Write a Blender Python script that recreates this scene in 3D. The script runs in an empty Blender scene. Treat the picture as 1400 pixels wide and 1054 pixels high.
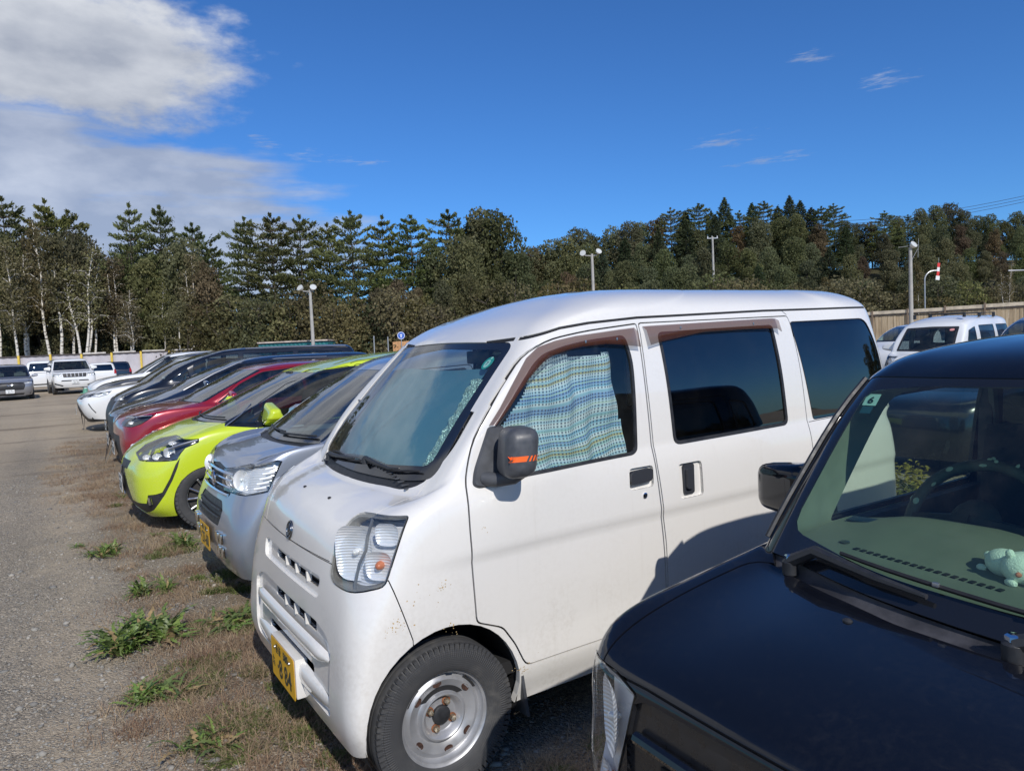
import bpy, bmesh, math, random
import numpy as np
from math import radians, sin, cos, pi, sqrt, atan2, floor
from mathutils import Vector, Matrix
from mathutils.bvhtree import BVHTree
from mathutils.geometry import tessellate_polygon

random.seed(7)
RNG = np.random.default_rng(7)
SC = bpy.context.scene
COL = SC.collection

# ------------------------------------------------------------------ camera
F_PX, PITCH, ROLL, CAM_H = 975.0, 3.15, 2.5, 1.58
cd = bpy.data.cameras.new('camera')
cd.sensor_width = 36.0
cd.lens = 36.0 * F_PX / 1400.0
cd.clip_start = 0.05
cd.clip_end = 3000
camo = bpy.data.objects.new('camera', cd)
COL.objects.link(camo)
camo.matrix_world = (Matrix.Translation((0, 0, CAM_H)) @ Matrix.Rotation(radians(90 - PITCH), 4, 'X')
                     @ Matrix.Rotation(radians(-ROLL), 4, 'Z'))
SC.camera = camo

# ------------------------------------------------------------------ sun, sky, exposure
SUN_DIR = Vector((0.36, -0.93, 0.0)).normalized()     # horizontal direction towards the sun
SUN_EL = radians(37)
sd = bpy.data.lights.new('sun', 'SUN')
sd.energy = 3.9
sd.angle = radians(0.53)
sd.color = (1.0, 0.95, 0.88)
suno = bpy.data.objects.new('sun', sd)
COL.objects.link(suno)
to_sun = Vector((SUN_DIR.x * cos(SUN_EL), SUN_DIR.y * cos(SUN_EL), sin(SUN_EL)))
suno.rotation_euler = to_sun.to_track_quat('Z', 'Y').to_euler()
suno.location = (0, 0, 40)
SC.view_settings.view_transform = 'Standard'
SC.view_settings.look = 'None'
SC.view_settings.exposure = 0.0
SC.view_settings.gamma = 1.0
SC.view_settings.use_curve_mapping = False

world = bpy.data.worlds.new('World')
SC.world = world
world.use_nodes = True
wt = world.node_tree
wt.nodes.clear()


class NB:
    """small node-tree builder"""
    def __init__(s, tree):
        s.t = tree

    def n(s, typ, **kw):
        nd = s.t.nodes.new(typ)
        for k, v in kw.items():
            setattr(nd, k, v)
        return nd

    def link(s, a, b):
        s.t.links.new(a, b)

    def _set(s, sock, v):
        if isinstance(v, bpy.types.NodeSocket):
            s.t.links.new(v, sock)
        else:
            sock.default_value = v

    def math(s, op, a, b=0.0, c=None, clamp=False):
        nd = s.n('ShaderNodeMath', operation=op, use_clamp=clamp)
        s._set(nd.inputs[0], a)
        s._set(nd.inputs[1], b)
        if c is not None:
            s._set(nd.inputs[2], c)
        return nd.outputs[0]

    def vmath(s, op, a, b=(0, 0, 0), out=0):
        nd = s.n('ShaderNodeVectorMath', operation=op)
        s._set(nd.inputs[0], a)
        s._set(nd.inputs[1], b)
        return nd.outputs[out]

    def mix(s, f, a, b, blend='MIX'):
        nd = s.n('ShaderNodeMix', data_type='RGBA', blend_type=blend)
        s._set(nd.inputs[0], f)
        s._set(nd.inputs[6], a)
        s._set(nd.inputs[7], b)
        return nd.outputs[2]

    def noise(s, vec, scale, detail=4.0, rough=0.55, dist=0.0, out=0):
        nd = s.n('ShaderNodeTexNoise')
        if vec is not None:
            s._set(nd.inputs['Vector'], vec)
        nd.inputs['Scale'].default_value = scale
        nd.inputs['Detail'].default_value = detail
        nd.inputs['Roughness'].default_value = rough
        nd.inputs['Distortion'].default_value = dist
        return nd.outputs[out]

    def ramp(s, f, stops, interp='LINEAR'):
        nd = s.n('ShaderNodeValToRGB')
        cr = nd.color_ramp
        cr.interpolation = interp
        while len(cr.elements) < len(stops):
            cr.elements.new(0.5)
        for e, (p, c) in zip(cr.elements, stops):
            e.position = p
            e.color = c if len(c) == 4 else (*c, 1)
        s._set(nd.inputs[0], f)
        return nd.outputs[0]

    def mapr(s, v, a, b, c=0.0, d=1.0, smooth=True):
        nd = s.n('ShaderNodeMapRange', interpolation_type='SMOOTHSTEP' if smooth else 'LINEAR')
        s._set(nd.inputs[0], v)
        for i, x in enumerate((a, b, c, d)):
            nd.inputs[1 + i].default_value = x
        return nd.outputs[0]


def build_world():
    nb = NB(wt)
    out = nb.n('ShaderNodeOutputWorld')
    bg = nb.n('ShaderNodeBackground')
    sky = nb.n('ShaderNodeTexSky', sky_type='NISHITA')
    sky.sun_disc = False
    sky.sun_elevation = SUN_EL
    sky.sun_rotation = atan2(SUN_DIR.x, SUN_DIR.y)
    sky.altitude = 200
    sky.air_density = 1.0
    sky.dust_density = 0.15
    sky.ozone_density = 3.2
    tc = nb.n('ShaderNodeTexCoord')
    d = nb.vmath('NORMALIZE', tc.outputs['Generated'])
    sp = nb.n('ShaderNodeSeparateXYZ')
    nb.link(d, sp.inputs[0])
    x, y, z = sp.outputs
    # azimuth (deg, 0 = +Y, positive to the right) and elevation (deg)
    az = nb.math('MULTIPLY', nb.math('ARCTAN2', x, y), 57.2958)
    el = nb.math('MULTIPLY', nb.math('ARCSINE', z), 57.2958)
    comb = nb.n('ShaderNodeCombineXYZ')
    nb.link(az, comb.inputs[0])
    nb.link(nb.math('MULTIPLY', el, 2.1), comb.inputs[1])
    P = comb.outputs[0]
    # warp
    wn = nb.noise(P, 0.09, 5, 0.55, out=1)
    warp = nb.vmath('MULTIPLY', nb.vmath('SUBTRACT', wn, (0.5, 0.5, 0.5)), (16, 11, 0))
    Q = nb.vmath('ADD', P, warp)
    qs = nb.n('ShaderNodeSeparateXYZ')
    nb.link(Q, qs.inputs[0])
    qa, qe = qs.outputs[0], nb.math('DIVIDE', qs.outputs[1], 2.1)

    q2 = nb.n('ShaderNodeSeparateXYZ')
    nb.link(nb.vmath('ADD', P, nb.vmath('MULTIPLY', warp, (.2, .3, 0))), q2.inputs[0])
    wa, we = q2.outputs[0], nb.math('DIVIDE', q2.outputs[1], 2.1)

    def blob(a0, e0, ra, re, p=1.0, qa=qa, qe=qe):
        u = nb.math('POWER', nb.math('ABSOLUTE', nb.math('DIVIDE', nb.math('SUBTRACT', qa, a0), ra)), 2.0)
        v = nb.math('POWER', nb.math('ABSOLUTE', nb.math('DIVIDE', nb.math('SUBTRACT', qe, e0), re)), 2.0)
        r = nb.math('ADD', u, v)
        return nb.math('SUBTRACT', p, nb.math('MULTIPLY', r, p))
    fine = nb.noise(P, 0.35, 7, 0.62)
    soft = nb.noise(P, 0.13, 3, 0.5)
    # big cumulus bank, upper left; out-of-view clouds added for brighter, neutral ambient fill
    big = nb.math('MAXIMUM', blob(-37, 20.5, 20, 5.2), blob(-43, 25.0, 19, 5.2))
    for q in ((-66, 22.0, 28, 9), (-125, 30, 40, 15), (-165, 22, 30, 10), (128, 22, 20, 8), (60, 62, 50, 12)):
        big = nb.math('MAXIMUM', big, blob(*q))
    big = nb.math('ADD', big, nb.math('MULTIPLY', nb.math('SUBTRACT', fine, 0.5), 0.9))
    bigm = nb.mapr(big, -0.12, 0.55)
    # long layered clouds low on the left
    lay = nb.math('MAXIMUM', blob(-31, 8.0, 21, 5.5), blob(-38, 13.0, 24, 3.6))
    lay = nb.math('MAXIMUM', nb.math('MAXIMUM', lay, blob(-75, 10.0, 34, 7)), blob(-24, 7.5, 11, 5.5))
    cs = nb.n('ShaderNodeCombineXYZ')
    nb.link(nb.math('MULTIPLY', az, 0.25), cs.inputs[0])
    nb.link(nb.math('MULTIPLY', el, 1.6), cs.inputs[1])
    streak = nb.noise(cs.outputs[0], 0.5, 5, 0.55)
    lay = nb.math('ADD', lay, nb.math('MULTIPLY', nb.math('SUBTRACT', streak, 0.5), 1.6))
    laym = nb.math('MULTIPLY', nb.mapr(lay, -0.25, 0.6), 0.82)
    # thin wisps
    def thin(*a):
        return blob(*a, qa=wa, qe=we)
    wis = nb.math('MAXIMUM', thin(17.4, 14.6, 3.4, .7), thin(20.2, 12.9, 3.6, .45))
    for q in ((27.7, 16.9, 2.6, .9), (23.2, 19.3, 2.0, .5), (-17.8, 15.9, 1.6, .7), (-15.2, 15.0, 1.8, .9), (-11.4, 14.5, 3.4, .35)):
        wis = nb.math('MAXIMUM', wis, thin(*q))
    mw = nb.n('ShaderNodeMapping')
    nb.link(P, mw.inputs[0])
    mw.inputs['Rotation'].default_value = (0, 0, radians(-18))
    mw.inputs['Scale'].default_value = (.35, 1.1, 1)
    wf = nb.noise(mw.outputs[0], 1.3, 6, 0.65)
    wis = nb.math('ADD', wis, nb.math('MULTIPLY', nb.math('SUBTRACT', wf, 0.58), 6.0))
    wism = nb.math('MULTIPLY', nb.mapr(wis, 0.0, 1.7), 0.45)
    m = nb.math('MAXIMUM', nb.math('MAXIMUM', bigm, laym), wism, clamp=True)
    # cloud shade: bright tops, grey bases
    lift = nb.math('ADD', nb.math('MULTIPLY', nb.math('SUBTRACT', soft, 0.5), 2.4), nb.math('MULTIPLY', nb.math('SUBTRACT', fine, 0.5), 0.9))
    vgrad = nb.mapr(el, 14.0, 27.0, -0.25, 0.3)
    shade = nb.math('ADD', nb.math('ADD', lift, vgrad), 0.45, clamp=True)
    ccol = nb.mix(shade, (3.6, 4.0, 4.9, 1), (6.6, 6.9, 7.5, 1))
    skyc = nb.mix(1.0, sky.outputs[0], (0.37, 0.735, 1.19, 1), 'MULTIPLY')
    col = nb.mix(m, skyc, ccol)
    nb.link(col, bg.inputs[0])
    bg.inputs[1].default_value = 0.105
    nb.link(bg.outputs[0], out.inputs[0])


build_world()

# ------------------------------------------------------------------ object helpers


def tag(o, label=None, cat=None, group=None, kind=None):
    if label:
        o['label'] = label
    if cat:
        o['category'] = cat
    if group:
        o['group'] = group
    if kind:
        o['kind'] = kind
    return o


def empty(name, loc=(0, 0, 0), rz=0.0, ry=0.0):
    o = bpy.data.objects.new(name, None)
    o.empty_display_size = 0.1
    COL.objects.link(o)
    o.location = loc
    o.rotation_euler = (0, ry, rz)
    return o


def link(name, me, mat=None, parent=None):
    o = bpy.data.objects.new(name, me)
    COL.objects.link(o)
    if mat is not None:
        if isinstance(mat, (list, tuple)):
            for m in mat:
                me.materials.append(m)
        else:
            me.materials.append(mat)
    if parent:
        o.parent = parent
    return o


def mesh(name, V, Fc, mat=None, parent=None, smooth=False, mi=None):
    me = bpy.data.meshes.new(name)
    me.from_pydata([tuple(v) for v in V], [], Fc)
    if smooth:
        me.polygons.foreach_set('use_smooth', [True] * len(me.polygons))
    o = link(name, me, mat, parent)
    if mi is not None:
        me.polygons.foreach_set('material_index', mi)
    me.update()
    return o


class MB:
    """collects primitive shapes, builds one mesh"""
    def __init__(s):
        s.V, s.F, s.S = [], [], []

    def add(s, V, Fc, smooth=False):
        b = len(s.V)
        s.V += [tuple(v) for v in V]
        s.F += [tuple(i + b for i in f) for f in Fc]
        s.S += [smooth] * len(Fc)
        return s

    def box(s, c, d, M=None, bev=0.0):
        x, y, z = d[0] / 2, d[1] / 2, d[2] / 2
        if bev > 0:
            b = min(bev, x * .9, y * .9, z * .9)
            bm = bmesh.new()
            bmesh.ops.create_cube(bm, size=1)
            for v in bm.verts:
                v.co = Vector((v.co.x * d[0], v.co.y * d[1], v.co.z * d[2]))
            bmesh.ops.bevel(bm, geom=bm.edges[:], offset=b, segments=2, affect='EDGES', profile=0.7)
            bm.verts.index_update()
            V = [v.co.copy() for v in bm.verts]
            Fc = [[v.index for v in f.verts] for f in bm.faces]
            bm.free()
        else:
            V = [Vector((i * x, j * y, k * z)) for i in (-1, 1) for j in (-1, 1) for k in (-1, 1)]
            Fc = [(0, 1, 3, 2), (4, 6, 7, 5), (0, 4, 5, 1), (2, 3, 7, 6), (0, 2, 6, 4), (1, 5, 7, 3)]
        M = M or Matrix.Identity(3)
        c = Vector(c)
        return s.add([M @ v + c for v in V], Fc, bev > 0)

    def tube(s, pts, r, n=8, closed=False, caps=True, smooth=True):
        pts = [Vector(p) for p in pts]
        N = len(pts)
        rr = r if isinstance(r, (list, tuple)) else [r] * N
        V, Fc = [], []
        up = None
        for i, p in enumerate(pts):
            if closed:
                t = pts[(i + 1) % N] - pts[i - 1]
            else:
                t = pts[min(i + 1, N - 1)] - pts[max(i - 1, 0)]
            t.normalize()
            if up is None:
                up = Vector((0, 0, 1)) if abs(t.z) < .9 else Vector((1, 0, 0))
            a = t.cross(up)
            if a.length < 1e-5:
                a = t.orthogonal()
            a.normalize()
            up = a.cross(t).normalized()
            for k in range(n):
                an = 2 * pi * k / n
                V.append(p + (a * cos(an) + up * sin(an)) * rr[i])
        for i in range(N if closed else N - 1):
            j = (i + 1) % N
            for k in range(n):
                k2 = (k + 1) % n
                Fc.append((i * n + k, i * n + k2, j * n + k2, j * n + k))
        if caps and not closed:
            Fc.append(tuple(range(n - 1, -1, -1)))
            Fc.append(tuple((N - 1) * n + k for k in range(n)))
        return s.add(V, Fc, smooth)

    def lathe(s, prof, n=32, c=(0, 0, 0), axis='Y', M=None, smooth=True, closed=False):
        """prof: (r, h) pairs, revolved about the axis"""
        V, Fc = [], []
        for r, h in prof:
            for k in range(n):
                a = 2 * pi * k / n
                if axis == 'Z':
                    v = Vector((r * cos(a), r * sin(a), h))
                elif axis == 'Y':
                    v = Vector((r * cos(a), h, r * sin(a)))
                else:
                    v = Vector((h, r * cos(a), r * sin(a)))
                if M is not None:
                    v = M @ v
                V.append(v + Vector(c))
        P = len(prof)
        for i in range(P if closed else P - 1):
            j = (i + 1) % P
            for k in range(n):
                k2 = (k + 1) % n
                Fc.append((i * n + k, j * n + k, j * n + k2, i * n + k2))
        return s.add(V, Fc, smooth)

    def ball(s, c, r, n=12, M=None):
        """r scalar or triple"""
        rx, ry, rz = r if isinstance(r, (tuple, list)) else (r, r, r)
        V, Fc = [], []
        m = n // 2
        for i in range(m + 1):
            th = pi * i / m
            for k in range(n):
                ph = 2 * pi * k / n
                v = Vector((rx * sin(th) * cos(ph), ry * sin(th) * sin(ph), rz * cos(th)))
                if M is not None:
                    v = M @ v
                V.append(v + Vector(c))
        for i in range(m):
            for k in range(n):
                k2 = (k + 1) % n
                Fc.append((i * n + k, (i + 1) * n + k, (i + 1) * n + k2, i * n + k2))
        return s.add(V, Fc, True)

    def prism(s, poly, fn, h0, h1, smooth=False):
        """poly in 2D, fn(u, v, h) -> 3D"""
        n = len(poly)
        V = [fn(u, v, h0) for u, v in poly] + [fn(u, v, h1) for u, v in poly]
        Fc = [(i, (i + 1) % n, n + (i + 1) % n, n + i) for i in range(n)]
        tri = tessellate_polygon([[Vector((u, v, 0)) for u, v in poly]])
        Fc += [tuple(t) for t in tri] + [tuple(n + i for i in reversed(t)) for t in tri]
        return s.add(V, Fc, smooth)

    def build(s, name, mat=None, parent=None):
        me = bpy.data.meshes.new(name)
        me.from_pydata(s.V, [], s.F)
        me.polygons.foreach_set('use_smooth', s.S)
        bm = bmesh.new()
        bm.from_mesh(me)
        bmesh.ops.remove_doubles(bm, verts=bm.verts, dist=1e-5)
        bmesh.ops.recalc_face_normals(bm, faces=bm.faces)
        for e in bm.edges:
            if len(e.link_faces) == 2 and e.calc_face_angle(0) > 0.7:
                e.smooth = False
        bm.to_mesh(me)
        bm.free()
        return link(name, me, mat, parent)


def rounded(pts, r, n=4):
    """round the corners of a 2D polygon; r scalar or list"""
    out = []
    N = len(pts)
    for i in range(N):
        p0, p1, p2 = Vector(pts[i - 1]), Vector(pts[i]), Vector(pts[(i + 1) % N])
        ri = r[i] if isinstance(r, (list, tuple)) else r
        a, b = (p0 - p1), (p2 - p1)
        la, lb = a.length, b.length
        d = min(ri, la * .48, lb * .48)
        if d < 1e-4:
            out.append((p1.x, p1.y))
            continue
        a.normalize()
        b.normalize()
        A, B = p1 + a * d, p1 + b * d
        for k in range(n + 1):
            t = k / n
            q = A * (1 - t) ** 2 + p1 * 2 * t * (1 - t) + B * t * t
            out.append((q.x, q.y))
    return out


def inset(poly, d):
    """offset polygon inwards by d (negative = outwards)"""
    n = len(poly)
    area = sum(poly[i - 1][0] * poly[i][1] - poly[i][0] * poly[i - 1][1] for i in range(n))
    sg = 1 if area > 0 else -1
    out = []
    for i in range(n):
        p0, p1, p2 = Vector(poly[i - 1]), Vector(poly[i]), Vector(poly[(i + 1) % n])
        e1, e2 = (p1 - p0), (p2 - p1)
        if e1.length < 1e-7 or e2.length < 1e-7:
            out.append(poly[i])
            continue
        e1.normalize()
        e2.normalize()
        n1, n2 = Vector((-e1.y, e1.x)) * sg, Vector((-e2.y, e2.x)) * sg
        m = n1 + n2
        if m.length < 1e-5:
            m = n1
        m.normalize()
        k = d / max(m.dot(n1), .45)
        q = p1 + m * k
        out.append((q.x, q.y))
    return out


def inpoly(x, y, poly):
    c = False
    j = len(poly) - 1
    for i in range(len(poly)):
        xi, yi = poly[i]
        xj, yj = poly[j]
        if (yi > y) != (yj > y) and x < (xj - xi) * (y - yi) / (yj - yi) + xi:
            c = not c
        j = i
    return c


# ------------------------------------------------------------------ materials
MATS = {}


def principled(name):
    m = bpy.data.materials.new(name)
    m.use_nodes = True
    t = m.node_tree
    b = t.nodes['Principled BSDF']
    return m, NB(t), b


def bump(nb, b, h, strength, dist=0.01):
    bp = nb.n('ShaderNodeBump')
    bp.inputs['Strength'].default_value = strength
    bp.inputs['Distance'].default_value = dist
    nb._set(bp.inputs['Height'], h)
    nb.link(bp.outputs[0], b.inputs['Normal'])


def simple(name, col, rough=0.5, metal=0.0, spec=0.5, noise=0.0, nscale=20.0, coat=0.0, bumpy=0.0, bscale=200.0):
    if name in MATS:
        return MATS[name]
    m, nb, b = principled(name)
    c = (*col, 1)
    tc = nb.n('ShaderNodeTexCoord')
    if noise > 0:
        f = nb.noise(tc.outputs['Object'], nscale, 5)
        lo = tuple(x * (1 - noise) for x in col) + (1,)
        hi = tuple(min(1, x * (1 + noise)) for x in col) + (1,)
        nb.link(nb.mix(nb.mapr(f, .3, .7), lo, hi), b.inputs['Base Color'])
        nb.link(nb.mapr(f, .3, .7, max(0.02, rough - .08), rough + .08), b.inputs['Roughness'])
    else:
        b.inputs['Base Color'].default_value = c
        b.inputs['Roughness'].default_value = rough
    b.inputs['Metallic'].default_value = metal
    b.inputs['Specular IOR Level'].default_value = spec
    b.inputs['Coat Weight'].default_value = coat
    b.inputs['Coat Roughness'].default_value = 0.04
    if bumpy > 0:
        bump(nb, b, nb.noise(tc.outputs['Object'], bscale, 3), bumpy)
    MATS[name] = m
    return m


def paint(name, col, flake=0.0, dirt=0.25, dirtcol=(0.30, 0.25, 0.18), rough=0.32, metal=0.0, coatr=0.035, zlow=0.25, zhigh=0.9, dust=0.08, spec=.5):
    m, nb, b = principled(name)
    tc = nb.n('ShaderNodeTexCoord')
    ob = tc.outputs['Object']
    sp = nb.n('ShaderNodeSeparateXYZ')
    nb.link(ob, sp.inputs[0])
    base = (*col, 1)
    c = base
    if flake > 0:
        vo = nb.n('ShaderNodeTexVoronoi')
        nb.link(ob, vo.inputs['Vector'])
        vo.inputs['Scale'].default_value = 900
        c = nb.mix(nb.math('MULTIPLY', vo.outputs['Distance'], flake), base, tuple(min(1, x * 1.6 + .02) for x in col) + (1,))
    # road film: speckled, thicker low down
    n1 = nb.noise(ob, 3.0, 6, .6)
    n2 = nb.noise(ob, 60.0, 4, .6)
    low = nb.mapr(sp.outputs[2], zlow, zhigh, 1.0, 0.0)
    f = nb.math('MULTIPLY', nb.math('MULTIPLY', nb.mapr(n1, .35, .75), nb.mapr(n2, .35, .7)), nb.math('ADD', nb.math('MULTIPLY', low, dirt), dust), clamp=True)
    # vertical rain streaks
    mp = nb.n('ShaderNodeMapping')
    nb.link(ob, mp.inputs[0])
    mp.inputs['Scale'].default_value = (38, 38, 1.6)
    st = nb.mapr(nb.noise(mp.outputs[0], 1.0, 4, .55), .56, .78, 0, dust * 1.1)
    f = nb.math('ADD', f, st, clamp=True)
    nb.link(nb.mix(f, c, (*dirtcol, 1)), b.inputs['Base Color'])
    nb.link(nb.math('ADD', nb.math('MULTIPLY', f, .4), rough), b.inputs['Roughness'])
    nb.link(nb.math('SUBTRACT', 1.0, nb.math('MULTIPLY', f, 1.2), clamp=True), b.inputs['Coat Weight'])
    b.inputs['Coat Roughness'].default_value = coatr
    b.inputs['Metallic'].default_value = metal
    b.inputs['Specular IOR Level'].default_value = spec
    # orange peel
    bump(nb, b, nb.noise(ob, 9.0, 2, .5), 0.12, 0.004)
    MATS[name] = m
    return m


def glass(name, tint=(0.75, 0.85, 0.82), dirt=0.05, refl=(1, 1, 1), extra=0.0):
    """thin pane: fresnel reflection over tinted transmission"""
    if name in MATS:
        return MATS[name]
    m = bpy.data.materials.new(name)
    m.use_nodes = True
    t = m.node_tree
    t.nodes.clear()
    nb = NB(t)
    out = nb.n('ShaderNodeOutputMaterial')
    tr = nb.n('ShaderNodeBsdfTransparent')
    tr.inputs[0].default_value = (*tint, 1)
    gl = nb.n('ShaderNodeBsdfGlossy')
    gl.inputs['Color'].default_value = (*refl, 1)
    gl.inputs['Roughness'].default_value = 0.015
    fr = nb.n('ShaderNodeFresnel')
    geo = nb.n('ShaderNodeNewGeometry')
    nb.link(nb.math('ADD', nb.math('MULTIPLY', geo.outputs['Backfacing'], 1 / 1.55 - 1.55), 1.55), fr.inputs[0])
    tc = nb.n('ShaderNodeTexCoord')
    bp = nb.n('ShaderNodeBump')
    bp.inputs['Strength'].default_value = .04
    bp.inputs['Distance'].default_value = .004
    nb.link(nb.noise(tc.outputs['Object'], 5, 2), bp.inputs['Height'])
    nb.link(bp.outputs[0], gl.inputs['Normal'])
    mx = nb.n('ShaderNodeMixShader')
    nb.link(nb.math('ADD', nb.math('MULTIPLY', fr.outputs[0], 1.15), extra, clamp=True), mx.inputs[0])
    nb.link(tr.outputs[0], mx.inputs[1])
    nb.link(gl.outputs[0], mx.inputs[2])
    df = nb.n('ShaderNodeBsdfDiffuse')
    df.inputs[0].default_value = (.45, .43, .38, 1)
    mx2 = nb.n('ShaderNodeMixShader')
    f = nb.math('MULTIPLY', nb.mapr(nb.noise(tc.outputs['Object'], 7, 6, .65), .35, .8), dirt)
    nb.link(f, mx2.inputs[0])
    nb.link(mx.outputs[0], mx2.inputs[1])
    nb.link(df.outputs[0], mx2.inputs[2])
    nb.link(mx2.outputs[0], out.inputs[0])
    MATS[name] = m
    return m


BLACKPL = simple('black plastic', (.022, .023, .026), .5, noise=.2, nscale=30, bumpy=.05)
GREYPL = simple('weathered grey plastic', (.062, .066, .075), .55, noise=.25, nscale=14, bumpy=.08, bscale=400)
RUBBER = simple('rubber', (.016, .016, .018), .6, noise=.2, nscale=20)
VOID = simple('underbody black', (.012, .012, .013), .8)
FRIT = simple('black ceramic border', (.012, .013, .016), .12, coat=.5)
CHROME = simple('chrome', (.75, .76, .78), .08, 1.0)
SILVERM = simple('silver trim', (.45, .46, .48), .3, .9)
SEAM = simple('seam black', (.01, .01, .011), .7)

# ------------------------------------------------------------------ car body surface


def nspline(T, P, t):
    """natural cubic spline through P (N,k) at knots T, evaluated at t"""
    T = np.asarray(T, float)
    P = np.asarray(P, float)
    n = len(T)
    if n == 2:
        a = ((t - T[0]) / (T[1] - T[0]))[:, None]
        return P[0] * (1 - a) + P[1] * a
    h = np.diff(T)
    A = np.zeros((n, n))
    B = np.zeros((n, P.shape[1]))
    A[0, 0] = A[-1, -1] = 1
    for i in range(1, n - 1):
        A[i, i - 1], A[i, i], A[i, i + 1] = h[i - 1], 2 * (h[i - 1] + h[i]), h[i]
        B[i] = 6 * ((P[i + 1] - P[i]) / h[i] - (P[i] - P[i - 1]) / h[i - 1])
    M = np.linalg.solve(A, B)
    i = np.clip(np.searchsorted(T, t, 'right') - 1, 0, n - 2)
    hi = h[i][:, None]
    a = ((T[i + 1] - t)[:, None]) / hi
    b = ((t - T[i])[:, None]) / hi
    return a * P[i] + b * P[i + 1] + ((a ** 3 - a) * M[i] + (b ** 3 - b) * M[i + 1]) * hi ** 2 / 6


def body_surface(rows, nr=90, nc=110, breaks=(), disp=None, barrel=.012):
    """rows (bottom to top): dict zf xf w [bow crx cry zs xr zr rcr]. Returns grid (R, C, 3) over y <= 0 half, from front centre to rear centre"""
    C = []
    for r in rows:
        w = r['w']
        crx, cry = r.get('crx', .15), min(r.get('cry', .15), w * .9 + 1e-4)
        bow = r.get('bow', .02)
        zf, zs, zr = r['zf'], r.get('zs', r['zf']), r.get('zr', r.get('zs', r['zf']))
        xf, xr = r['xf'], r['xr']
        rcr = min(r.get('rcr', .1), w * .9 + 1e-4)
        rbow = r.get('rbow', .03)
        pts = []
        yi = w - cry
        for k in (0, .35, .7, 1.0):
            pts.append((xf + bow * k * k, yi * k, zf))
        for a in (25, 50, 72, 90):
            a = radians(a)
            s = sin(a) ** 2
            pts.append((xf + bow + crx * (1 - cos(a)), yi + cry * sin(a), zf + (zs - zf) * s))
        xa, xb = xf + bow + crx, xr - rbow - rcr
        xm, hl = (xa + xb) / 2, max(.3, (rows[0]['xr'] - rows[0]['xf']) / 2)
        for k in (.2, .4, .6, .8):
            pts.append((xa + (xb - xa) * k, w, zs + (zr - zs) * 0))
        yi2 = w - rcr
        for a in (90, 60, 30, 0):
            a = radians(a)
            pts.append((xb + rcr * (1 - sin(a)) if False else xb + rcr * cos(a), yi2 + rcr * sin(a), zs + (zr - zs) * (1 - sin(a) ** 2)))
        for k in (.6, 0):
            pts.append((xr - rbow * k * k, yi2 * k, zr))
        pts = np.array(pts)
        # barrel shape of the flanks
        xc = (rows[0]['xf'] + rows[0]['xr']) / 2
        u = (pts[:, 0] - xc) / hl
        pts[:, 1] *= 1 - barrel * np.clip(u, -1, 1) ** 2 * 1.0
        C.append(pts)
    C = np.array(C)              # R0, C0, 3
    # along columns direction: shared parameter by mean chord length
    d = np.linalg.norm(np.diff(C, axis=1), axis=2).mean(0)
    T = np.concatenate([[0], np.cumsum(d + 1e-3)])
    # denser sampling in the front half
    s = np.linspace(0, 1, nc)
    tt = T[-1] * s
    G = np.array([nspline(T, c, tt) for c in C])          # R0, nc, 3
    d = np.linalg.norm(np.diff(G, axis=0), axis=2).mean(1)
    T = np.concatenate([[0], np.cumsum(d + 1e-3)])
    brk = [0] + sorted(breaks) + [len(rows) - 1]
    parts = []
    for a, b in zip(brk[:-1], brk[1:]):
        k = max(3, int(round(nr * (T[b] - T[a]) / T[-1])))
        t = np.linspace(T[a], T[b], k + 1)
        X = G[a:b + 1].reshape(b - a + 1, -1)
        S = nspline(T[a:b + 1], X, t).reshape(k + 1, nc, 3)
        parts.append(S if not parts else S[1:])
    S = np.concatenate(parts, 0)
    S[:, :, 1] = np.maximum(S[:, :, 1], 0)
    S[:, 0, 1] = 0
    S[:, -1, 1] = 0
    S[:, :, 1] *= -1
    if disp is not None:
        S = disp(S)
    return S


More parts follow.
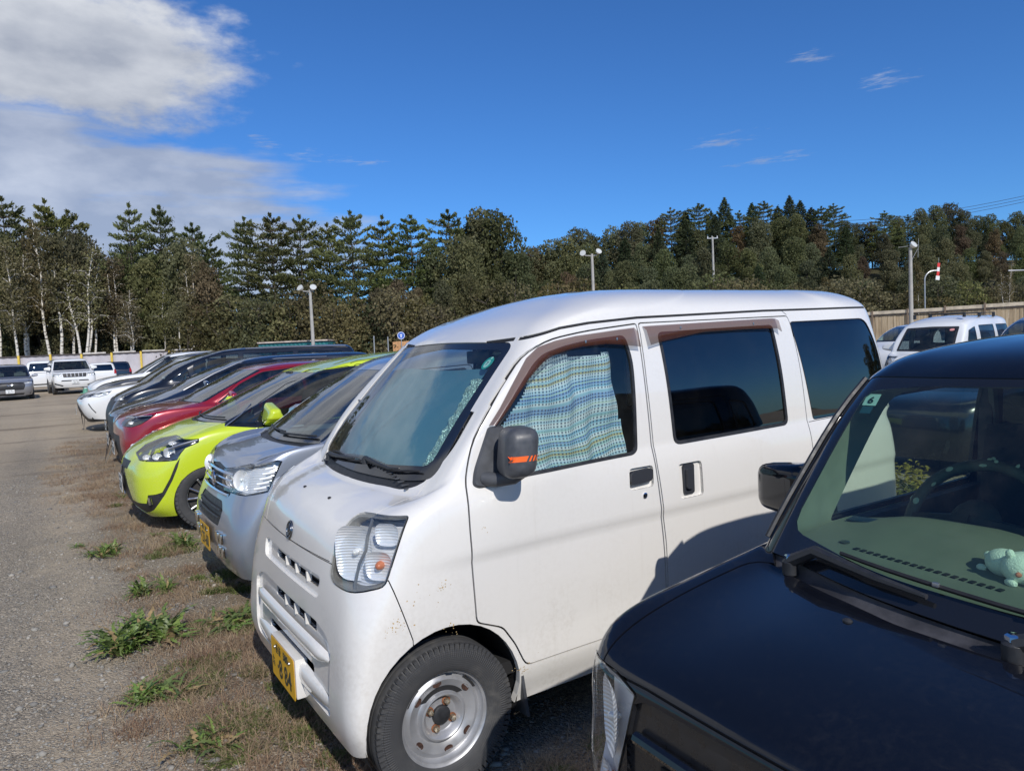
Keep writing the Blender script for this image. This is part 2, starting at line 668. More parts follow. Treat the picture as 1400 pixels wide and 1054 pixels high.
class Shell:
    """car body shell: dense grid that regions are cut from"""
    def __init__(s, S):
        R, Cn, _ = S.shape
        V = [tuple(p) for p in S.reshape(-1, 3)]
        Fc = []
        for i in range(R - 1):
            for j in range(Cn - 1):
                a = i * Cn + j
                Fc.append((a, a + Cn, a + Cn + 1, a + 1))
        b = len(V)
        M = S.copy()
        M[:, :, 1] *= -1
        V += [tuple(p) for p in M.reshape(-1, 3)]
        Fc += [tuple(reversed([k + b for k in f])) for f in Fc]
        bm = bmesh.new()
        vs = [bm.verts.new(v) for v in V]
        for f in Fc:
            try:
                bm.faces.new([vs[k] for k in f])
            except ValueError:
                pass
        bmesh.ops.remove_doubles(bm, verts=bm.verts, dist=2e-4)
        bmesh.ops.dissolve_degenerate(bm, edges=bm.edges, dist=1e-5)
        bmesh.ops.recalc_face_normals(bm, faces=bm.faces)
        # outward check
        tot = sum((f.normal.dot(f.calc_center_median() - Vector((1.6, 0, .8))) > 0) * 2 - 1 for f in list(bm.faces)[::37])
        if tot < 0:
            bmesh.ops.reverse_faces(bm, faces=bm.faces)
        bm.normal_update()
        bm.verts.ensure_lookup_table()
        s.bvh = BVHTree.FromBMesh(bm)
        bm.faces.ensure_lookup_table()
        s.bn = [v.normal.copy() for v in bm.verts]
        s.bf = [[v.index for v in f.verts] for f in bm.faces]
        s.bv = [v.co.copy() for v in bm.verts]
        s.V = list(s.bv)
        s.F = [tuple(f) for f in s.bf]
        s.N = [f.normal.copy() for f in bm.faces]
        s.reg = [0] * len(s.F)
        s.split = {}
        bm.free()
        s.names = ['body']
        s.parts = {}

    def nrm(s, p):
        loc, nn, i, d = s.bvh.find_nearest(p)
        if i is None:
            return Vector((0, 0, 1))
        idx = s.bf[i]
        if len(idx) == 4:
            a, b, c, d4 = [s.bv[k] for k in idx]
            e1, e2 = (b - a), (d4 - a)
            q = p - a
            d11, d12, d22 = e1.dot(e1), e1.dot(e2), e2.dot(e2)
            det = d11 * d22 - d12 * d12
            W = [.25] * 4
            if det > 1e-14:
                q1, q2 = q.dot(e1), q.dot(e2)
                u = min(1, max(0, (q1 * d22 - q2 * d12) / det))
                v = min(1, max(0, (q2 * d11 - q1 * d12) / det))
                W = [(1 - u) * (1 - v), u * (1 - v), u * v, (1 - u) * v]
        else:
            W = [1.0 / ((s.bv[k] - p).length_squared + 1e-7) for k in idx]
        n = Vector((0, 0, 0))
        for k, w in zip(idx, W):
            n += s.bn[k] * w
        return n.normalized() if n.length > 1e-6 else nn

    @staticmethod
    def basis(axis):
        """axis: 'side' (u=x), 'front' (u=y), 'top' (u=x, v=y) or an angle in degrees for an oblique view; -> U, V, D (D: towards the viewer)"""
        if axis == 'side':
            return Vector((1, 0, 0)), Vector((0, 0, 1)), Vector((0, -1, 0))
        if axis == 'far':
            return Vector((1, 0, 0)), Vector((0, 0, 1)), Vector((0, 1, 0))
        if axis == 'front':
            return Vector((0, 1, 0)), Vector((0, 0, 1)), Vector((-1, 0, 0))
        if axis == 'rear':
            return Vector((0, 1, 0)), Vector((0, 0, 1)), Vector((1, 0, 0))
        if axis == 'top':
            return Vector((1, 0, 0)), Vector((0, 1, 0)), Vector((0, 0, 1))
        a = radians(axis)        # 0 = looking at the near side, 90 = looking at the nose
        return Vector((cos(a), -sin(a), 0)), Vector((0, 0, 1)), Vector((-sin(a), -cos(a), 0))

    def cut(s, name, poly, axis='side', test=None, mind=0.05, only=None):
        """cut polygon (list of (u, v)) into the shell and give the faces inside the region name"""
        U, V, D = s.basis(axis)
        if name not in s.names:
            s.names.append(name)
        rid = s.names.index(name)
        only_ids = None if only is None else [s.names.index(o) for o in only]
        us = [p[0] for p in poly]
        vs = [p[1] for p in poly]
        u0, u1, v0, v1 = min(us), max(us), min(vs), max(vs)
        SV, SF, SN, SR, SS = s.V, s.F, s.N, s.reg, s.split
        A = np.array([tuple(v) for v in SV])
        ux = (A @ np.array(U)).tolist()
        vx = (A @ np.array(V)).tolist()
        dx, dy, dz = D
        cand = []
        for i, f in enumerate(SF):
            n = SN[i]
            if n[0] * dx + n[1] * dy + n[2] * dz < mind:
                continue
            fu = [ux[k] for k in f]
            a0, a1 = min(fu), max(fu)
            if a1 < u0 or a0 > u1:
                continue
            fv = [vx[k] for k in f]
            b0, b1 = min(fv), max(fv)
            if b1 < v0 or b0 > v1:
                continue
            if only_ids is not None and SR[i] not in only_ids:
                continue
            if test is not None:
                c = Vector((0, 0, 0))
                for k in f:
                    c += SV[k]
                if not test(c / len(f)):
                    continue
            cand.append((i, a0, a1, b0, b1))
        n = len(poly)
        e = 1e-4
        for i in range(n):
            a, b = poly[i], poly[(i + 1) % n]
            du, dv = b[0] - a[0], b[1] - a[1]
            L = sqrt(du * du + dv * dv)
            if L < 1e-6:
                continue
            nu_, nv_ = -dv / L, du / L
            c0 = a[0] * nu_ + a[1] * nv_
            p0, p1 = min(a[0], b[0]) - e, max(a[0], b[0]) + e
            q0, q1 = min(a[1], b[1]) - e, max(a[1], b[1]) + e
            out = []
            for t in cand:
                fi, a0, a1, b0, b1 = t
                if a1 < p0 or a0 > p1 or b1 < q0 or b0 > q1:
                    out.append(t)
                    continue
                f = SF[fi]
                dd = [ux[k] * nu_ + vx[k] * nv_ - c0 for k in f]
                if max(dd) <= 2e-5 or min(dd) >= -2e-5:
                    out.append(t)
                    continue
                P, Q = [], []
                m = len(f)
                for j in range(m):
                    k, k2 = f[j], f[(j + 1) % m]
                    d, d2 = dd[j], dd[(j + 1) % m]
                    if d >= -2e-5:
                        P.append(k)
                    if d <= 2e-5:
                        Q.append(k)
                    if (d > 2e-5 and d2 < -2e-5) or (d < -2e-5 and d2 > 2e-5):
                        ek = (k, k2) if k < k2 else (k2, k)
                        w = d / (d - d2)
                        nw = SS.get(ek)
                        if nw is None:
                            nw = len(SV)
                            SV.append(SV[k].lerp(SV[k2], w))
                            ux.append(ux[k] + (ux[k2] - ux[k]) * w)
                            vx.append(vx[k] + (vx[k2] - vx[k]) * w)
                            SS[ek] = nw
                            P.append(nw)
                            Q.append(nw)
                        else:
                            # that edge was split before: make a fresh vertex next to it
                            w2 = abs(ux[nw] * nu_ + vx[nw] * nv_ - c0)
                            if w2 > 3e-5:
                                x = s._chain(k, k2, ux, vx, nu_, nv_, c0)
                                P.append(x)
                                Q.append(x)
                            else:
                                P.append(nw)
                                Q.append(nw)
                if len(P) < 3 or len(Q) < 3:
                    out.append(t)
                    continue
                SF[fi] = tuple(P)
                fj = len(SF)
                SF.append(tuple(Q))
                SN.append(SN[fi])
                SR.append(SR[fi])
                for q, g in ((fi, P), (fj, Q)):
                    fu = [ux[k] for k in g]
                    fv = [vx[k] for k in g]
                    out.append((q, min(fu), max(fu), min(fv), max(fv)))
            cand = out
        for t in cand:
            f = SF[t[0]]
            m = len(f)
            if inpoly(sum(ux[k] for k in f) / m, sum(vx[k] for k in f) / m, poly):
                SR[t[0]] = rid

    def _chain(s, k, k2, ux, vx, nu_, nv_, c0):
        """the edge k-k2 already carries split vertices: walk the chain to the segment the line crosses"""
        a, b = k, k2
        while True:
            ek = (a, b) if a < b else (b, a)
            m = s.split.get(ek)
            da = ux[a] * nu_ + vx[a] * nv_ - c0
            db = ux[b] * nu_ + vx[b] * nv_ - c0
            if m is None:
                w = da / (da - db) if abs(da - db) > 1e-12 else .5
                x = len(s.V)
                s.V.append(s.V[a].lerp(s.V[b], w))
                ux.append(ux[a] + (ux[b] - ux[a]) * w)
                vx.append(vx[a] + (vx[b] - vx[a]) * w)
                s.split[ek] = x
                return x
            dm = ux[m] * nu_ + vx[m] * nv_ - c0
            if abs(dm) < 3e-5:
                return m
            if (da > 0) != (dm > 0):
                b = m
            else:
                a = m

    def _expand(s, a, b, out):
        """vertices strictly between a and b on a split edge"""
        m = s.split.get((a, b) if a < b else (b, a))
        if m is None or m == a or m == b:
            return
        s._expand(a, m, out)
        out.append(m)
        s._expand(m, b, out)

    def full(s, f):
        q = []
        n = len(f)
        for i in range(n):
            q.append(f[i])
            s._expand(f[i], f[(i + 1) % n], q)
        r = []
        for k in q:
            if not r or r[-1] != k:
                r.append(k)
        return r

    def faces_of(s, names):
        ids = {s.names.index(n) for n in names if n in s.names}
        for i, r in enumerate(s.reg):
            if r in ids:
                yield s.F[i]

    def panel(s, name, poly, axis='side', gap=.0045, **kw):
        s.cut('gap', inset(poly, -gap / 2), axis, **kw)
        s.cut(name, inset(poly, gap / 2), axis, only=None, **{k: v for k, v in kw.items() if k != 'only'})

    def delete(s, name):
        rid = s.names.index(name)
        keep = [i for i in range(len(s.F)) if s.reg[i] != rid]
        s.F = [s.F[i] for i in keep]
        s.N = [s.N[i] for i in keep]
        s.reg = [s.reg[i] for i in keep]

    def region(s, name, mat, parent, obj=None, offset=0.0, flange=0.006, merge=(), side=0):
        """make a mesh object of a region"""
        fs = [s.full(f) for f in s.faces_of((name, *merge))]
        if side:
            fs = [f for f in fs if sum(s.V[k].y for k in f) * side > 0]
        if not fs:
            return None
        idx, V, N, Fc = {}, [], [], []
        for f in fs:
            q = []
            for v in f:
                k = idx.get(v)
                if k is None:
                    k = idx[v] = len(V)
                    n = s.nrm(s.V[v])
                    V.append(s.V[v] + n * offset)
                    N.append(n)
                q.append(k)
            if len(set(q)) >= 3:
                Fc.append(list(dict.fromkeys(q)))
        nf = len(Fc)
        loopn = [N[k] for q in Fc for k in q]
        if flange:
            cnt = {}
            for q in Fc:
                for a, b in zip(q, q[1:] + q[:1]):
                    cnt[(a, b)] = cnt.get((a, b), 0) + 1
            low = {}
            for (a, b) in list(cnt):
                if (b, a) in cnt:
                    continue
                for k in (a, b):
                    if k not in low:
                        low[k] = len(V)
                        V.append(V[k] - N[k] * flange)
                        N.append(N[k])
                q = [b, a, low[a], low[b]]
                fn = (V[a] - V[b]).cross(V[low[a]] - V[a])
                if fn.length > 1e-12:
                    fn.normalize()
                Fc.append(q)
                loopn += [fn] * 4
        me = bpy.data.meshes.new(obj or name)
        me.from_pydata([tuple(v) for v in V], [], Fc)
        me.polygons.foreach_set('use_smooth', [True] * len(Fc))
        if len(me.loops) == len(loopn):
            me.normals_split_custom_set([tuple(n) for n in loopn])
        o = link(obj or name, me, mat, parent)
        s.parts.setdefault(name, o)
        return o

    def both(s, name, mat, parent, obj=None, **kw):
        """one object on each side of the car"""
        ps = parent if isinstance(parent, (list, tuple)) else (parent, parent)
        return [s.region(name, mat, p or ps[0], obj, side=sg, **kw) for sg, p in zip((-1, 1), ps)]

    def hit(s, u, v, axis='side'):
        U, V, D = s.basis(axis)
        o = U * u + V * v + D * 6
        if axis in ('side', 'far', 'front', 'rear', 'top') or True:
            loc, n, i, d = s.bvh.ray_cast(o, -D)
        if loc is None:
            return None, None
        return loc, s.nrm(loc)

# ------------------------------------------------------------------ the parking row's frame: x rearwards, y away from the camera
ROW_O = Vector((-1.0538, 2.7996, 0))
YAW = 57.0
RX = Vector((sin(radians(YAW)), cos(radians(YAW)), 0))
RY = Vector((-cos(radians(YAW)), sin(radians(YAW)), 0))


def rowpt(x, y, z=0.0):
    return ROW_O + RX * x + RY * y + Vector((0, 0, z))


def obl(a, sy):
    return (a, sy)


_b0 = Shell.basis


def _basis(axis):
    if isinstance(axis, tuple):
        a, sy = radians(axis[0]), axis[1]
        return Vector((cos(a), sy * sin(a), 0)), Vector((0, 0, 1)), Vector((-sin(a), sy * cos(a), 0))
    return _b0(axis)


Shell.basis = staticmethod(_basis)


def strip(pts, w):
    """thin polygon along a polyline"""
    L, R = [], []
    n = len(pts)
    for i in range(n):
        a = Vector(pts[max(i - 1, 0)])
        b = Vector(pts[min(i + 1, n - 1)])
        t = (b - a).normalized()
        m = Vector((-t.y, t.x)) * w / 2
        p = Vector(pts[i])
        L.append(tuple(p + m))
        R.append(tuple(p - m))
    return L + R[::-1]


def mirror_y(poly):
    return [(-u, v) for u, v in reversed(poly)]


def circle(u, v, r, n=28, ry=None, a0=0, a1=2 * pi):
    ry = ry or r
    return [(u + r * cos(a0 + (a1 - a0) * k / n), v + ry * sin(a0 + (a1 - a0) * k / n)) for k in range(n)]


# ------------------------------------------------------------------ wheels
def tyre_material():
    m, nb, b = principled('tyre rubber')
    tc = nb.n('ShaderNodeTexCoord')
    ob = tc.outputs['Object']
    sp = nb.n('ShaderNodeSeparateXYZ')
    nb.link(ob, sp.inputs[0])
    x, y, z = sp.outputs
    r = nb.math('SQRT', nb.math('ADD', nb.math('MULTIPLY', x, x), nb.math('MULTIPLY', z, z)))
    n = nb.noise(ob, 25, 6, .65)
    n2 = nb.noise(ob, 7, 4, .6)
    dust = nb.math('MULTIPLY', nb.mapr(n, .4, .7), nb.mapr(n2, .35, .7), clamp=True)
    nb.link(nb.mix(nb.math('MULTIPLY', dust, .6), (.045, .046, .049, 1), (.115, .110, .102, 1)), b.inputs['Base Color'])
    b.inputs['Roughness'].default_value = .68
    an = nb.math('ARCTAN2', z, x)
    rings = nb.math('SINE', nb.math('MULTIPLY', r, 900))
    bars = nb.math('SINE', nb.math('MULTIPLY', an, 170))
    band = nb.mapr(nb.math('ABSOLUTE', nb.math('SUBTRACT', r, .235)), .012, .018, 1, 0)
    h = nb.math('ADD', nb.math('MULTIPLY', rings, .25), nb.math('MULTIPLY', nb.math('MULTIPLY', bars, band), .8))
    bump(nb, b, nb.math('ADD', h, n), .5, .0016)
    return m


TYRE = tyre_material()
STEELRIM = simple('painted steel rim', (.40, .405, .42), .42, .55, noise=.12, nscale=10)
ALLOY = simple('alloy rim', (.55, .56, .58), .25, .9, noise=.08)
RUST = simple('rust', (.20, .075, .03), .85, noise=.4, nscale=60)
NUT = simple('worn zinc nut', (.5, .42, .3), .4, .8, noise=.4, nscale=200)


def make_wheel(parent, x, y, z, R=.27, W=.145, rr=.165, style='steel', sy=-1, seg=72, turn=0.0):
    """wheel with its centre at (x, y, z); outer face towards sy"""
    wh = empty('wheel', (x, y, z), ry=0)
    wh.parent = parent
    h = W / 2
    o = sy
    prof = [(rr, h * .80), (rr + .008, h * .90), (rr + .02, h * .93), (rr + (R - rr) * .45, h * 1.04), (rr + (R - rr) * .70, h * 1.03),
            (R - .030, h * .98), (R - .027, h * .965), (R - .012, h * .86), (R - .004, h * .74), (R, h * .5), (R, h * .42), (R - .007, h * .40), (R - .007, h * .34), (R, h * .32),
            (R + .001, h * .08), (R - .007, h * .06), (R - .007, -h * .06), (R + .001, -h * .08), (R, -h * .5), (R - .004, -h * .74),
            (R - .027, -h * .96), (rr + (R - rr) * .5, -h * 1.03), (rr, -h * .8)]
    mb = MB()
    mb.lathe([(r, q * o) for r, q in prof], seg, axis='Y')
    # shoulder tread blocks
    for k in range(seg):
        a = 2 * pi * (k + .5) / seg
        c = Vector((cos(a) * (R - .0185), o * h * .86, sin(a) * (R - .0185)))
        M = Matrix(((cos(a), 0, -sin(a)), (0, 1, 0), (sin(a), 0, cos(a)))).to_3x3()
        mb.box(c, (.026, .020, 2 * pi * R / seg * .66), M)
    mb.build('tyre', TYRE, wh)
    face = h * .84
    if style == 'steel':
        m = MB()
        pr = [(rr + .004, .0), (rr + .006, -.004), (rr + .001, -.011), (rr - .009, -.014), (rr - .012, -.028), (rr - .020, -.036), (rr - .026, -.030),
              (rr - .038, -.024), (rr - .060, -.030), (.098, -.038), (.092, -.034), (.086, -.020), (.080, -.018), (.074, -.022), (.066, -.040), (.060, -.046), (.033, -.046), (.03, -.044)]
        m.lathe([(r, (face + q) * o) for r, q in pr], 64, axis='Y')
        m.lathe([(rr - .004, o * (face - .012)), (rr - .004, -h * .7 * o), (.04, -h * .7 * o)], 40, axis='Y')
        rim = m.build('rim', STEELRIM, wh)
        # oval vent holes
        for adeg in (98, 140, 218, 277, 319, 40):
            a = radians(adeg if sy < 0 else 180 - adeg)
            rad = rr - .047
            mh = MB()
            c = Vector((cos(a) * rad, (face - .0252) * o, sin(a) * rad))
            M = Matrix(((-sin(a), 0, cos(a)), (0, 1, 0), (cos(a), 0, sin(a)))).to_3x3()
            mh.lathe([(.0001, .0), (.0115, .0), (.0125, o * .0008), (.0135, o * .001), (.014, -o * .001)], 16, axis='Y', c=c, M=Matrix(((M[0][0] * 1.25, 0, M[0][2] * .8), (0, 1, 0), (M[2][0] * 1.25, 0, M[2][2] * .8))))
            mh.build('vent_hole', simple('dark rusty hole', (.05, .022, .014), .8, noise=.5, nscale=80), rim)
        for k in range(4):
            a = radians(62 + 90 * k)
            m = MB()
            c = Vector((cos(a) * .050, (face - .046) * o, sin(a) * .050))
            m.lathe([(.0165, 0), (.0165, o * .004), (.012, o * .005)], 14, c=c)
            m.build('nut_seat', RUST, rim)
            m = MB()
            m.lathe([(.0105, o * .003), (.0105, o * .018), (.006, o * .024), (.0001, o * .025)], 6, c=c, smooth=False)
            m.build('wheel_nut', NUT, rim)
        m = MB()
        m.lathe([(.035, -o * .003), (.034, o * .012), (.028, o * .015), (.0001, o * .015)], 24, c=(0, (face - .046) * o, 0))
        m.build('hub_cap', BLACKPL, rim)
        m = MB()
        a = radians(80)
        m.box((cos(a) * (rr - .004), (face - .006) * o, sin(a) * (rr - .004)), (.006, .010, .026), Matrix(((cos(a), 0, -sin(a)), (0, 1, 0), (sin(a), 0, cos(a)))).to_3x3(), bev=.002)
        m.build('balance_weight', SILVERM, rim)
    else:
        m = MB()
        m.lathe([(r, (face + q) * o) for r, q in [(rr + .004, 0), (rr + .006, -.005), (rr - .006, -.010), (rr - .012, -.022), (rr - .014, -.06)]], 56)
        m.lathe([(rr - .006, o * (face - .06)), (rr - .01, -h * .7 * o)], 40)
        ns = 10 if style == 'ten' else 12
        for k in range(ns):
            a = 2 * pi * k / ns + turn
            pts = [(cos(a) * r, (face + q) * o, sin(a) * r) for r, q in ((.03, -.012), (.07, -.014), (rr * .7, -.014), (rr - .008, -.013))]
            m.tube(pts, [.013, .0085, .0075, .010], 6)
        m.lathe([(.042, -.022 * o + face * o), (.040, (face - .008) * o), (.028, (face - .006) * o), (.0001, (face - .006) * o)], 24)
        rim = m.build('rim', ALLOY, wh)
        m = MB()
        m.lathe([(.0001, (face - .055) * o), (rr - .02, (face - .055) * o)], 24)
        m.build('brake_drum', simple('brake dark', (.03, .028, .027), .6), rim)
    return wh


def arch_cut(s, cx, cz, r, sides=('side', 'far'), flat=None):
    poly = circle(cx, cz, r, 40)
    poly = [(u, v) for u, v in poly if v > -.5]
    for sd in sides:
        s.cut('hole', poly, sd, mind=-.9, test=(lambda c: c.y < -.3) if sd == 'side' else (lambda c: c.y > .3))


def liner(parent, cx, cz, r, y0, y1):
    """dark wheel-house lining"""
    m = MB()
    n = 24
    V, Fc = [], []
    for i in range(n + 1):
        a = pi * (-.15 + 1.3 * i / n)
        for yy in (y0, y1):
            V.append((cx + r * cos(a), yy, cz + r * sin(a)))
    for i in range(n):
        Fc.append((2 * i, 2 * i + 1, 2 * i + 3, 2 * i + 2))
    # inner wall
    b = len(V)
    V.append((cx, y1, cz))
    for i in range(n):
        Fc.append((2 * i + 1, 2 * i + 3, b))
    m.add(V, Fc, True)
    return m.build('wheel_house', VOID, parent)


LAMPGLASS = glass('lamp lens', (.96, .97, .97), .03)
REFLECT = simple('lamp reflector', (.86, .87, .88), .28, .35)
AMBER = simple('amber bulb', (.50, .14, .05), .35)
BULB = simple('bulb glass', (.8, .8, .78), .1, .3)


def lamp_bowl_material():
    m, nb, b = principled('ribbed reflector')
    tc = nb.n('ShaderNodeTexCoord')
    sp = nb.n('ShaderNodeSeparateXYZ')
    nb.link(tc.outputs['Object'], sp.inputs[0])
    b.inputs['Base Color'].default_value = (.8, .82, .85, 1)
    b.inputs['Metallic'].default_value = .4
    b.inputs['Roughness'].default_value = .24
    h = nb.math('SINE', nb.math('MULTIPLY', sp.outputs[2], 620))
    bump(nb, b, h, .35, .0025)
    return m


RIBREF = lamp_bowl_material()


def headlamp(s, parent, name, poly, axis, depth=.05, ring=.008, ringmat=None, housing=None, inner=None, bulge=.004):
    """lens region with a housing behind it. inner(fn, mb-parent) adds bowls; fn(u, v, d) -> point d metres behind the body surface"""
    s.cut(name + '_gap', inset(poly, -.003), axis)
    s.cut(name, poly, axis)
    root = s.region(name, LAMPGLASS, parent, obj='headlight', offset=bulge, flange=.012)
    U, V, D = s.basis(axis)

    def P(u, v, d):
        loc, n = s.hit(u, v, axis)
        if loc is None:
            return None
        return loc - (n * .35 + D * .65).normalized() * d
    # rim inside the lens
    us = [p[0] for p in poly]
    vs = [p[1] for p in poly]
    outer = inset(poly, .002)
    inn = inset(poly, ring)
    if ring > 0:
        V3, F3 = [], []
        n = len(outer)
        for q in outer:
            V3.append(P(*q, -.0015) or Vector((0, 0, 0)))
        for q in inn:
            V3.append(P(*q, .006) or Vector((0, 0, 0)))
        for q in inn:
            V3.append(P(*q, depth) or Vector((0, 0, 0)))
        for i in range(n):
            j = (i + 1) % n
            F3.append((i, j, n + j, n + i))
            F3.append((n + i, n + j, 2 * n + j, 2 * n + i))
        mesh('lamp_bezel', V3, F3, ringmat or GREYPL, root)
    # floor: grid
    nu, nv = 16, 14
    V3, F3, ok = [], [], {}
    for i in range(nu + 1):
        for j in range(nv + 1):
            u = min(us) + (max(us) - min(us)) * i / nu
            v = min(vs) + (max(vs) - min(vs)) * j / nv
            p = P(u, v, depth)
            if p is not None:
                ok[(i, j)] = len(V3)
                V3.append(p)
    for i in range(nu):
        for j in range(nv):
            q = [(i, j), (i + 1, j), (i + 1, j + 1), (i, j + 1)]
            if all(k in ok for k in q):
                pts = [V3[ok[k]] for k in q]
                if max((a_ - b_).length for a_ in pts for b_ in pts) < .12:
                    F3.append([ok[k] for k in q])
    mesh('lamp_housing', V3, F3, housing or REFLECT, root, smooth=True)
    if inner:
        inner(P, root, D)
    return root


def bowl(P, root, u, v, r, d, D, mat=None, ry=None, name='reflector', bulb=None, bulbr=.010):
    c = P(u, v, d)
    if c is None:
        return
    Z = D.normalized()
    X = Vector((0, 0, 1)).cross(Z).normalized()
    Y = Z.cross(X)
    M = Matrix((X, Y, Z)).transposed()
    m = MB()
    ry = ry or r
    V, Fc = [], []
    n = 24
    prof = [(1.0, 0.0), (.93, -.18), (.75, -.45), (.5, -.66), (.2, -.78), (.001, -.80)]
    for pr, ph in prof:
        for k in range(n):
            a = 2 * pi * k / n
            ca, sa = cos(a), sin(a)
            e = .62 if mat is RIBREF else 1.0
            ca, sa = math.copysign(abs(ca) ** e, ca), math.copysign(abs(sa) ** e, sa)
            V.append(M @ Vector((r * pr * ca, ry * pr * sa, ph * r * .45)) + c)
    for i in range(len(prof) - 1):
        for k in range(n):
            k2 = (k + 1) % n
            Fc.append((i * n + k, i * n + k2, (i + 1) * n + k2, (i + 1) * n + k))
    m.add(V, Fc, True)
    m.build(name, mat or REFLECT, root)
    if bulb is not None:
        m = MB()
        m.ball(c - Z * r * .25, (bulbr, bulbr, bulbr * 1.5), 12, M)
        m.build('bulb', bulb, root)


# ------------------------------------------------------------------ lettering
def text_obj(name, s, size, M, mat, parent, extrude=.0006, spacing=1.0, xs=1.0, bold=0.0):
    cu = bpy.data.curves.new(name, 'FONT')
    cu.body = s
    cu.size = size
    cu.extrude = extrude
    cu.offset = bold
    cu.resolution_u = 3
    cu.space_character = spacing
    cu.align_x = 'CENTER'
    cu.align_y = 'CENTER'
    t = bpy.data.objects.new(name, cu)
    COL.objects.link(t)
    dg = bpy.context.evaluated_depsgraph_get()
    me = bpy.data.meshes.new_from_object(t.evaluated_get(dg))
    bpy.data.objects.remove(t)
    for v in me.vertices:
        v.co = M @ Vector((v.co.x * xs, v.co.y, v.co.z))
    me.materials.clear()
    o = link(name, me, mat, parent)
    return o


def frame_m(c, X, Y):
    X = Vector(X).normalized()
    Y = Vector(Y).normalized()
    Z = X.cross(Y).normalized()
    M = Matrix((X, Y, Z)).transposed().to_4x4()
    M.translation = Vector(c)
    return M


YELLOWPLATE = simple('yellow plate', (.78, .42, .015), .38, noise=.05)
PLATEINK = simple('plate ink', (.02, .03, .025), .45)
WHITEPLATE = simple('white plate', (.74, .75, .74), .38)


def number_plate(parent, c, tilt=0.0, mat=None, big='81-84', small='580', yaw=0.0, scale=1.0, full=True):
    """330 x 165 mm plate facing -X"""
    mat = mat or YELLOWPLATE
    Y = Vector((-sin(radians(tilt)), 0, cos(radians(tilt)))) * -1
    Y = Vector((sin(radians(tilt)), 0, cos(radians(tilt))))
    X = Vector((0, -1, 0))
    M = frame_m(c, X, Y)
    m = MB()
    w, h = .33 * scale, .165 * scale
    poly = rounded([(-w / 2, -h / 2), (w / 2, -h / 2), (w / 2, h / 2), (-w / 2, h / 2)], .012, 3)
    m.prism(poly, lambda u, v, d: M @ Vector((u, v, d)), -.0015, 0.0)
    pl = m.build('number_plate', mat, parent)
    if full:
        def T(s, size, u, v, xs=1.0, b=0.0):
            text_obj('characters', s, size, M @ Matrix.Translation((u, v, .0012)), PLATEINK, pl, xs=xs, bold=b)
        T(small, .046 * scale, .052 * scale, .050 * scale, 1.0, .0006)
        T(big, .108 * scale, .022 * scale, -.026 * scale, .92, .0012)
        # region name and kana, built from strokes
        m = MB()

        def st(u0, v0, u1, v1, t=.0032):
            a, b = Vector((u0, v0)), Vector((u1, v1))
            d = (b - a).normalized()
            nrm = Vector((-d.y, d.x)) * t / 2
            q = [a + nrm, a - nrm, b - nrm, b + nrm]
            m.prism([(p.x * scale, p.y * scale) for p in q], lambda u, v, dd: M @ Vector((u, v, dd)), .0002, .0014)
        for x0 in (-.075, -.035):
            st(x0 - .014, .066, x0 + .014, .066)
            st(x0 - .014, .050, x0 + .014, .050)
            st(x0 - .012, .034, x0 + .012, .034)
            st(x0, .070, x0, .032)
            st(x0 - .012, .058, x0 - .012, .036)
            st(x0 + .012, .060, x0 + .008, .040)
        st(-.146, -.006, -.122, -.006)
        st(-.136, .006, -.140, -.038)
        st(-.150, -.030, -.126, -.018)
        st(-.126, -.018, -.124, -.040)
        m.build('characters', PLATEINK, pl)
        m = MB()
        for u in (-.105, .105):
            m.lathe([(.0001, .004), (.006, .004), (.007, 0)], 10, axis='Z', c=(0, 0, 0), M=M.to_3x3())
            k = len(m.V) - 30
            cc = M @ Vector((u * scale, .05 * scale, 0))
            for i in range(k, len(m.V)):
                m.V[i] = tuple(Vector(m.V[i]) + cc)
        m.build('plate_bolt', SILVERM, pl)
    return pl

# ------------------------------------------------------------------ white cargo van (foreground)
WHITE = paint('van white paint', (.725, .708, .675), dirt=.30, dust=.07, rough=.28)
TINTG = glass('dark tinted glass', (.03, .035, .04), .008, extra=.045)
CLEARG = glass('side glass', (.72, .80, .79), .03)
WSG = glass('windscreen glass', (.70, .82, .80), .05)


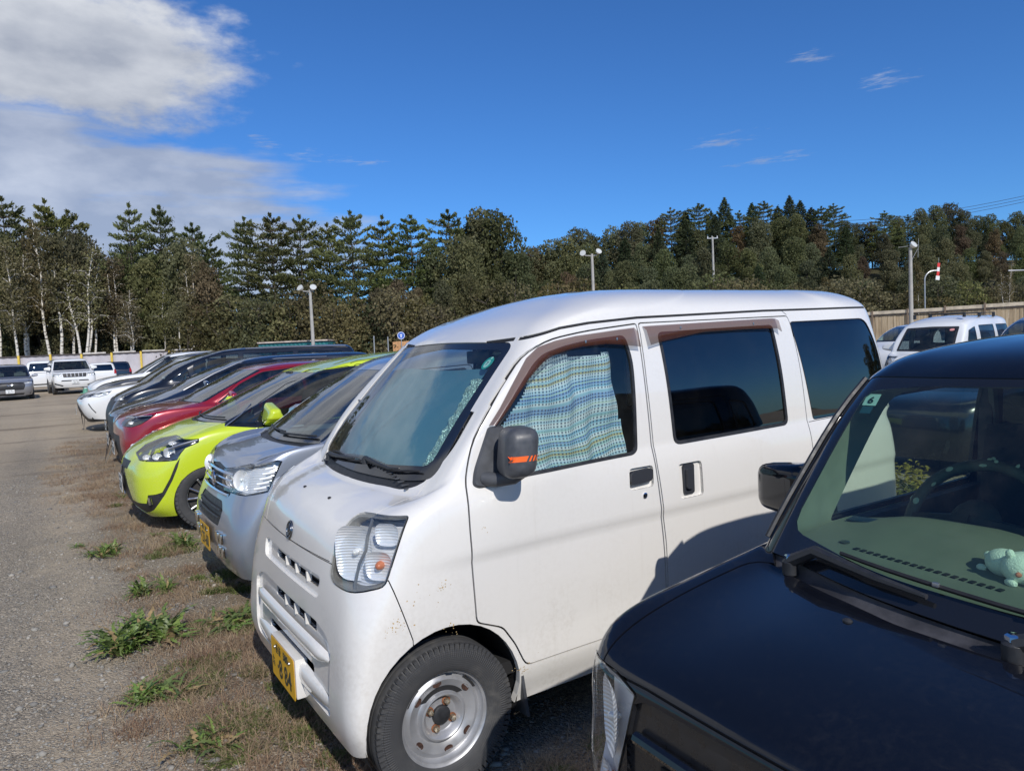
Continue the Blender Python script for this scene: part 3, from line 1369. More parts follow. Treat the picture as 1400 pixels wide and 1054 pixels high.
def fabric_material():
    m, nb, b = principled('woven curtain')
    tc = nb.n('ShaderNodeTexCoord')
    uv = nb.n('ShaderNodeUVMap')
    sp = nb.n('ShaderNodeSeparateXYZ')
    nb.link(uv.outputs[0], sp.inputs[0])
    u, v = sp.outputs[0], sp.outputs[1]
    fu = nb.math('FRACT', nb.math('MULTIPLY', u, 40))
    fv = nb.math('FRACT', nb.math('MULTIPLY', v, 40))
    row = nb.math('FLOOR', nb.math('MULTIPLY', v, 40))
    wn = nb.n('ShaderNodeTexWhiteNoise', noise_dimensions='1D')
    nb.link(row, wn.inputs['W'])
    rc = nb.ramp(wn.outputs[0], [(0, (.45, .68, .80)), (.22, (.10, .28, .62)), (.4, (.72, .80, .82)), (.56, (.55, .47, .16)), (.66, (.14, .45, .66)), (.8, (.80, .84, .84)), (.9, (.34, .60, .56))], 'CONSTANT')
    dark = nb.math('MULTIPLY', nb.mapr(fu, .48, .58, 0, 1), nb.mapr(fv, .22, .3, 0, 1))
    c = nb.mix(nb.math('MULTIPLY', dark, .85), rc, (.035, .05, .13, 1))
    lite = nb.mapr(fv, .80, .88, 0, .7)
    c = nb.mix(lite, c, (.62, .80, .84, 1))
    # wide plain bands
    bd = nb.math('FRACT', nb.math('MULTIPLY', v, 5.2))
    band = nb.math('MULTIPLY', nb.mapr(bd, .0, .02), nb.mapr(bd, .09, .11, 1, 0))
    c = nb.mix(nb.math('MULTIPLY', band, .85), c, (.28, .58, .68, 1))
    b2 = nb.math('MULTIPLY', nb.mapr(bd, .5, .52), nb.mapr(bd, .54, .56, 1, 0))
    c = nb.mix(b2, c, (.42, .66, .50, 1))
    hs = nb.n('ShaderNodeHueSaturation')
    hs.inputs['Saturation'].default_value = .72
    hs.inputs['Value'].default_value = .92
    nb.link(c, hs.inputs['Color'])
    nb.link(hs.outputs[0], b.inputs['Base Color'])
    b.inputs['Roughness'].default_value = .85
    return m


def crinkle(name, col, rough, metal, scale, strength, dist=.01, z=1.0):
    m, nb, b = principled(name)
    tc = nb.n('ShaderNodeTexCoord')
    b.inputs['Base Color'].default_value = (*col, 1)
    b.inputs['Roughness'].default_value = rough
    b.inputs['Metallic'].default_value = metal
    vo = nb.n('ShaderNodeTexVoronoi', feature='DISTANCE_TO_EDGE')
    nb.link(nb.vmath('ADD', tc.outputs['Object'], nb.vmath('MULTIPLY', nb.noise(tc.outputs['Object'], scale * .4, 3, out=1), (.06, .06, .06))), vo.inputs['Vector'])
    vo.inputs['Scale'].default_value = scale
    bump(nb, b, nb.math('ADD', nb.mapr(vo.outputs[0], 0, .12), nb.noise(tc.outputs['Object'], scale * 2, 3)), strength, dist)
    return m


def van_rows():
    R = []

    def r(zf, xf, w, zs, crx, cry, bow, xr, zr=None, rcr=.09, rbow=.03):
        R.append(dict(zf=zf, xf=xf, w=w, zs=zs, crx=crx, cry=cry, bow=bow, xr=xr, zr=zs if zr is None else zr, rcr=rcr, rbow=rbow))
    r(.215, .135, .690, .225, .045, .08, .004, 3.40)
    r(.300, .112, .716, .300, .042, .09, .003, 3.44)
    r(.450, .110, .730, .450, .055, .11, .005, 3.47)
    r(.600, .118, .736, .600, .085, .15, .010, 3.48)
    r(.720, .128, .738, .720, .13, .18, .018, 3.47)
    r(.830, .143, .737, .850, .19, .23, .026, 3.46)
    r(.920, .165, .734, .960, .23, .25, .035, 3.44)
    r(.985, .220, .727, 1.04, .25, .24, .045, 3.42)
    r(1.025, .310, .717, 1.09, .24, .20, .055, 3.41)
    r(1.050, .405, .707, 1.125, .12, .13, .070, 3.455)     # 9 base of the windscreen
    r(1.190, .515, .697, 1.240, .075, .105, .062, 3.445)
    r(1.340, .648, .682, 1.375, .065, .100, .055, 3.43)
    r(1.480, .780, .660, 1.500, .075, .100, .053, 3.415)
    r(1.610, .910, .634, 1.612, .09, .11, .050, 3.405)     # 13 top of the windscreen
    r(1.668, 1.000, .612, 1.665, .13, .14, .05, 3.42, None, .1)
    r(1.735, 1.17, .572, 1.728, .22, .18, .05, 3.415, 1.735, .12)
    r(1.785, 1.32, .490, 1.778, .28, .22, .05, 3.385, 1.785, .15)
    r(1.824, 1.55, .30, 1.822, .25, .18, .04, 3.29, 1.825, .1)
    r(1.836, 1.72, .0, 1.840, .02, .0, .0, 3.16, None, .0)
    return R


def van_disp(S):
    x, y, z = S[..., 0], S[..., 1], S[..., 2]
    # shoulder crease along the doors: lower half stands 7 mm further in
    t = np.clip((z - .818) / .03, 0, 1)
    t = t * t * (3 - 2 * t)
    front = np.clip((x - .30) / .35, 0, 1)
    flank = np.clip((np.abs(y) - .66) / .05, 0, 1)
    S[..., 1] = y + (1 - t) * front * flank * .009 * np.where(y < 0, 1, -1) * np.clip((z - .30) / .2, 0, 1)
    # sill tuck-under
    k = np.clip((.36 - z) / .12, 0, 1) * flank * np.clip((x - .7) / .1, 0, 1)
    S[..., 1] += k * .02 * np.where(y < 0, 1, -1)
    return S


def build_van():
    t = empty('cargo_van', ROW_O, radians(90 - YAW), radians(-.3))
    tag(t, 'white kei cargo van with brown window visors and a woven curtain in the front window', 'van', 'vehicles parked in the near row')
    s = Shell(body_surface(van_rows(), 130, 150, breaks=(9, 13), disp=van_disp))
    AX, AZ, AR = .468, .305, .306
    arch_cut(s, AX, AZ, AR)
    arch_cut(s, 2.86, .285, .305)
    only_low = dict(mind=-2.0)
    # bumper
    bp = [(-1, .0), (-1, .833), (.262, .833), (.272, .812), (.338, .60), (.36, .0)]
    s.panel('bumper', bp, 'side', gap=.004, mind=-2, only=None)
    arch_keep = circle(AX, AZ, AR, 40)
    for sd, f in (('side', lambda c: c.y < -.3), ('far', lambda c: c.y > .3)):
        pass
    # doors
    fd = [(.704, .545), (.755, .47), (.800, .372), (1.545, .372), (1.530, .70), (1.498, 1.03), (1.500, 1.40), (1.515, 1.646), (1.212, 1.622), (1.03, 1.594), (.915, 1.545), (.760, 1.398), (.628, 1.235),
          (.585, 1.10), (.576, .95), (.580, .80), (.592, .593)]
    fd = rounded(fd, [.02, .02, .03, .03, .1, .1, .1, .012, .1, .06, .08, .1, .06, .05, .05, .05, .02], 3)
    for sd in ('side', 'far'):
        s.panel('door', fd, sd, gap=.0065, mind=.2)
    sdoor = rounded([(1.556, .372), (2.545, .372), (2.57, .56), (2.60, .9), (2.590, 1.10), (2.575, 1.66), (1.528, 1.648), (1.512, 1.40), (1.510, 1.03), (1.543, .70)], .015, 2)
    s.panel('sliding_door', sdoor, 'side', gap=.0055, mind=.2)
    # roof gutter seam
    g = [(.865, 1.581), (1.0, 1.615), (1.10, 1.638), (1.25, 1.655), (1.53, 1.672), (2.4, 1.69), (3.345, 1.697)]
    for sd in ('side', 'far'):
        s.cut('gutter', strip(g, .011), sd, mind=.1)
        s.cut('gap', strip([(2.545, 1.69), (2.575, 1.665)], .004), sd)
        s.cut('gap', strip([(2.60, 1.115), (3.38, 1.135)], .003), sd)
    # hood
    hood = [(-.435, .838), (0, .835), (.435, .838), (.455, .90), (.50, .965), (.545, 1.0), (.575, 1.2), (-.575, 1.2), (-.545, 1.0), (-.50, .965), (-.455, .90)]
    s.panel('hood', hood, 'front', gap=.0035, mind=.0, test=lambda c: c.x < .7, only=None)
    # cowl, then the windscreen with its black border
    cowl = rounded([(.405, 0), (.418, .25), (.452, .45), (.505, .565), (.60, .62), (.70, .60), (.70, -.60), (.60, -.62), (.505, -.565), (.452, -.45), (.418, -.25)], [.1, .1, .05, .05, .03, 0, 0, .03, .05, .05, .1], 3)
    s.cut('cowl', cowl, 'top', mind=.05, test=lambda c: c.z > 1.0)
    ws = [(-.578, 1.105), (-.46, 1.088), (0, 1.078), (.46, 1.088), (.578, 1.105), (.60, 1.14), (.535, 1.572), (.50, 1.592), (0, 1.606), (-.50, 1.592), (-.535, 1.572), (-.60, 1.14)]
    ws = rounded(ws, [.03, .1, .2, .1, .03, .02, .03, .05, .2, .05, .03, .02], 3)
    s.cut('frit', ws, 'front', mind=.02, test=lambda c: c.x < 1.4)
    wsi = rounded([(-.535, 1.145), (0, 1.115), (.535, 1.145), (.495, 1.565), (0, 1.580), (-.495, 1.565)], [.05, .1, .05, .03, .1, .03], 3)
    s.cut('windscreen', wsi, 'front', mind=.02, test=lambda c: c.x < 1.4)
    # side windows
    wf = rounded([(.705, 1.085), (.700, 1.25), (.757, 1.315), (.84, 1.405), (.935, 1.503), (.99, 1.540), (1.09, 1.566), (1.22, 1.585), (1.43, 1.600), (1.452, 1.50), (1.418, 1.115), (1.39, 1.098)],
                 [.03, .03, .03, .05, .05, .03, .05, .05, .03, .05, .02, .02], 3)
    wr = rounded([(1.630, 1.110), (1.625, 1.605), (2.425, 1.618), (2.435, 1.118)], [.04, .03, .03, .04], 4)
    wq = rounded([(2.640, 1.122), (2.570, 1.63), (3.245, 1.635), (3.305, 1.50), (3.355, 1.135)], [.02, .03, .06, .08, .03], 4)
    for sd in ('side', 'far'):
        for nm, w_, tk in (('door_window', wf, .014), ('slide_window', wr, .016), ('quarter_window', wq, .004)):
            s.cut('window_rubber', w_, sd, mind=.2)
            s.cut(nm, inset(w_, tk), sd, mind=.2)
    # door handle and recesses
    hr = rounded([(1.345, .955), (1.478, .955), (1.486, 1.045), (1.352, 1.045)], .018, 3)
    s.cut('recess', hr, 'side')
    sr = rounded([(1.632, .875), (1.775, .875), (1.775, 1.028), (1.632, 1.028)], .018, 3)
    s.cut('recess_b', sr, 'side')
    # lamp
    lp = [(.508, .995), (.630, 1.005), (.765, 1.012), (.742, .914), (.711, .797), (.587, .770), (.478, .777), (.454, .799), (.467, .904)]
    lp = rounded(lp, [.04, .08, .01, .08, .02, .08, .03, .02, .08], 3)
    AMB = AMBER

    def inner(P0, root, D):
        sh = .15 if D.y > 0 else 0

        def P(u, v, d):
            return P0(u + sh, v, d)
        bowl(P, root, .553, .885, .072, .026, D, RIBREF, .098, 'main_reflector', BULB, .012)
        bowl(P, root, .688, .955, .044, .026, D, RIBREF, .040, 'side_reflector')
        bowl(P, root, .672, .855, .050, .026, D, RIBREF, .050, 'signal_reflector', AMB, .016)
        # dark divider between the chambers
        pts = [P(.600, 1.0, .012), P(.618, .95, .012), P(.622, .905, .012), P(.600, .86, .012), P(.592, .80, .012), P(.594, .772, .012)]
        MB().tube([p for p in pts if p], .006, 6).build('divider', simple('lamp grey', (.12, .13, .14), .3), root)
    for sy in (-1, 1):
        headlamp(s, t, 'lamp%d' % sy, [(u + (.15 if sy > 0 else 0), v) for u, v in lp], obl(50, sy), .070, .007, simple('lamp seal', (.16, .16, .15), .5), RIBREF, inner)
    # grille slots and bumper recesses
    s.cut('bumper_recess', rounded([(-.375, .69), (.375, .69), (.385, .772), (-.385, .772)], .03, 3), 'front', mind=.2)
    s.cut('slot', rounded([(-.335, .720), (.20, .720), (.21, .753), (-.345, .753)], .012, 3), 'front', mind=.2)
    rec = rounded([(-.505, .300), (.505, .300), (.520, .555), (.47, .592), (.355, .612), (-.355, .612), (-.47, .592), (-.520, .555)], [.04, .04, .05, .05, .02, .02, .05, .05], 3)
    s.cut('bumper_recess', rec, 'front', mind=.2)
    s.cut('slot', rounded([(-.335, .556), (.20, .556), (.20, .595), (-.335, .595)], .010, 3), 'front', mind=.2)
    s.cut('slot', rounded([(-.30, .315), (.30, .315), (.31, .425), (-.31, .425)], .02, 3), 'front', mind=.2)
    # wheel arches again: the bumper cut went over them
    arch_cut(s, AX, AZ, AR, sides=('side', 'far'))
    s.delete('hole')

    body = s.region('body', WHITE, t, 'body_shell', flange=.022)
    bum = s.region('bumper', WHITE, t, 'front_bumper', flange=.02)
    rc = s.region('bumper_recess', WHITE, bum, 'recess_panel', offset=-.014, flange=.02)
    s.region('hood', WHITE, t, 'hood', flange=.012)
    drs = s.both('door', WHITE, t, 'front_door', flange=.014)
    door = drs[0]
    sl = s.region('sliding_door', WHITE, t, 'sliding_door', flange=.014)
    s.region('gap', SEAM, t, 'panel_gap', offset=-.009, flange=0)
    s.both('gutter', SEAM, t, 'roof_gutter', offset=-.003, flange=0)
    s.region('cowl', BLACKPL, t, 'cowl_panel', offset=-.012, flange=.0)
    s.region('frit', FRIT, t, 'windscreen_border', offset=-.004, flange=.004)
    wsc = s.region('windscreen', WSG, t, 'windscreen', offset=-.004, flange=0)
    s.both('window_rubber', BLACKPL, t, 'window_seal', offset=.002, flange=.008)
    s.both('door_window', CLEARG, drs, 'front_window', offset=-.004, flange=0)
    s.both('slide_window', TINTG, (sl, t), 'rear_window', offset=-.004, flange=0)
    s.both('quarter_window', TINTG, t, 'quarter_window', offset=-.002, flange=0)
    s.region('recess', WHITE, door, 'handle_recess', offset=-.016, flange=-.016)
    s.region('recess_b', WHITE, sl, 'handle_recess', offset=-.016, flange=-.016)
    s.region('slot', VOID, bum, 'air_intake', offset=-.05, flange=-.030)
    # dark core so that no light leaks through
    for sy in (-1, 1):
        liner(t, AX, AZ, AR + .004, sy * .690, sy * .42)
        liner(t, 2.86, .285, .315, sy * .70, sy * .42)
    m = MB()
    m.box((1.8, 0, .36), (3.1, 1.34, .05))
    m.box((1.8, 0, .27), (2.4, .6, .12))
    m.box((.30, 0, .60), (.02, 1.1, .5))
    m.build('underbody', VOID, t)

    # slot louvres: white posts across the slots
    m = MB()
    for y in (-.225, -.090, .045):
        for z0, z1 in ((.718, .755), (.554, .597)):
            m = MB()
            p, n = s.hit(y, (z0 + z1) / 2, 'front')
            m.box((p.x + .016, y, (z0 + z1) / 2), (.020, .011, z1 - z0), bev=.002)
            m.build('grille_post', WHITE, bum)
            m = MB()
    m = MB()
    for zz in (.737, .576):
        m.box((.165, -.06, zz), (.004, .52, .005))
    m.build('grille_mesh', BLACKPL, bum)
    # bumper bar in front of the recess
    pts = []
    for k in range(25):
        y = -.50 + 1.0 * k / 24
        p, n = s.hit(y, .505, 'front')
        e = min(1, (1 - abs(y) / .5) * 5)
        pts.append(p + n * (-.018 + .020 * e))
    V, Fc = [], []
    prof = [(-.004, .034), (.012, .026), (.016, 0), (.010, -.024), (-.012, -.036)]
    for p in pts:
        e = min(1, (1 - abs(p.y) / .5) * 4 + .25)
        for dx, dz in prof:
            V.append((p.x - dx, p.y, p.z + dz * e))
    k = len(prof)
    for i in range(len(pts) - 1):
        for j in range(k - 1):
            Fc.append((i * k + j, i * k + j + 1, (i + 1) * k + j + 1, (i + 1) * k + j))
    mesh('bumper_bar', V, Fc, WHITE, bum, smooth=True)
    pts = []
    for sg in (-1, 1):
        pts = []
        for k in range(11):
            y = sg * (.17 + .33 * k / 10)
            p, n = s.hit(y, .345, 'front')
            pts.append((p, y))
        V, Fc = [], []
        for p, y in pts:
            e = max(.15, 1 - ((abs(y) - .17) / .34) ** 2)
            for dx, dz in ((-.012, .045), (.010, .036), (.016, .0), (.010, -.03), (-.01, -.04)):
                V.append((p.x - dx * e + .008, y, .345 + dz * (0.4 + .6 * e)))
        for i in range(len(pts) - 1):
            for j in range(4):
                Fc.append((i * 5 + j, i * 5 + j + 1, (i + 1) * 5 + j + 1, (i + 1) * 5 + j))
        mesh('bumper_lip', V, Fc, WHITE, bum, smooth=True)
    m = MB()
    m.box((.112, 0, .325), (.05, .352, .158), bev=.008)
    m.build('plate_bracket', WHITE, bum)
    number_plate(bum, (.084, 0, .317), big='·8 84', small='580')

    # emblem: oval ring with an open letter D
    p, n = s.hit(0, .872, 'front')
    M = frame_m(p + n * .002, (0, -1, 0), Vector((n.z, 0, -n.x)) if n.x < 0 else (0, 0, 1))
    M = frame_m(p + n * .002, (0, -1, 0), Vector((0, -1, 0)).cross(n) * -1)
    m = MB()
    ring = [M @ Vector((.0345 * cos(a), .0345 * sin(a), 0)) for a in np.linspace(0, 2 * pi, 37)[:-1]]
    m.tube(ring, .0042, 8, closed=True)
    dl = [(-.012, -.026), (-.012, .016), (-.004, .024), (.008, .020), (.018, .008), (.019, -.004), (.010, -.016), (-.004, -.020), (-.026, -.016)]
    m.tube([M @ Vector((u, v, .001)) for u, v in dl], .0042, 8)
    m.tube([M @ Vector((u, v, .001)) for u, v in [(-.026, .010), (-.006, .010), (.006, .002), (-.008, -.006)]], .0036, 8)
    m.build('emblem', simple('emblem metal', (.20, .21, .23), .22, 1.0), t)

    # washer nozzles
    for y in (.16, -.16):
        p, n = s.hit(.27, y, 'top')
        MB().ball(p, (.008, .011, .006), 10).build('washer_nozzle', BLACKPL, t)

    # cowl detail and wipers
    m = MB()
    for y in np.linspace(-.48, .48, 33):
        p, n = s.hit(.47, y, 'top')
        if p:
            m.box(p - n * .010, (.05, .012, .004))
    m.build('cowl_slats', GREYPL, t)

    def wiper(py, pe, tipx):
        w = MB()
        p0, n0 = s.hit(.462, py, 'top')
        P0 = p0 + n0 * .012
        w.lathe([(.016, -.012), (.016, .010), (.010, .018), (.0001, .019)], 12, axis='Z', c=P0)
        ym = py + (pe - py) * .55

        def on(y, z, lift):
            q, n = s.hit(y, z, 'front')
            return (q + n * lift) if q is not None else None
        q1, q2 = on(ym, 1.112, .016), on(ym + (pe - ym) * .35, 1.118, .012)
        w.tube([P0 + Vector((0, 0, .012)), (P0 + q1) / 2 + Vector((-.004, 0, .006)), q1, q2], [.010, .008, .006, .004], 6)
        w.build('wiper', BLACKPL, t)
        b = MB()
        bl = []
        for k in range(9):
            y = ym - (pe - py) * .55 + (pe - py) * 1.0 * k / 8
            q = on(y, 1.115 + .006 * sin(k), .008)
            if q:
                bl.append(q)
        b.tube(bl, .0045, 5)
        b.build('wiper_blade', RUBBER, bpy.data.objects.get(w.__dict__.get('n', '')) or t)
    wiper(.36, -.12, 0)
    wiper(-.10, -.50, 0)
    # A-post corner filler, windscreen molding on the near side
    # wheels
    make_wheel(t, AX - .004, -.638, .268, .274, .150, .170, 'steel', -1, 80)
    make_wheel(t, AX - .004, .638, .268, .274, .150, .170, 'steel', 1, 48)
    make_wheel(t, 2.86, -.625, .268, .272, .150, .167, 'steel', -1, 48)
    make_wheel(t, 2.86, .625, .268, .272, .150, .167, 'steel', 1, 48)
    # mud flaps
    for sy in (-1, 1):
        m = MB()
        V = [(.735, sy * .715, .47), (.752, sy * .56, .50), (.775, sy * .715, .36), (.790, sy * .56, .36), (.800, sy * .712, .17), (.808, sy * .56, .155)]
        V2 = [(x + .012, y, z) for x, y, z in V]
        m.add(V + V2, [(0, 1, 3, 2), (2, 3, 5, 4), (6, 8, 9, 7), (8, 10, 11, 9), (0, 2, 8, 6), (2, 4, 10, 8), (1, 7, 9, 3), (3, 9, 11, 5), (4, 5, 11, 10), (0, 6, 7, 1)])
        m.build('mud_flap', GREYPL, t)

    # door handle
    p, n = s.hit(1.41, 1.005, 'side')
    m = MB()
    poly = rounded([(1.348, .978), (1.470, .982), (1.474, 1.036), (1.352, 1.032)], .02, 4)
    m.prism(poly, lambda u, v, h: Vector((u, p.y - h, v)), -.012, .010)
    m.build('door_handle', simple('handle dark', (.035, .038, .046), .4), door)
    p, n = s.hit(1.425, .925, 'side')
    m = MB()
    m.lathe([(.0125, .002), (.0125, -.004), (.009, -.006), (.0085, -.004), (.0001, -.003)], 20, c=p)
    m.build('key_lock', CHROME, door)
    m = MB()
    m.box((p.x, p.y - .0062, p.z), (.0035, .003, .012))
    m.build('keyhole', VOID, door)
    p, n = s.hit(1.70, .95, 'side')
    m = MB()
    poly = rounded([(1.663, .890), (1.726, .890), (1.726, 1.022), (1.663, 1.022)], .012, 3)
    m.prism(poly, lambda u, v, h: Vector((u, p.y - h, v)), -.014, -.004)
    poly = rounded([(1.668, .915), (1.705, .915), (1.705, 1.005), (1.668, 1.005)], .012, 3)
    m.prism(poly, lambda u, v, h: Vector((u, p.y - h, v)), -.006, .012)
    m.build('slide_handle', simple('handle dark', (.035, .038, .046), .4), sl)

    # brown window visors standing off the doors
    m_, nb, b = principled('brown acrylic')
    b.inputs['Base Color'].default_value = (.115, .042, .026, 1)
    b.inputs['Roughness'].default_value = .12
    b.inputs['Alpha'].default_value = .62
    VIS = m_

    def visor(top, bot, parent, name):
        V, Fc = [], []
        n = len(top)
        for i in range(n):
            for q, off in ((top[i], .003), ((top[i][0] * .75 + bot[i][0] * .25, top[i][1] * .75 + bot[i][1] * .25), .020), (bot[i], .027)):
                p, nn = s.hit(q[0], q[1], 'side')
                V.append(p + nn * off)
        for i in range(n):
            V.append(Vector(V[i * 3 + 2]) + Vector((0, .006, 0)))
        for i in range(n - 1):
            for j in range(2):
                Fc.append((i * 3 + j, i * 3 + j + 1, (i + 1) * 3 + j + 1, (i + 1) * 3 + j))
            Fc.append((i * 3 + 2, 3 * n + i, 3 * n + i + 1, (i + 1) * 3 + 2))
        o = mesh(name, V, Fc, VIS, parent, smooth=True)
        return o
    tp = [(.705, 1.290), (.76, 1.350), (.84, 1.445), (.915, 1.525), (.975, 1.566), (1.06, 1.588), (1.16, 1.603), (1.30, 1.614), (1.40, 1.622), (1.495, 1.628)]
    bt = [(.722, 1.286), (.79, 1.348), (.885, 1.440), (.965, 1.500), (1.02, 1.525), (1.09, 1.543), (1.17, 1.554), (1.30, 1.560), (1.40, 1.552), (1.490, 1.540)]
    visor(tp, bt, door, 'window_visor')
    tp = [(1.545, 1.632), (1.60, 1.634), (1.9, 1.640), (2.2, 1.646), (2.44, 1.650), (2.465, 1.648)]
    bt = [(1.548, 1.545), (1.60, 1.555), (1.9, 1.592), (2.2, 1.596), (2.43, 1.592), (2.455, 1.576)]
    visor(tp, bt, sl, 'window_visor')
    m = MB()
    for x, z in ((1.19, 1.573), (1.36, 1.578), (1.75, 1.612), (2.25, 1.617)):
        p, n = s.hit(x, z, 'side')
        m.box(p + n * .026, (.007, .004, .012), bev=.001)
    m.build('visor_clip', SILVERM, door)

    # curtain behind the front window
    V, Fc, UVs = [], [], []
    nu, nv = 60, 44
    for i in range(nu + 1):
        for j in range(nv + 1):
            a, b_ = i / nu, j / nv
            x = .74 + .655 * a
            z = 1.055 + .50 * b_
            if True:
                z0 = z
                p, n = s.hit(min(x, 1.42), max(z, 1.06), 'side')
                y = (p.y if p else -.69) + .042
                sag = .010 * sin(x * 26 + z * 6) + .008 * sin(x * 61 - z * 9) + .006 * sin(z * 33 + x * 4)
                V.append((x, y + sag, z))
                UVs.append((a * 1.25 + .03 * sin(b_ * 5), b_ + .05 * sin(a * 3.4 + .6) - .04 * a + .014 * sin(a * 11 + b_ * 5) + .10 * max(0, .35 - a)))
    for i in range(nu):
        for j in range(nv):
            x = .74 + .655 * (i + .5) / nu
            z = 1.055 + .50 * (j + .5) / nv
            if x > 1.372 - .03 * (z - 1.1) or z > 1.535 + .012 * sin(x * 9) or z > 1.15 + (x - .655) * 1.02:
                continue
            k = i * (nv + 1) + j
            Fc.append((k, k + nv + 1, k + nv + 2, k + 1))
    o = mesh('window_curtain', V, Fc, fabric_material(), t, smooth=True)
    uvl = o.data.uv_layers.new(name='UVMap')
    for lp_ in o.data.loops:
        uvl.data[lp_.index].uv = UVs[lp_.vertex_index]

    # folded foil sun shade behind the windscreen
    SH = crinkle('sun shade foil', (.17, .34, .43), .34, .4, 3.0, .12, .02)  # teal base colour carries the sky's reflection in the silver foil
    FOIL = crinkle('crumpled foil', (.72, .88, .82), .34, .55, 55.0, 1.0, .008)
    rs = random.Random(3)

    def sheet(y0, y1, z0, z1, off, amp, mat, name, ny, nz, slant=0.0):
        V, Fc = [], []
        for i in range(ny + 1):
            for j in range(nz + 1):
                zz = z0 + (z1 - z0) * j / nz
                w = 1 - .13 * (zz - 1.1)
                y = (y0 + (y1 - y0) * i / ny) * w + slant * (zz - 1.1)
                p, n = s.hit(y, zz, 'front')
                if p is None:
                    p, n = s.hit(y * .9, zz, 'front')
                V.append(p - n * (off + amp * (rs.random() - .5) + .006 * sin(y * 9 + zz * 14)))
        for i in range(ny):
            for j in range(nz):
                k = i * (nz + 1) + j
                Fc.append((k, k + 1, k + nz + 2, k + nz + 1))
        return mesh(name, V, Fc, mat, t, smooth=amp < .004)
    sheet(-.46, .54, 1.115, 1.515, .045, .0015, SH, 'sun_shade', 24, 16)
    sheet(-.545, -.455, 1.13, 1.47, .035, .014, FOIL, 'sun_shade_edge', 7, 34, .09)
    # mirror and visor bits at the top of the screen
    m = MB()
    m.box((1.02, -.12, 1.53), (.03, .20, .06), bev=.01)
    m.build('room_mirror', BLACKPL, t)
    m = MB()
    m.box((1.08, -.36, 1.545), (.12, .26, .012), bev=.004)
    m.build('sun_visor', simple('beige cloth', (.42, .42, .38), .8), t)
    # inspection sticker
    p, n = s.hit(-.445, 1.520, 'front')
    M = frame_m(p - n * .012, (0, -1, 0), Vector((0, -1, 0)).cross(n) * -1)
    m = MB()
    m.prism(circle(0, 0, .034, 24), lambda u, v, d: M @ Vector((u, v, d)), -.0006, .0)
    st = m.build('inspection_sticker', simple('sticker green', (.03, .42, .36), .5), t)
    m = MB()
    m.prism(circle(0, -.004, .018, 20, .022), lambda u, v, d: M @ Vector((u, v, d)), .0004, .0010)
    m.prism(circle(.006, .027, .008, 12, .007), lambda u, v, d: M @ Vector((u, v, d)), .0004, .0010)
    m.build('sticker_disc', simple('sticker pale', (.60, .85, .80), .5), st)
    text_obj('characters', '7', .026, M @ Matrix.Translation((0, -.004, .0014)), PLATEINK, st)

    # wing mirror
    m = MB()
    poly = rounded([(.765, 1.285), (.700, 1.285), (.625, 1.14), (.610, 1.085), (.632, 1.072), (.735, 1.074), (.770, 1.09)], [.01, .01, .05, .02, .02, .02, .01], 3)
    ins = inset(poly, .006)
    V = []
    for q in poly:
        pp, n = s.hit(*q, 'side')
        V.append(pp + n * .001)
    for q in ins:
        pp, n = s.hit(*q, 'side')
        V.append(pp + n * .014)
    k = len(poly)
    Fc = [(i, (i + 1) % k, k + (i + 1) % k, k + i) for i in range(k)] + [tuple(range(k, 2 * k))]
    m.add(V, Fc)
    m.tube([(.655, -.715, 1.105), (.69, -.755, 1.100), (.735, -.800, 1.108), (.755, -.83, 1.13)], [.026, .026, .024, .022], 10)
    mbase = m.build('mirror_mount', GREYPL, t)
    bm = bmesh.new()
    bmesh.ops.create_cube(bm, size=1)
    for v in bm.verts:
        v.co = Vector((v.co.x * .135, v.co.y * .17, v.co.z * .175))
    bmesh.ops.bevel(bm, geom=bm.edges[:], offset=.046, segments=6, affect='EDGES', profile=.52)
    for v in bm.verts:
        f = (v.co.z + .1) / .2
        v.co.y *= 1 - .10 * f
        v.co.x += (-.012 + .030 * f) + .02 * (v.co.y / .09) ** 2 * .5
        if v.co.x < 0:
            v.co.x *= .75
    bm.verts.index_update()
    me = bpy.data.meshes.new('mirror_housing')
    R = Matrix.Rotation(radians(-16), 3, 'Z')
    for v in bm.verts:
        v.co = R @ v.co + Vector((.722, -.825, 1.205))
    bm.to_mesh(me)
    bm.free()
    me.polygons.foreach_set('use_smooth', [True] * len(me.polygons))
    mh = link('mirror_housing', me, simple('mirror black plastic', (.060, .064, .073), .42, noise=.15, nscale=40, bumpy=.04, bscale=600), mbase)
    ORANGE = simple('orange tape', (.85, .13, .015), .45)
    bb = BVHTree.FromObject(mh, bpy.context.evaluated_depsgraph_get())

    def onm(x, z):
        loc, n, i, d = bb.ray_cast(Vector((x, -1.6, z)), Vector((0, 1, 0)))
        return loc, n
    for x0, x1 in ((.660, .722), (.730, .737), (.744, .751), (.758, .765)):
        m = MB()
        V = []
        ns = max(1, int((x1 - x0) / .008))
        for q in range(ns + 1):
            for z, dxx in ((1.180, -.004), (1.190, .001), (1.199, .006)):
                loc, n = onm(x0 + (x1 - x0) * q / ns + dxx, z)
                V.append((loc if loc else Vector((x0, -.90, z))) + Vector((-.0004, -.0012, 0)))
        m.add(V, [(3 * q + r_, 3 * q + 3 + r_, 3 * q + 4 + r_, 3 * q + 1 + r_) for q in range(ns) for r_ in (0, 1)])
        m.build('orange_stripe', ORANGE, mh)

    # steering wheel and seats, faintly visible
    m = MB()
    m.box((1.30, -.32, .95), (.12, .48, .75), Matrix.Rotation(radians(12), 3, 'Y'), bev=.05)
    m.box((1.30, .32, .95), (.12, .48, .75), Matrix.Rotation(radians(12), 3, 'Y'), bev=.05)
    m.build('seat', simple('grey cloth', (.10, .10, .11), .9), t)
    m = MB()
    m.box((.72, 0, .95), (.4, 1.24, .18), bev=.04)
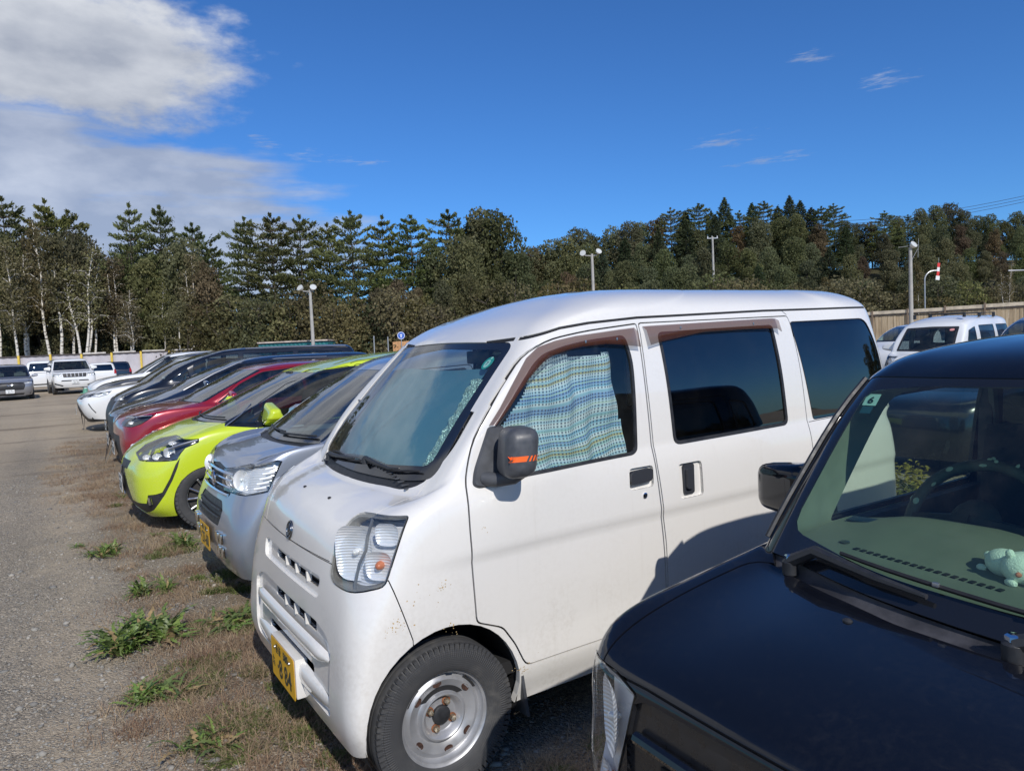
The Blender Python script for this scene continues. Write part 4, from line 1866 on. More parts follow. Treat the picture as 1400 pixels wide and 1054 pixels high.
    m.build('dashboard', simple('dash grey', (.09, .09, .10), .7), t)
    # splashed mud and insects: small raised spots low on the panels
    MUD = simple('dried mud', (.42, .30, .14), .9, noise=.3, nscale=200)
    m = MB()
    rs = random.Random(9)
    for cx, cz, sp, n_ in ((.456, .757, .014, 18), (.275, .660, .022, 34), (.63, .930, .010, 7), (.78, .372, .022, 22), (.36, .73, .05, 10), (.50, .604, .02, 12)):
        for _ in range(n_):
            x, z = cx + rs.gauss(0, sp), cz + rs.gauss(0, sp * .7)
            p, n = s.hit(x, z, 'side')
            if p is None:
                continue
            r = rs.uniform(.0008, .0030)
            up = Vector((0, 0, 1))
            a = n.cross(up).normalized()
            b_ = a.cross(n)
            k = 6
            V = [p + n * .0004 + (a * cos(2 * pi * q / k) * rs.uniform(.6, 1.4) + b_ * sin(2 * pi * q / k) * rs.uniform(.6, 1.4)) * r for q in range(k)]
            m.add(V, [tuple(range(k))])
    o = m.build('mud_spots', MUD, t)
    return t, s


VAN, VS = build_van()

# ------------------------------------------------------------------ black hatchback in the near foreground, with its cabin
BLACKP = paint('black paint', (.005, .006, .010), dirt=.05, dust=.022, rough=.25, spec=.05, coatr=.02, dirtcol=(.2, .19, .17))
DASH = simple('sage grey dashboard', (.17, .18, .155), .75, noise=.06, nscale=6, bumpy=.12, bscale=900)
TRIM = simple('grey green cabin trim', (.24, .26, .235), .7, noise=.04)
DARKTRIM = simple('dark cabin trim', (.03, .034, .042), .7, noise=.1)
SEATC = simple('dark seat cloth', (.022, .024, .03), .9, noise=.3, nscale=90, bumpy=.2, bscale=500)
CABGLASS = glass('cabin side glass', (.86, .92, .88), .03)
WSB = glass('green windscreen', (.66, .82, .70), .035)
BY = -2.30


def build_black():
    t = empty('black_hatchback', rowpt(0, BY), radians(90 - YAW))
    tag(t, 'shiny black hatchback with pale plush toys on the dashboard', 'car', 'vehicles parked in the near row')
    R = []

    def r(zf, xf, w, zs, crx, cry, bow, xr, rcr=.12):
        R.append(dict(zf=zf, xf=xf, w=w, zs=zs, crx=crx, cry=cry, bow=bow, xr=xr, zr=zs, rcr=rcr, rbow=.04))
    r(.23, .43, .68, .23, .10, .16, .03, 3.66)
    r(.40, .37, .71, .40, .10, .16, .03, 3.72)
    r(.56, .362, .733, .58, .075, .10, .018, 3.74)
    r(.70, .372, .740, .74, .080, .10, .020, 3.74)
    r(.800, .380, .739, .83, .085, .10, .022, 3.72)          # 4
    r(.850, .408, .732, .890, .10, .11, .028, 3.70)
    r(.893, .515, .718, .930, .13, .13, .040, 3.69)
    r(.925, .660, .703, .960, .17, .14, .06, 3.68)
    r(.942, .780, .695, .978, .16, .12, .08, 3.67)
    r(.955, .870, .688, .992, .13, .10, .10, 3.66)          # 9 windscreen base
    r(1.090, .990, .676, 1.11, .12, .09, .09, 3.62)
    r(1.220, 1.105, .660, 1.23, .12, .09, .08, 3.58)
    r(1.340, 1.215, .640, 1.345, .12, .09, .075, 3.54)
    r(1.447, 1.320, .612, 1.440, .12, .10, .075, 3.50)      # 13 header
    r(1.490, 1.385, .590, 1.480, .16, .12, .075, 3.47)
    r(1.525, 1.50, .545, 1.513, .20, .16, .07, 3.44)
    r(1.552, 1.68, .44, 1.545, .25, .2, .06, 3.35)
    r(1.567, 1.90, .25, 1.563, .25, .15, .04, 3.2)
    r(1.572, 2.05, .0, 1.572, .02, 0, 0, 3.0)
    s = Shell(body_surface(R, 120, 130, breaks=(9, 13)))
    AX, AR = .98, .31
    arch_cut(s, AX, .28, AR)
    arch_cut(s, 3.25, .28, AR)
    s.panel('bumper', [(-1, 0), (-1, .56), (.46, .56), (.66, .60), (.70, .0)], 'side', gap=.005, mind=-2)
    door = rounded([(1.30, .30), (2.22, .30), (2.30, .60), (2.30, 1.42), (1.62, 1.42), (1.34, 1.18), (1.16, 1.0), (1.16, .5)], .04, 3)
    rdoor = rounded([(2.32, .30), (2.95, .30), (3.10, .60), (3.12, 1.40), (2.32, 1.42)], .04, 3)
    for sd in ('side', 'far'):
        s.panel('door', door, sd, gap=.006)
        s.panel('rear_door', rdoor, sd, gap=.006)
    # hood: outer edge and front lip
    hood = rounded([(.30, 0), (.30, .30), (.30, .48), (.30, .66), (.56, .662), (.75, .655), (.93, .650), (.985, .62), (.90, .40), (.845, .20), (.83, 0), (.845, -.20), (.90, -.40), (.985, -.62), (.93, -.650), (.75, -.655), (.56, -.662), (.30, -.66), (.30, -.48), (.30, -.30)], .03, 2)
    s.panel('hood', hood, 'top', gap=.005, mind=.02, test=lambda c: c.z > .75)
    s.cut('gap', [(-.80, .6), (.80, .6), (.80, .812), (.5, .826), (-.5, .826), (-.80, .812)], 'front', mind=.02, test=lambda c: c.x < .62, only=['hood', 'gap'])
    s.cut('body', [(-.80, .6), (.80, .6), (.80, .807), (.5, .821), (-.5, .821), (-.80, .807)], 'front', mind=.02, test=lambda c: c.x < .62)
    cowl = [(.83, 0), (.845, .20), (.90, .40), (.975, .60), (1.03, .655), (1.10, .66), (1.3, .5), (1.3, -.5), (1.10, -.66), (1.03, -.655), (.975, -.60), (.90, -.40), (.845, -.20)]
    s.cut('cowl', cowl, 'top', mind=.05, test=lambda c: c.z > .9 and c.z < 1.05)
    ws = rounded([(-.662, .985), (-.3, .972), (0, .965), (.3, .972), (.662, .985), (.668, 1.02), (.590, 1.432), (.56, 1.445), (0, 1.450), (-.56, 1.445), (-.590, 1.432), (-.668, 1.02)], [.02, .1, .1, .1, .02, .02, .02, .02, .1, .02, .02, .02], 2)
    s.cut('frit', ws, 'front', mind=.02, test=lambda c: .8 < c.x < 1.9)
    wi = rounded([(-.600, 1.045), (-.3, 1.015), (0, 1.010), (.3, 1.015), (.600, 1.045), (.555, 1.405), (.40, 1.425), (0, 1.432), (-.40, 1.425), (-.555, 1.405)], [.05, .1, .1, .1, .05, .03, .03, .1, .03, .03], 3)
    s.cut('windscreen', wi, 'front', mind=.02, test=lambda c: .8 < c.x < 1.9)
    wf = rounded([(1.335, 1.005), (1.60, 1.38), (2.24, 1.395), (2.25, 1.005)], [.02, .06, .03, .03], 3)
    w2 = rounded([(2.36, 1.005), (2.36, 1.395), (3.0, 1.375), (3.06, 1.01)], [.03, .03, .05, .03], 3)
    w3 = rounded([(3.16, 1.03), (3.14, 1.36), (3.32, 1.33), (3.42, 1.04)], .03, 3)
    for sd in ('side', 'far'):
        for nm, w_ in (('front_window', wf), ('rear_window', w2), ('quarter_window', w3)):
            s.cut('window_rubber', w_, sd)
            s.cut(nm, inset(w_, .012), sd)
    s.cut('back_glass', rounded([(-.52, 1.02), (.52, 1.02), (.46, 1.38), (-.46, 1.38)], .05, 3), 'rear')
    # grille opening and lamp
    gr = rounded([(-.545, .56), (.545, .56), (.560, .765), (.50, .800), (0, .815), (-.50, .800), (-.560, .765)], .02, 2)
    s.cut('grille', gr, 'front', mind=.2)
    lp = rounded([(.652, .803), (.72, .822), (.855, .828), (.897, .79), (.895, .64), (.82, .49), (.73, .47), (.694, .58)], [.008, .03, .03, .04, .06, .04, .03, .03], 3)

    def inner(P, root, D):
        bowl(P, root, .765, .700, .056, .022, D, RIBREF, .090, 'main_reflector', BULB, .012)
        bowl(P, root, .855, .70, .026, .02, D, RIBREF, .06, 'side_reflector')
        bowl(P, root, .760, .560, .040, .02, D, RIBREF, .030, 'signal_reflector', AMBER, .010)
    for sy in (-1, 1):
        headlamp(s, t, 'lamp%d' % sy, lp, obl(62, sy), .05, .012, SILVERM, REFLECT, inner)
    arch_cut(s, AX, .28, AR)
    s.delete('hole')
    s.region('body', BLACKP, t, 'body_shell', flange=.02)
    s.region('bumper', BLACKP, t, 'front_bumper', flange=.02)
    s.region('hood', BLACKP, t, 'hood', flange=.012)
    drs = s.both('door', BLACKP, t, 'front_door', flange=.012)
    dr = drs[1]
    rds = s.both('rear_door', BLACKP, t, 'rear_door', flange=.012)
    s.region('gap', SEAM, t, 'panel_gap', offset=-.009, flange=0)
    cw = s.region('cowl', simple('faded cowl plastic', (.055, .055, .062), .55, noise=.45, nscale=9, bumpy=.1, bscale=300), t, 'cowl_panel', offset=-.014, flange=0)
    s.region('frit', FRIT, t, 'windscreen_border', offset=-.002, flange=.004)
    ws_o = s.region('windscreen', WSB, t, 'windscreen', offset=-.002, flange=0)
    s.both('window_rubber', BLACKPL, t, 'window_seal', offset=.001, flange=.012)
    s.both('front_window', CABGLASS, drs, 'front_window', offset=-.006, flange=0)
    s.both('rear_window', glass('mid tinted glass', (.16, .19, .19), .04), rds, 'rear_window', offset=-.006, flange=0)
    s.both('quarter_window', glass('mid tinted glass', (.16, .19, .19), .04), t, 'quarter_window', offset=-.004, flange=0)
    s.region('back_glass', TINTG, t, 'back_window', offset=-.004, flange=0)
    s.region('grille', simple('grille black', (.014, .015, .018), .3, noise=.2, coat=.4), t, 'grille', offset=-.012, flange=-.012)
    for sy in (-1, 1):
        liner(t, AX, .28, AR + .01, sy * .70, sy * .42)
        liner(t, 3.25, .28, AR + .01, sy * .68, sy * .42)
        make_wheel(t, AX, sy * .64, .28, .28, .155, .19, 'ten', sy, 40)
        make_wheel(t, 3.25, sy * .63, .28, .28, .155, .19, 'ten', sy, 32)
    m = MB()
    m.box((2.0, 0, .34), (3.0, 1.30, .05))
    m.box((.95, 0, .62), (.03, 1.2, .55))
    m.build('underbody', VOID, t)
    # grille slot with mesh
    m = MB()
    for k in range(3):
        z = .665 - .03 * k
        pts = []
        for q in range(13):
            y = -.47 + .94 * q / 12
            p, n = s.hit(y, z, 'front')
            pts.append(p + n * (.004))
        m.tube(pts, .004, 5)
    for y in np.linspace(-.42, .42, 13):
        p, n = s.hit(y, .635, 'front')
        m.box(p + n * .000, (.006, .005, .075))
    g = bpy.data.objects.get('grille')
    m.build('grille_bar', BLACKPL, s.parts['grille'])
    m = MB()
    pts = []
    for q in range(17):
        y = -.52 + 1.04 * q / 16
        p, n = s.hit(y, .715, 'front')
        pts.append(p + n * .002)
    m.tube(pts, .014, 8)
    m.build('grille_strip', BLACKP, s.parts['grille'])
    m = MB()
    p, n = s.hit(0, .635, 'front')
    m.box((p.x + .03, 0, .635), (.02, .9, .09))
    m.build('grille_void', VOID, s.parts['grille'])

    # cowl creases, wipers
    def on(y, z, lift):
        q, n = s.hit(y, z, 'front')
        return q + n * lift

    def wiper(px, py, ang_pts, blade):
        w = MB()
        P0, n0 = s.hit(px, py, 'top')
        P0 = P0 + n0 * .012
        w.lathe([(.020, -.02), (.020, .012), (.013, .02), (.0001, .021)], 14, axis='Z', c=P0)
        pts = [P0 + Vector((0, 0, .012))] + [on(y, z, l) for y, z, l in ang_pts]
        w.tube(pts, [.018, .016, .010, .006][:len(pts)], 8)
        o = w.build('wiper', BLACKPL, t)
        m = MB()
        m.lathe([(.0145, .0), (.0145, .010), (.0095, .014), (.0001, .0145)], 6, axis='Z', c=P0 + Vector((0, 0, .018)), smooth=False)
        m.build('pivot_nut', CHROME, o)
        b = MB()
        b.tube([on(y, z, .010) for y, z in blade], .0055, 5)
        b.tube([on(y, z, .003) for y, z in blade], .004, 4)
        b.build('wiper_blade', RUBBER, o)
        for k in (.45, .78):
            m = MB()
            i = int(k * (len(blade) - 1))
            m.box(on(*blade[i], .016), (.010, .014, .010), bev=.003)
            m.build('blade_clip', SILVERM, o)
    wiper(.965, .535, [(.46, 1.010, .026), (.28, 1.000, .022), (.16, .995, .018)], [(.40 - .62 * k / 10, 1.028 - .020 * k / 10) for k in range(11)])
    wiper(.86, -.02, [(-.10, .988, .026), (-.26, .990, .022), (-.40, 1.00, .018)], [(-.02 - .60 * k / 10, 1.010 + .01 * k / 10) for k in range(11)])
    for y in (.28, -.28):
        p, n = s.hit(.80, y, 'top')
        MB().ball(p, (.010, .012, .007), 10).build('washer_nozzle', BLACKPL, t)

    # black A-post moulding
    for sy in (-1, 1):
        m = MB()
        pts = [on(sy * (.675 - .075 * k / 8), 1.0 + .43 * k / 8, .008) for k in range(9)]
        m.tube(pts, .008, 6)
        m.build('pillar_moulding', BLACKPL, t)
    # door mirrors
    for sy in (-1, 1):
        bm = bmesh.new()
        bmesh.ops.create_cube(bm, size=1)
        for v in bm.verts:
            v.co = Vector((v.co.x * .13, v.co.y * .205, v.co.z * .165))
        bmesh.ops.bevel(bm, geom=bm.edges[:], offset=.045, segments=6, affect='EDGES', profile=.55)
        for v in bm.verts:
            if v.co.x > 0.03:
                v.co.x = .03 + (v.co.x - .03) * .4
            v.co.x *= 1 - .5 * max(0, (v.co.y * sy) / .1) * (v.co.x < 0)
            v.co.z *= 1 - .12 * (v.co.y * sy) / .1
            v.co += Vector((1.375, sy * .845, 1.075))
        me = bpy.data.meshes.new('door_mirror')
        bm.to_mesh(me)
        bm.free()
        me.polygons.foreach_set('use_smooth', [True] * len(me.polygons))
        dm = link('door_mirror', me, BLACKP, t)
        m = MB()
        m.tube([(1.385, sy * .69, 1.01), (1.380, sy * .76, 1.015)], .022, 8)
        m.box((1.412, sy * .835, 1.055), (.004, .15, .10), bev=.001)
        m.build('mirror_glass', simple('mirror', (.5, .5, .5), .03, 1.0), dm)
        m = MB()
        m.prism([(1.315, .995), (1.42, .995), (1.40, 1.10)], lambda u, v, h: Vector((u, sy * (s.hit(1.40, 1.02, 'far')[0].y + .004 + h), v)), 0, .008)
        m.build('mirror_base', BLACKPL, dm)

    # ---- cabin
    cab = t
    # lining that follows the shell: pillars pale, roof dark
    idx, V, Fc, MI = {}, [], [], []
    for f in s.faces_of(('body', 'door', 'rear_door', 'gap')):
        c = Vector((0, 0, 0))
        for k in f:
            c += s.V[k]
        c /= len(f)
        if c.z < .97 or c.x < 1.02:
            continue
        if c.z < 1.0 and abs(c.y) < .5:
            continue
        q = []
        for v in f:
            k = idx.get(v)
            if k is None:
                k = idx[v] = len(V)
                V.append(tuple(s.V[v] - s.nrm(s.V[v]) * .022))
            q.append(k)
        Fc.append(q[::-1])
        MI.append(0 if (c.x < 1.75 and c.z < 1.46) else 1)
    mesh('cabin_lining', V, Fc, [TRIM, DARKTRIM], t, smooth=True, mi=MI)
    # dashboard: raised lip under the screen, top, instrument hood
    V, Fc = [], []
    ny = 26

    def xfront(y):
        q, n = s.hit(y, .985, 'front')
        return q.x if q else 1.0

    def dz(x, y):
        z = 1.000 + .018 * min(1, max(0, (x - 1.05) / .25))
        hoodb = math.exp(-((y - .33) / .20) ** 4) * max(0, min(1, (x - 1.18) / .08))
        z += .028 * hoodb
        ends = max(0, abs(y) - .58) / .05
        return z
    xs = [0, .05, .1, .16, .22, .28, .34, .40, .45, .48, .49]
    for i in range(ny + 1):
        y = -.63 + 1.26 * i / ny
        x0 = xfront(y) + .045
        edge = 1.44 + .03 * math.exp(-((y - .33) / .2) ** 4) - .02 * (y / .6) ** 2
        for j, k in enumerate(xs):
            f = k / .49
            x = x0 + (edge - x0) * f
            z = dz(x, y) - (.03 if j == 9 else 0) - (.12 if j == 10 else 0)
            if j == 0:
                z = 1.000
            V.append((x - (.012 if j == 10 else 0), y, z))
    nx = len(xs)
    for i in range(ny):
        for j in range(nx - 1):
            k = i * nx + j
            Fc.append((k, k + nx, k + nx + 1, k + 1))
    dash = mesh('dashboard', V, Fc, DASH, t, smooth=True)

    def ondash(x, y, lift=0.0):
        return Vector((x, y, dz(x, y) + lift))
    # defroster slots
    m = MB()
    for k in range(19):
        y = .45 - .36 * k / 18
        m.box(ondash(1.118 - .05 * (k / 18), y, .0015), (.016, .011, .003), Matrix.Rotation(radians(-8), 3, 'Z'))
    m.build('vent_slot', VOID, dash)
    m = MB()
    m.lathe([(.013, .0), (.013, .003), (.010, .004), (.0001, .004)], 16, axis='Z', c=ondash(1.145, .50, .001))
    m.build('light_sensor', simple('sensor dark', (.05, .055, .05), .3), dash)
    m = MB()
    m.box(ondash(1.34, .555, .002), (.055, .09, .004), Matrix.Rotation(radians(8), 3, 'Z'), bev=.001)
    m.build('side_vent', simple('vent blue black', (.015, .03, .05), .5), dash)
    # dark lower dash and firewall
    m = MB()
    m.box((1.36, 0, .76), (.22, 1.30, .40), bev=.03)
    m.box((2.2, 0, .46), (1.9, 1.28, .04))
    m.build('lower_dash', DARKTRIM, t)
    # steering wheel with a patterned cover
    C0 = Vector((1.52, .335, 1.015))
    M = Matrix.Rotation(radians(-62), 3, 'Y')
    m = MB()
    ring = [C0 + M @ Vector((.185 * cos(a), .185 * sin(a), 0)) for a in np.linspace(0, 2 * pi, 49)[:-1]]
    m.tube(ring, .0175, 10, closed=True)
    sw = m.build('steering_wheel', simple('wheel cover', (.07, .08, .08), .6, noise=.3, nscale=30), t)
    m = MB()
    m.ball(C0 + M @ Vector((0, 0, .02)), (.075, .07, .03), 16, M)
    for a in (pi, pi * .5, -pi * .5):
        m.tube([C0 + M @ Vector((0, 0, .03)), C0 + M @ Vector((.18 * cos(a), .18 * sin(a), 0))], [.03, .014], 6)
    m.tube([C0, C0 + Vector((-.30, 0, -.12))], .035, 10)
    m.build('wheel_hub', DARKTRIM, sw)
    m = MB()
    rs = random.Random(5)
    for k in range(34):
        a = rs.uniform(0, 2 * pi)
        b_ = rs.uniform(-2.6, .4)
        c = C0 + M @ Vector(((.185 + .0172 * cos(b_)) * cos(a), (.185 + .0172 * cos(b_)) * sin(a), .0172 * sin(b_) * -1))
        m.ball(c, (rs.uniform(.003, .010), rs.uniform(.004, .012), .003), 8, M @ Matrix.Rotation(a, 3, 'Z'))
    m.build('cover_patch', simple('pale patch', (.45, .55, .5), .7), sw)
    # seats
    for sy in (-1, 1):
        m = MB()
        Rk = Matrix.Rotation(radians(14), 3, 'Y')
        m.box((2.12, sy * .34, .88), (.13, .50, .72), Rk, bev=.05)
        m.box((1.86, sy * .34, .60), (.52, .50, .15), bev=.05)
        m.box((2.22, sy * .34, 1.30), (.09, .26, .17), Rk, bev=.035)
        m.tube([(2.19, sy * .34 + .06, 1.2), (2.21, sy * .34 + .06, 1.28)], .007, 6)
        m.build('seat', SEATC, t)
    m = MB()
    m.box((2.98, 0, .85), (.14, 1.2, .62), Matrix.Rotation(radians(14), 3, 'Y'), bev=.05)
    m.box((2.7, 0, .60), (.5, 1.2, .15), bev=.05)
    m.build('rear_seat', SEATC, t)
    m = MB()
    for sy in (-1, 1):
        m.box((2.27, sy * .62, 1.2), (.09, .05, .62), Matrix.Rotation(radians(3), 3, 'Y'), bev=.015)
    m.build('pillar_trim', DARKTRIM, t)
    # door tops (sill) dark inside
    for sy in (-1, 1):
        m = MB()
        m.box((1.88, sy * .655, .90), (1.02, .045, .20), bev=.015)
        m.build('door_trim', DARKTRIM, dr)
        m = MB()
        m.tube([(2.24, sy * .600, 1.36), (2.26, sy * .595, 1.10), (2.24, sy * .56, .75)], .016, 6)
        m.build('seat_belt', simple('belt webbing', (.09, .10, .10), .8), t)
        m = MB()
        m.ball((2.235, sy * .575, 1.10), (.018, .045, .030), 14)
        m.build('belt_cover', simple('pale fabric', (.42, .46, .42), .85), t)
    # inside mirror
    m = MB()
    m.box((1.455, 0, 1.375), (.03, .22, .06), Matrix.Rotation(radians(-14), 3, 'Y'), bev=.012)
    m.tube([(1.42, 0, 1.42), (1.45, 0, 1.385)], .012, 6)
    m.build('room_mirror', BLACKPL, t)
    # inspection sticker at the top corner, reads 6
    p, n = s.hit(.535, 1.388, 'front')
    M = frame_m(p - n * .010, (0, -1, 0), Vector((0, -1, 0)).cross(n) * -1)
    m = MB()
    m.prism([(-.020, -.022), (.020, -.022), (.020, .022), (-.020, .022)], lambda u, v, d: M @ Vector((u, v, d)), -.0006, 0)
    st = m.build('inspection_sticker', simple('sticker blue grey', (.42, .62, .64), .5), t)
    text_obj('characters', '6', .034, M @ Matrix.Translation((0, -.004, .0012)), PLATEINK, st, bold=.0008)
    m = MB()
    m.prism([(-.016, -.052), (.016, -.052), (.016, -.026), (-.016, -.026)], lambda u, v, d: M @ Vector((u, v, d)), -.0006, 0)
    m.build('sticker_back', simple('sticker dark', (.03, .08, .12), .5), st)
    return t, s, ondash


BLK, BS, ONDASH = build_black()


def make_plush(loc, rz, sc, label):
    """small white plush animal lying on its belly"""
    t = empty('plush_toy', loc, rz)
    tag(t, label, 'plush toy', 'plush toys on the dashboard')
    PL = simple('mint white plush', (.86, .90, .86), .95, noise=.06, nscale=60, bumpy=.5, bscale=300)
    m = MB()
    m.ball((0, 0, .030 * sc), (.042 * sc, .034 * sc, .031 * sc), 20)
    m.build('body', PL, t)
    m = MB()
    m.ball((.050 * sc, 0, .034 * sc), (.038 * sc, .042 * sc, .035 * sc), 24)
    hd = m.build('head', PL, t)
    for sy in (-1, 1):
        m = MB()
        m.ball((.046 * sc, sy * .026 * sc, .066 * sc), (.009 * sc, .009 * sc, .010 * sc), 10)
        m.build('ear', PL, hd)
        m = MB()
        m.ball((.080 * sc, sy * .018 * sc, .042 * sc), (.0035 * sc, .0040 * sc, .0055 * sc), 10)
        m.build('eye', simple('eye black', (.01, .01, .012), .2), hd)
        m = MB()
        m.ball((.0745 * sc, sy * .030 * sc, .030 * sc), (.005 * sc, .0075 * sc, .006 * sc), 10)
        m.build('cheek', simple('cheek pink', (.62, .20, .15), .8), hd)
        m = MB()
        m.ball((.060 * sc, sy * .036 * sc, .008 * sc), (.016 * sc, .009 * sc, .009 * sc), 10)
        m.build('front_paw', PL, t)
        m = MB()
        m.ball((-.040 * sc, sy * .022 * sc, .009 * sc), (.013 * sc, .010 * sc, .009 * sc), 10)
        m.build('hind_paw', PL, t)
    m = MB()
    m.ball((.0875 * sc, 0, .033 * sc), (.003 * sc, .004 * sc, .003 * sc), 8)
    m.tube([(.086 * sc, -.006 * sc, .026 * sc), (.0865 * sc, -.003 * sc, .0235 * sc), (.087 * sc, 0, .026 * sc), (.0865 * sc, .003 * sc, .0235 * sc), (.086 * sc, .006 * sc, .026 * sc)], .0011 * sc, 5)
    m.build('mouth', simple('eye black', (.01, .01, .012), .2), hd)
    m = MB()
    m.ball((-.046 * sc, 0, .034 * sc), .010 * sc, 10)
    m.build('tail', PL, t)
    return t


def on_black(x, y, z):
    return rowpt(x, BY + y, z)


make_plush(on_black(1.175, .125, 1.001), radians(90 - YAW) + radians(-118), 1.05, 'pale plush bear toy lying nearest the windscreen of the black car')
make_plush(on_black(1.265, .090, 1.004), radians(90 - YAW) + radians(-135), 1.0, 'second pale plush toy lying behind the front one on the dashboard')
t = empty('blue_plush_ball', on_black(1.135, .030, 1.001))
tag(t, 'bright turquoise plush ball beside the white toys on the dashboard', 'plush toy', None)
m = MB()
m.ball((0, 0, .028), .028, 16)
m.build('lower_ball', simple('turquoise plush', (.02, .45, .62), .9, bumpy=.4, bscale=300), t)
m = MB()
m.ball((.03, .01, .055), .022, 16)
m.build('upper_ball', simple('turquoise plush', (.02, .45, .62), .9), t)

# ------------------------------------------------------------------ the other cars
CARGLASS = glass('car window', (.30, .34, .34), .05, extra=.02)
CARWS = glass('car windscreen', (.66, .78, .74), .05, extra=.01)
DARKLAMP = simple('dark lamp housing', (.03, .032, .036), .15, coat=.5)
TAILRED = simple('tail lamp red', (.45, .012, .012), .15, coat=.6)
INTER = simple('cabin grey', (.06, .062, .068), .8, noise=.2)
SEATG = simple('seat grey', (.10, .10, .105), .9)


def std_car(name, label, P, rows, loc, rz, res=(62, 70), breaks=(), arch=None, R=.30, rims='twelve', hood=None, hoodz=.7, hoodx=9, ws=None, wsi=None, wsx=(0, 9), cowl=None,
            wins=(), doors=(), lamps=(), dark=(), trims=(), mirror=None, plate=None, backg=None, tails=None, group='vehicles parked in the near row', cabin=True, w=.7, seatx=1.9, wheel_sides=(-1, 1), roofc=None, gloss=FRIT, cat='car', wipers=None, black=None):
    t = empty(name, loc, rz)
    tag(t, label, cat, group)
    rr = []
    for q in rows:
        zf, xf, w_, zs, crx, cry, bow, xr = q[:8]
        rr.append(dict(zf=zf, xf=xf, w=w_, zs=zs, crx=crx, cry=cry, bow=bow, xr=xr, zr=zs, rcr=q[8] if len(q) > 8 else .14, rbow=.05))
    s = Shell(body_surface(rr, res[0], res[1], breaks=breaks))
    for cx, cz, ar in arch:
        arch_cut(s, cx, cz, ar)
    for i, d in enumerate(doors):
        for sd in ('side', 'far'):
            s.panel('door%d' % i, d, sd, gap=.007)
    if hood:
        s.panel('hood', hood, 'top', gap=.006, mind=.04, test=lambda c: c.z > hoodz and c.x < hoodx)
    if cowl:
        s.cut('cowl', cowl, 'top', mind=.05, test=lambda c: c.z > hoodz + .1 and c.x < wsx[1])
    if roofc:
        s.cut('roof', roofc, 'top', mind=.3, test=lambda c: c.z > 1.3)
    if ws:
        s.cut('frit', ws, 'front', mind=.02, test=lambda c: wsx[0] < c.x < wsx[1])
        s.cut('windscreen', wsi or inset(ws, .045), 'front', mind=.02, test=lambda c: wsx[0] < c.x < wsx[1])
    if black:
        for sd in ('side', 'far'):
            s.cut('window_frame', black, sd, mind=.1)
    for w_ in wins:
        for sd in ('side', 'far'):
            s.cut('window_frame', w_, sd, mind=.1)
            s.cut('side_window', inset(w_, .014), sd, mind=.1)
    if backg:
        s.cut('back_window', backg, 'rear', mind=.1)
    for nm, poly, ax in dark:
        s.cut(nm, poly, ax, mind=.05)
    if tails:
        for pl in tails:
            s.cut('tail', pl, 'rear', mind=.0)
            s.cut('tail', mirror_y(pl), 'rear', mind=.0)
    roots = []
    for i, (ang, poly, bowls) in enumerate(lamps):
        for sy in (-1, 1):
            def inner(Pf, root, D, bowls=bowls):
                for (u, v, r, ry, kind) in bowls:
                    bowl(Pf, root, u, v, r, .030, D, RIBREF if kind == 'r' else REFLECT, ry, 'reflector', BULB if r > .03 else None, .008)
            headlamp(s, t, 'lamp%d%d' % (i, sy), poly, obl(ang, sy), .058, .006, FRIT, DARKLAMP if not bowls or bowls[0][4] != 'w' else RIBREF, inner)
    for cx, cz, ar in arch:
        arch_cut(s, cx, cz, ar)
    s.delete('hole')
    s.region('body', P, t, 'body_shell', flange=.02)
    s.region('roof', P, t, 'roof_panel', flange=.004)
    s.region('hood', P, t, 'hood', flange=.012)
    for i in range(len(doors)):
        s.both('door%d' % i, P, t, 'door', flange=.012)
    s.region('gap', SEAM, t, 'panel_gap', offset=-.008, flange=0)
    s.region('cowl', BLACKPL, t, 'cowl_panel', offset=-.010, flange=0)
    s.region('frit', gloss, t, 'windscreen_border', offset=-.002, flange=.004)
    s.region('windscreen', CARWS, t, 'windscreen', offset=-.002, flange=0)
    s.both('window_frame', gloss, t, offset=-.0005, flange=.010)
    s.both('side_window', CARGLASS, t, offset=-.004, flange=0)
    s.region('back_window', TINTG, t, offset=-.003, flange=0)
    s.both('tail', TAILRED, t, 'tail_light', offset=.006, flange=.01)
    for nm in {d[0] for d in dark}:
        s.region(nm, BLACKPL if nm != 'silver_trim' else SILVERM, t, nm, offset=-.006 if nm != 'silver_trim' else .004, flange=-.006 if nm != 'silver_trim' else .008)
    for nm, pts, ax, rad, mt in trims:
        m = MB()
        q = []
        for u, v in pts:
            p, n = s.hit(u, v, ax)
            if p is not None:
                q.append(p + n * rad * .4)
        if len(q) > 1:
            m.tube(q, rad, 6)
            m.build(nm, mt, t)
    for i, (cx, cz, ar) in enumerate(arch):
        for sy in (-1, 1):
            liner(t, cx, cz, ar + .006, sy * (w - .07), sy * (w - .34))
            if sy in wheel_sides:
                make_wheel(t, cx, sy * (w - .10), R, R, .20, R * .66, rims, sy, 44 if sy < 0 else 24, turn=.2 * i)
    m = MB()
    x0, x1 = rows[2][1], rows[2][7]
    m.box(((x0 + x1) / 2, 0, .34), (x1 - x0 - .5, w * 1.7, .05))
    m.box((arch[0][0] - .10, 0, .58), (.02, w * 1.4, .5))
    m.build('underbody', VOID, t)
    if cabin:
        cz = rows[breaks[0]][0] if breaks else 1.0
        cx = rows[breaks[0]][1] if breaks else 1.0
        m = MB()
        m.box((cx + .42, 0, cz - .12), (.60, w * 1.72, .20), bev=.05)
        m.build('dashboard', INTER, t)
        for sy in (-1, 1):
            m = MB()
            Rk = Matrix.Rotation(radians(14), 3, 'Y')
            m.box((seatx, sy * w * .47, cz - .12), (.13, .48, .66), Rk, bev=.05)
            m.box((seatx + .10, sy * w * .47, cz + .28), (.09, .25, .17), Rk, bev=.035)
            m.build('seat', SEATG, t)
        m = MB()
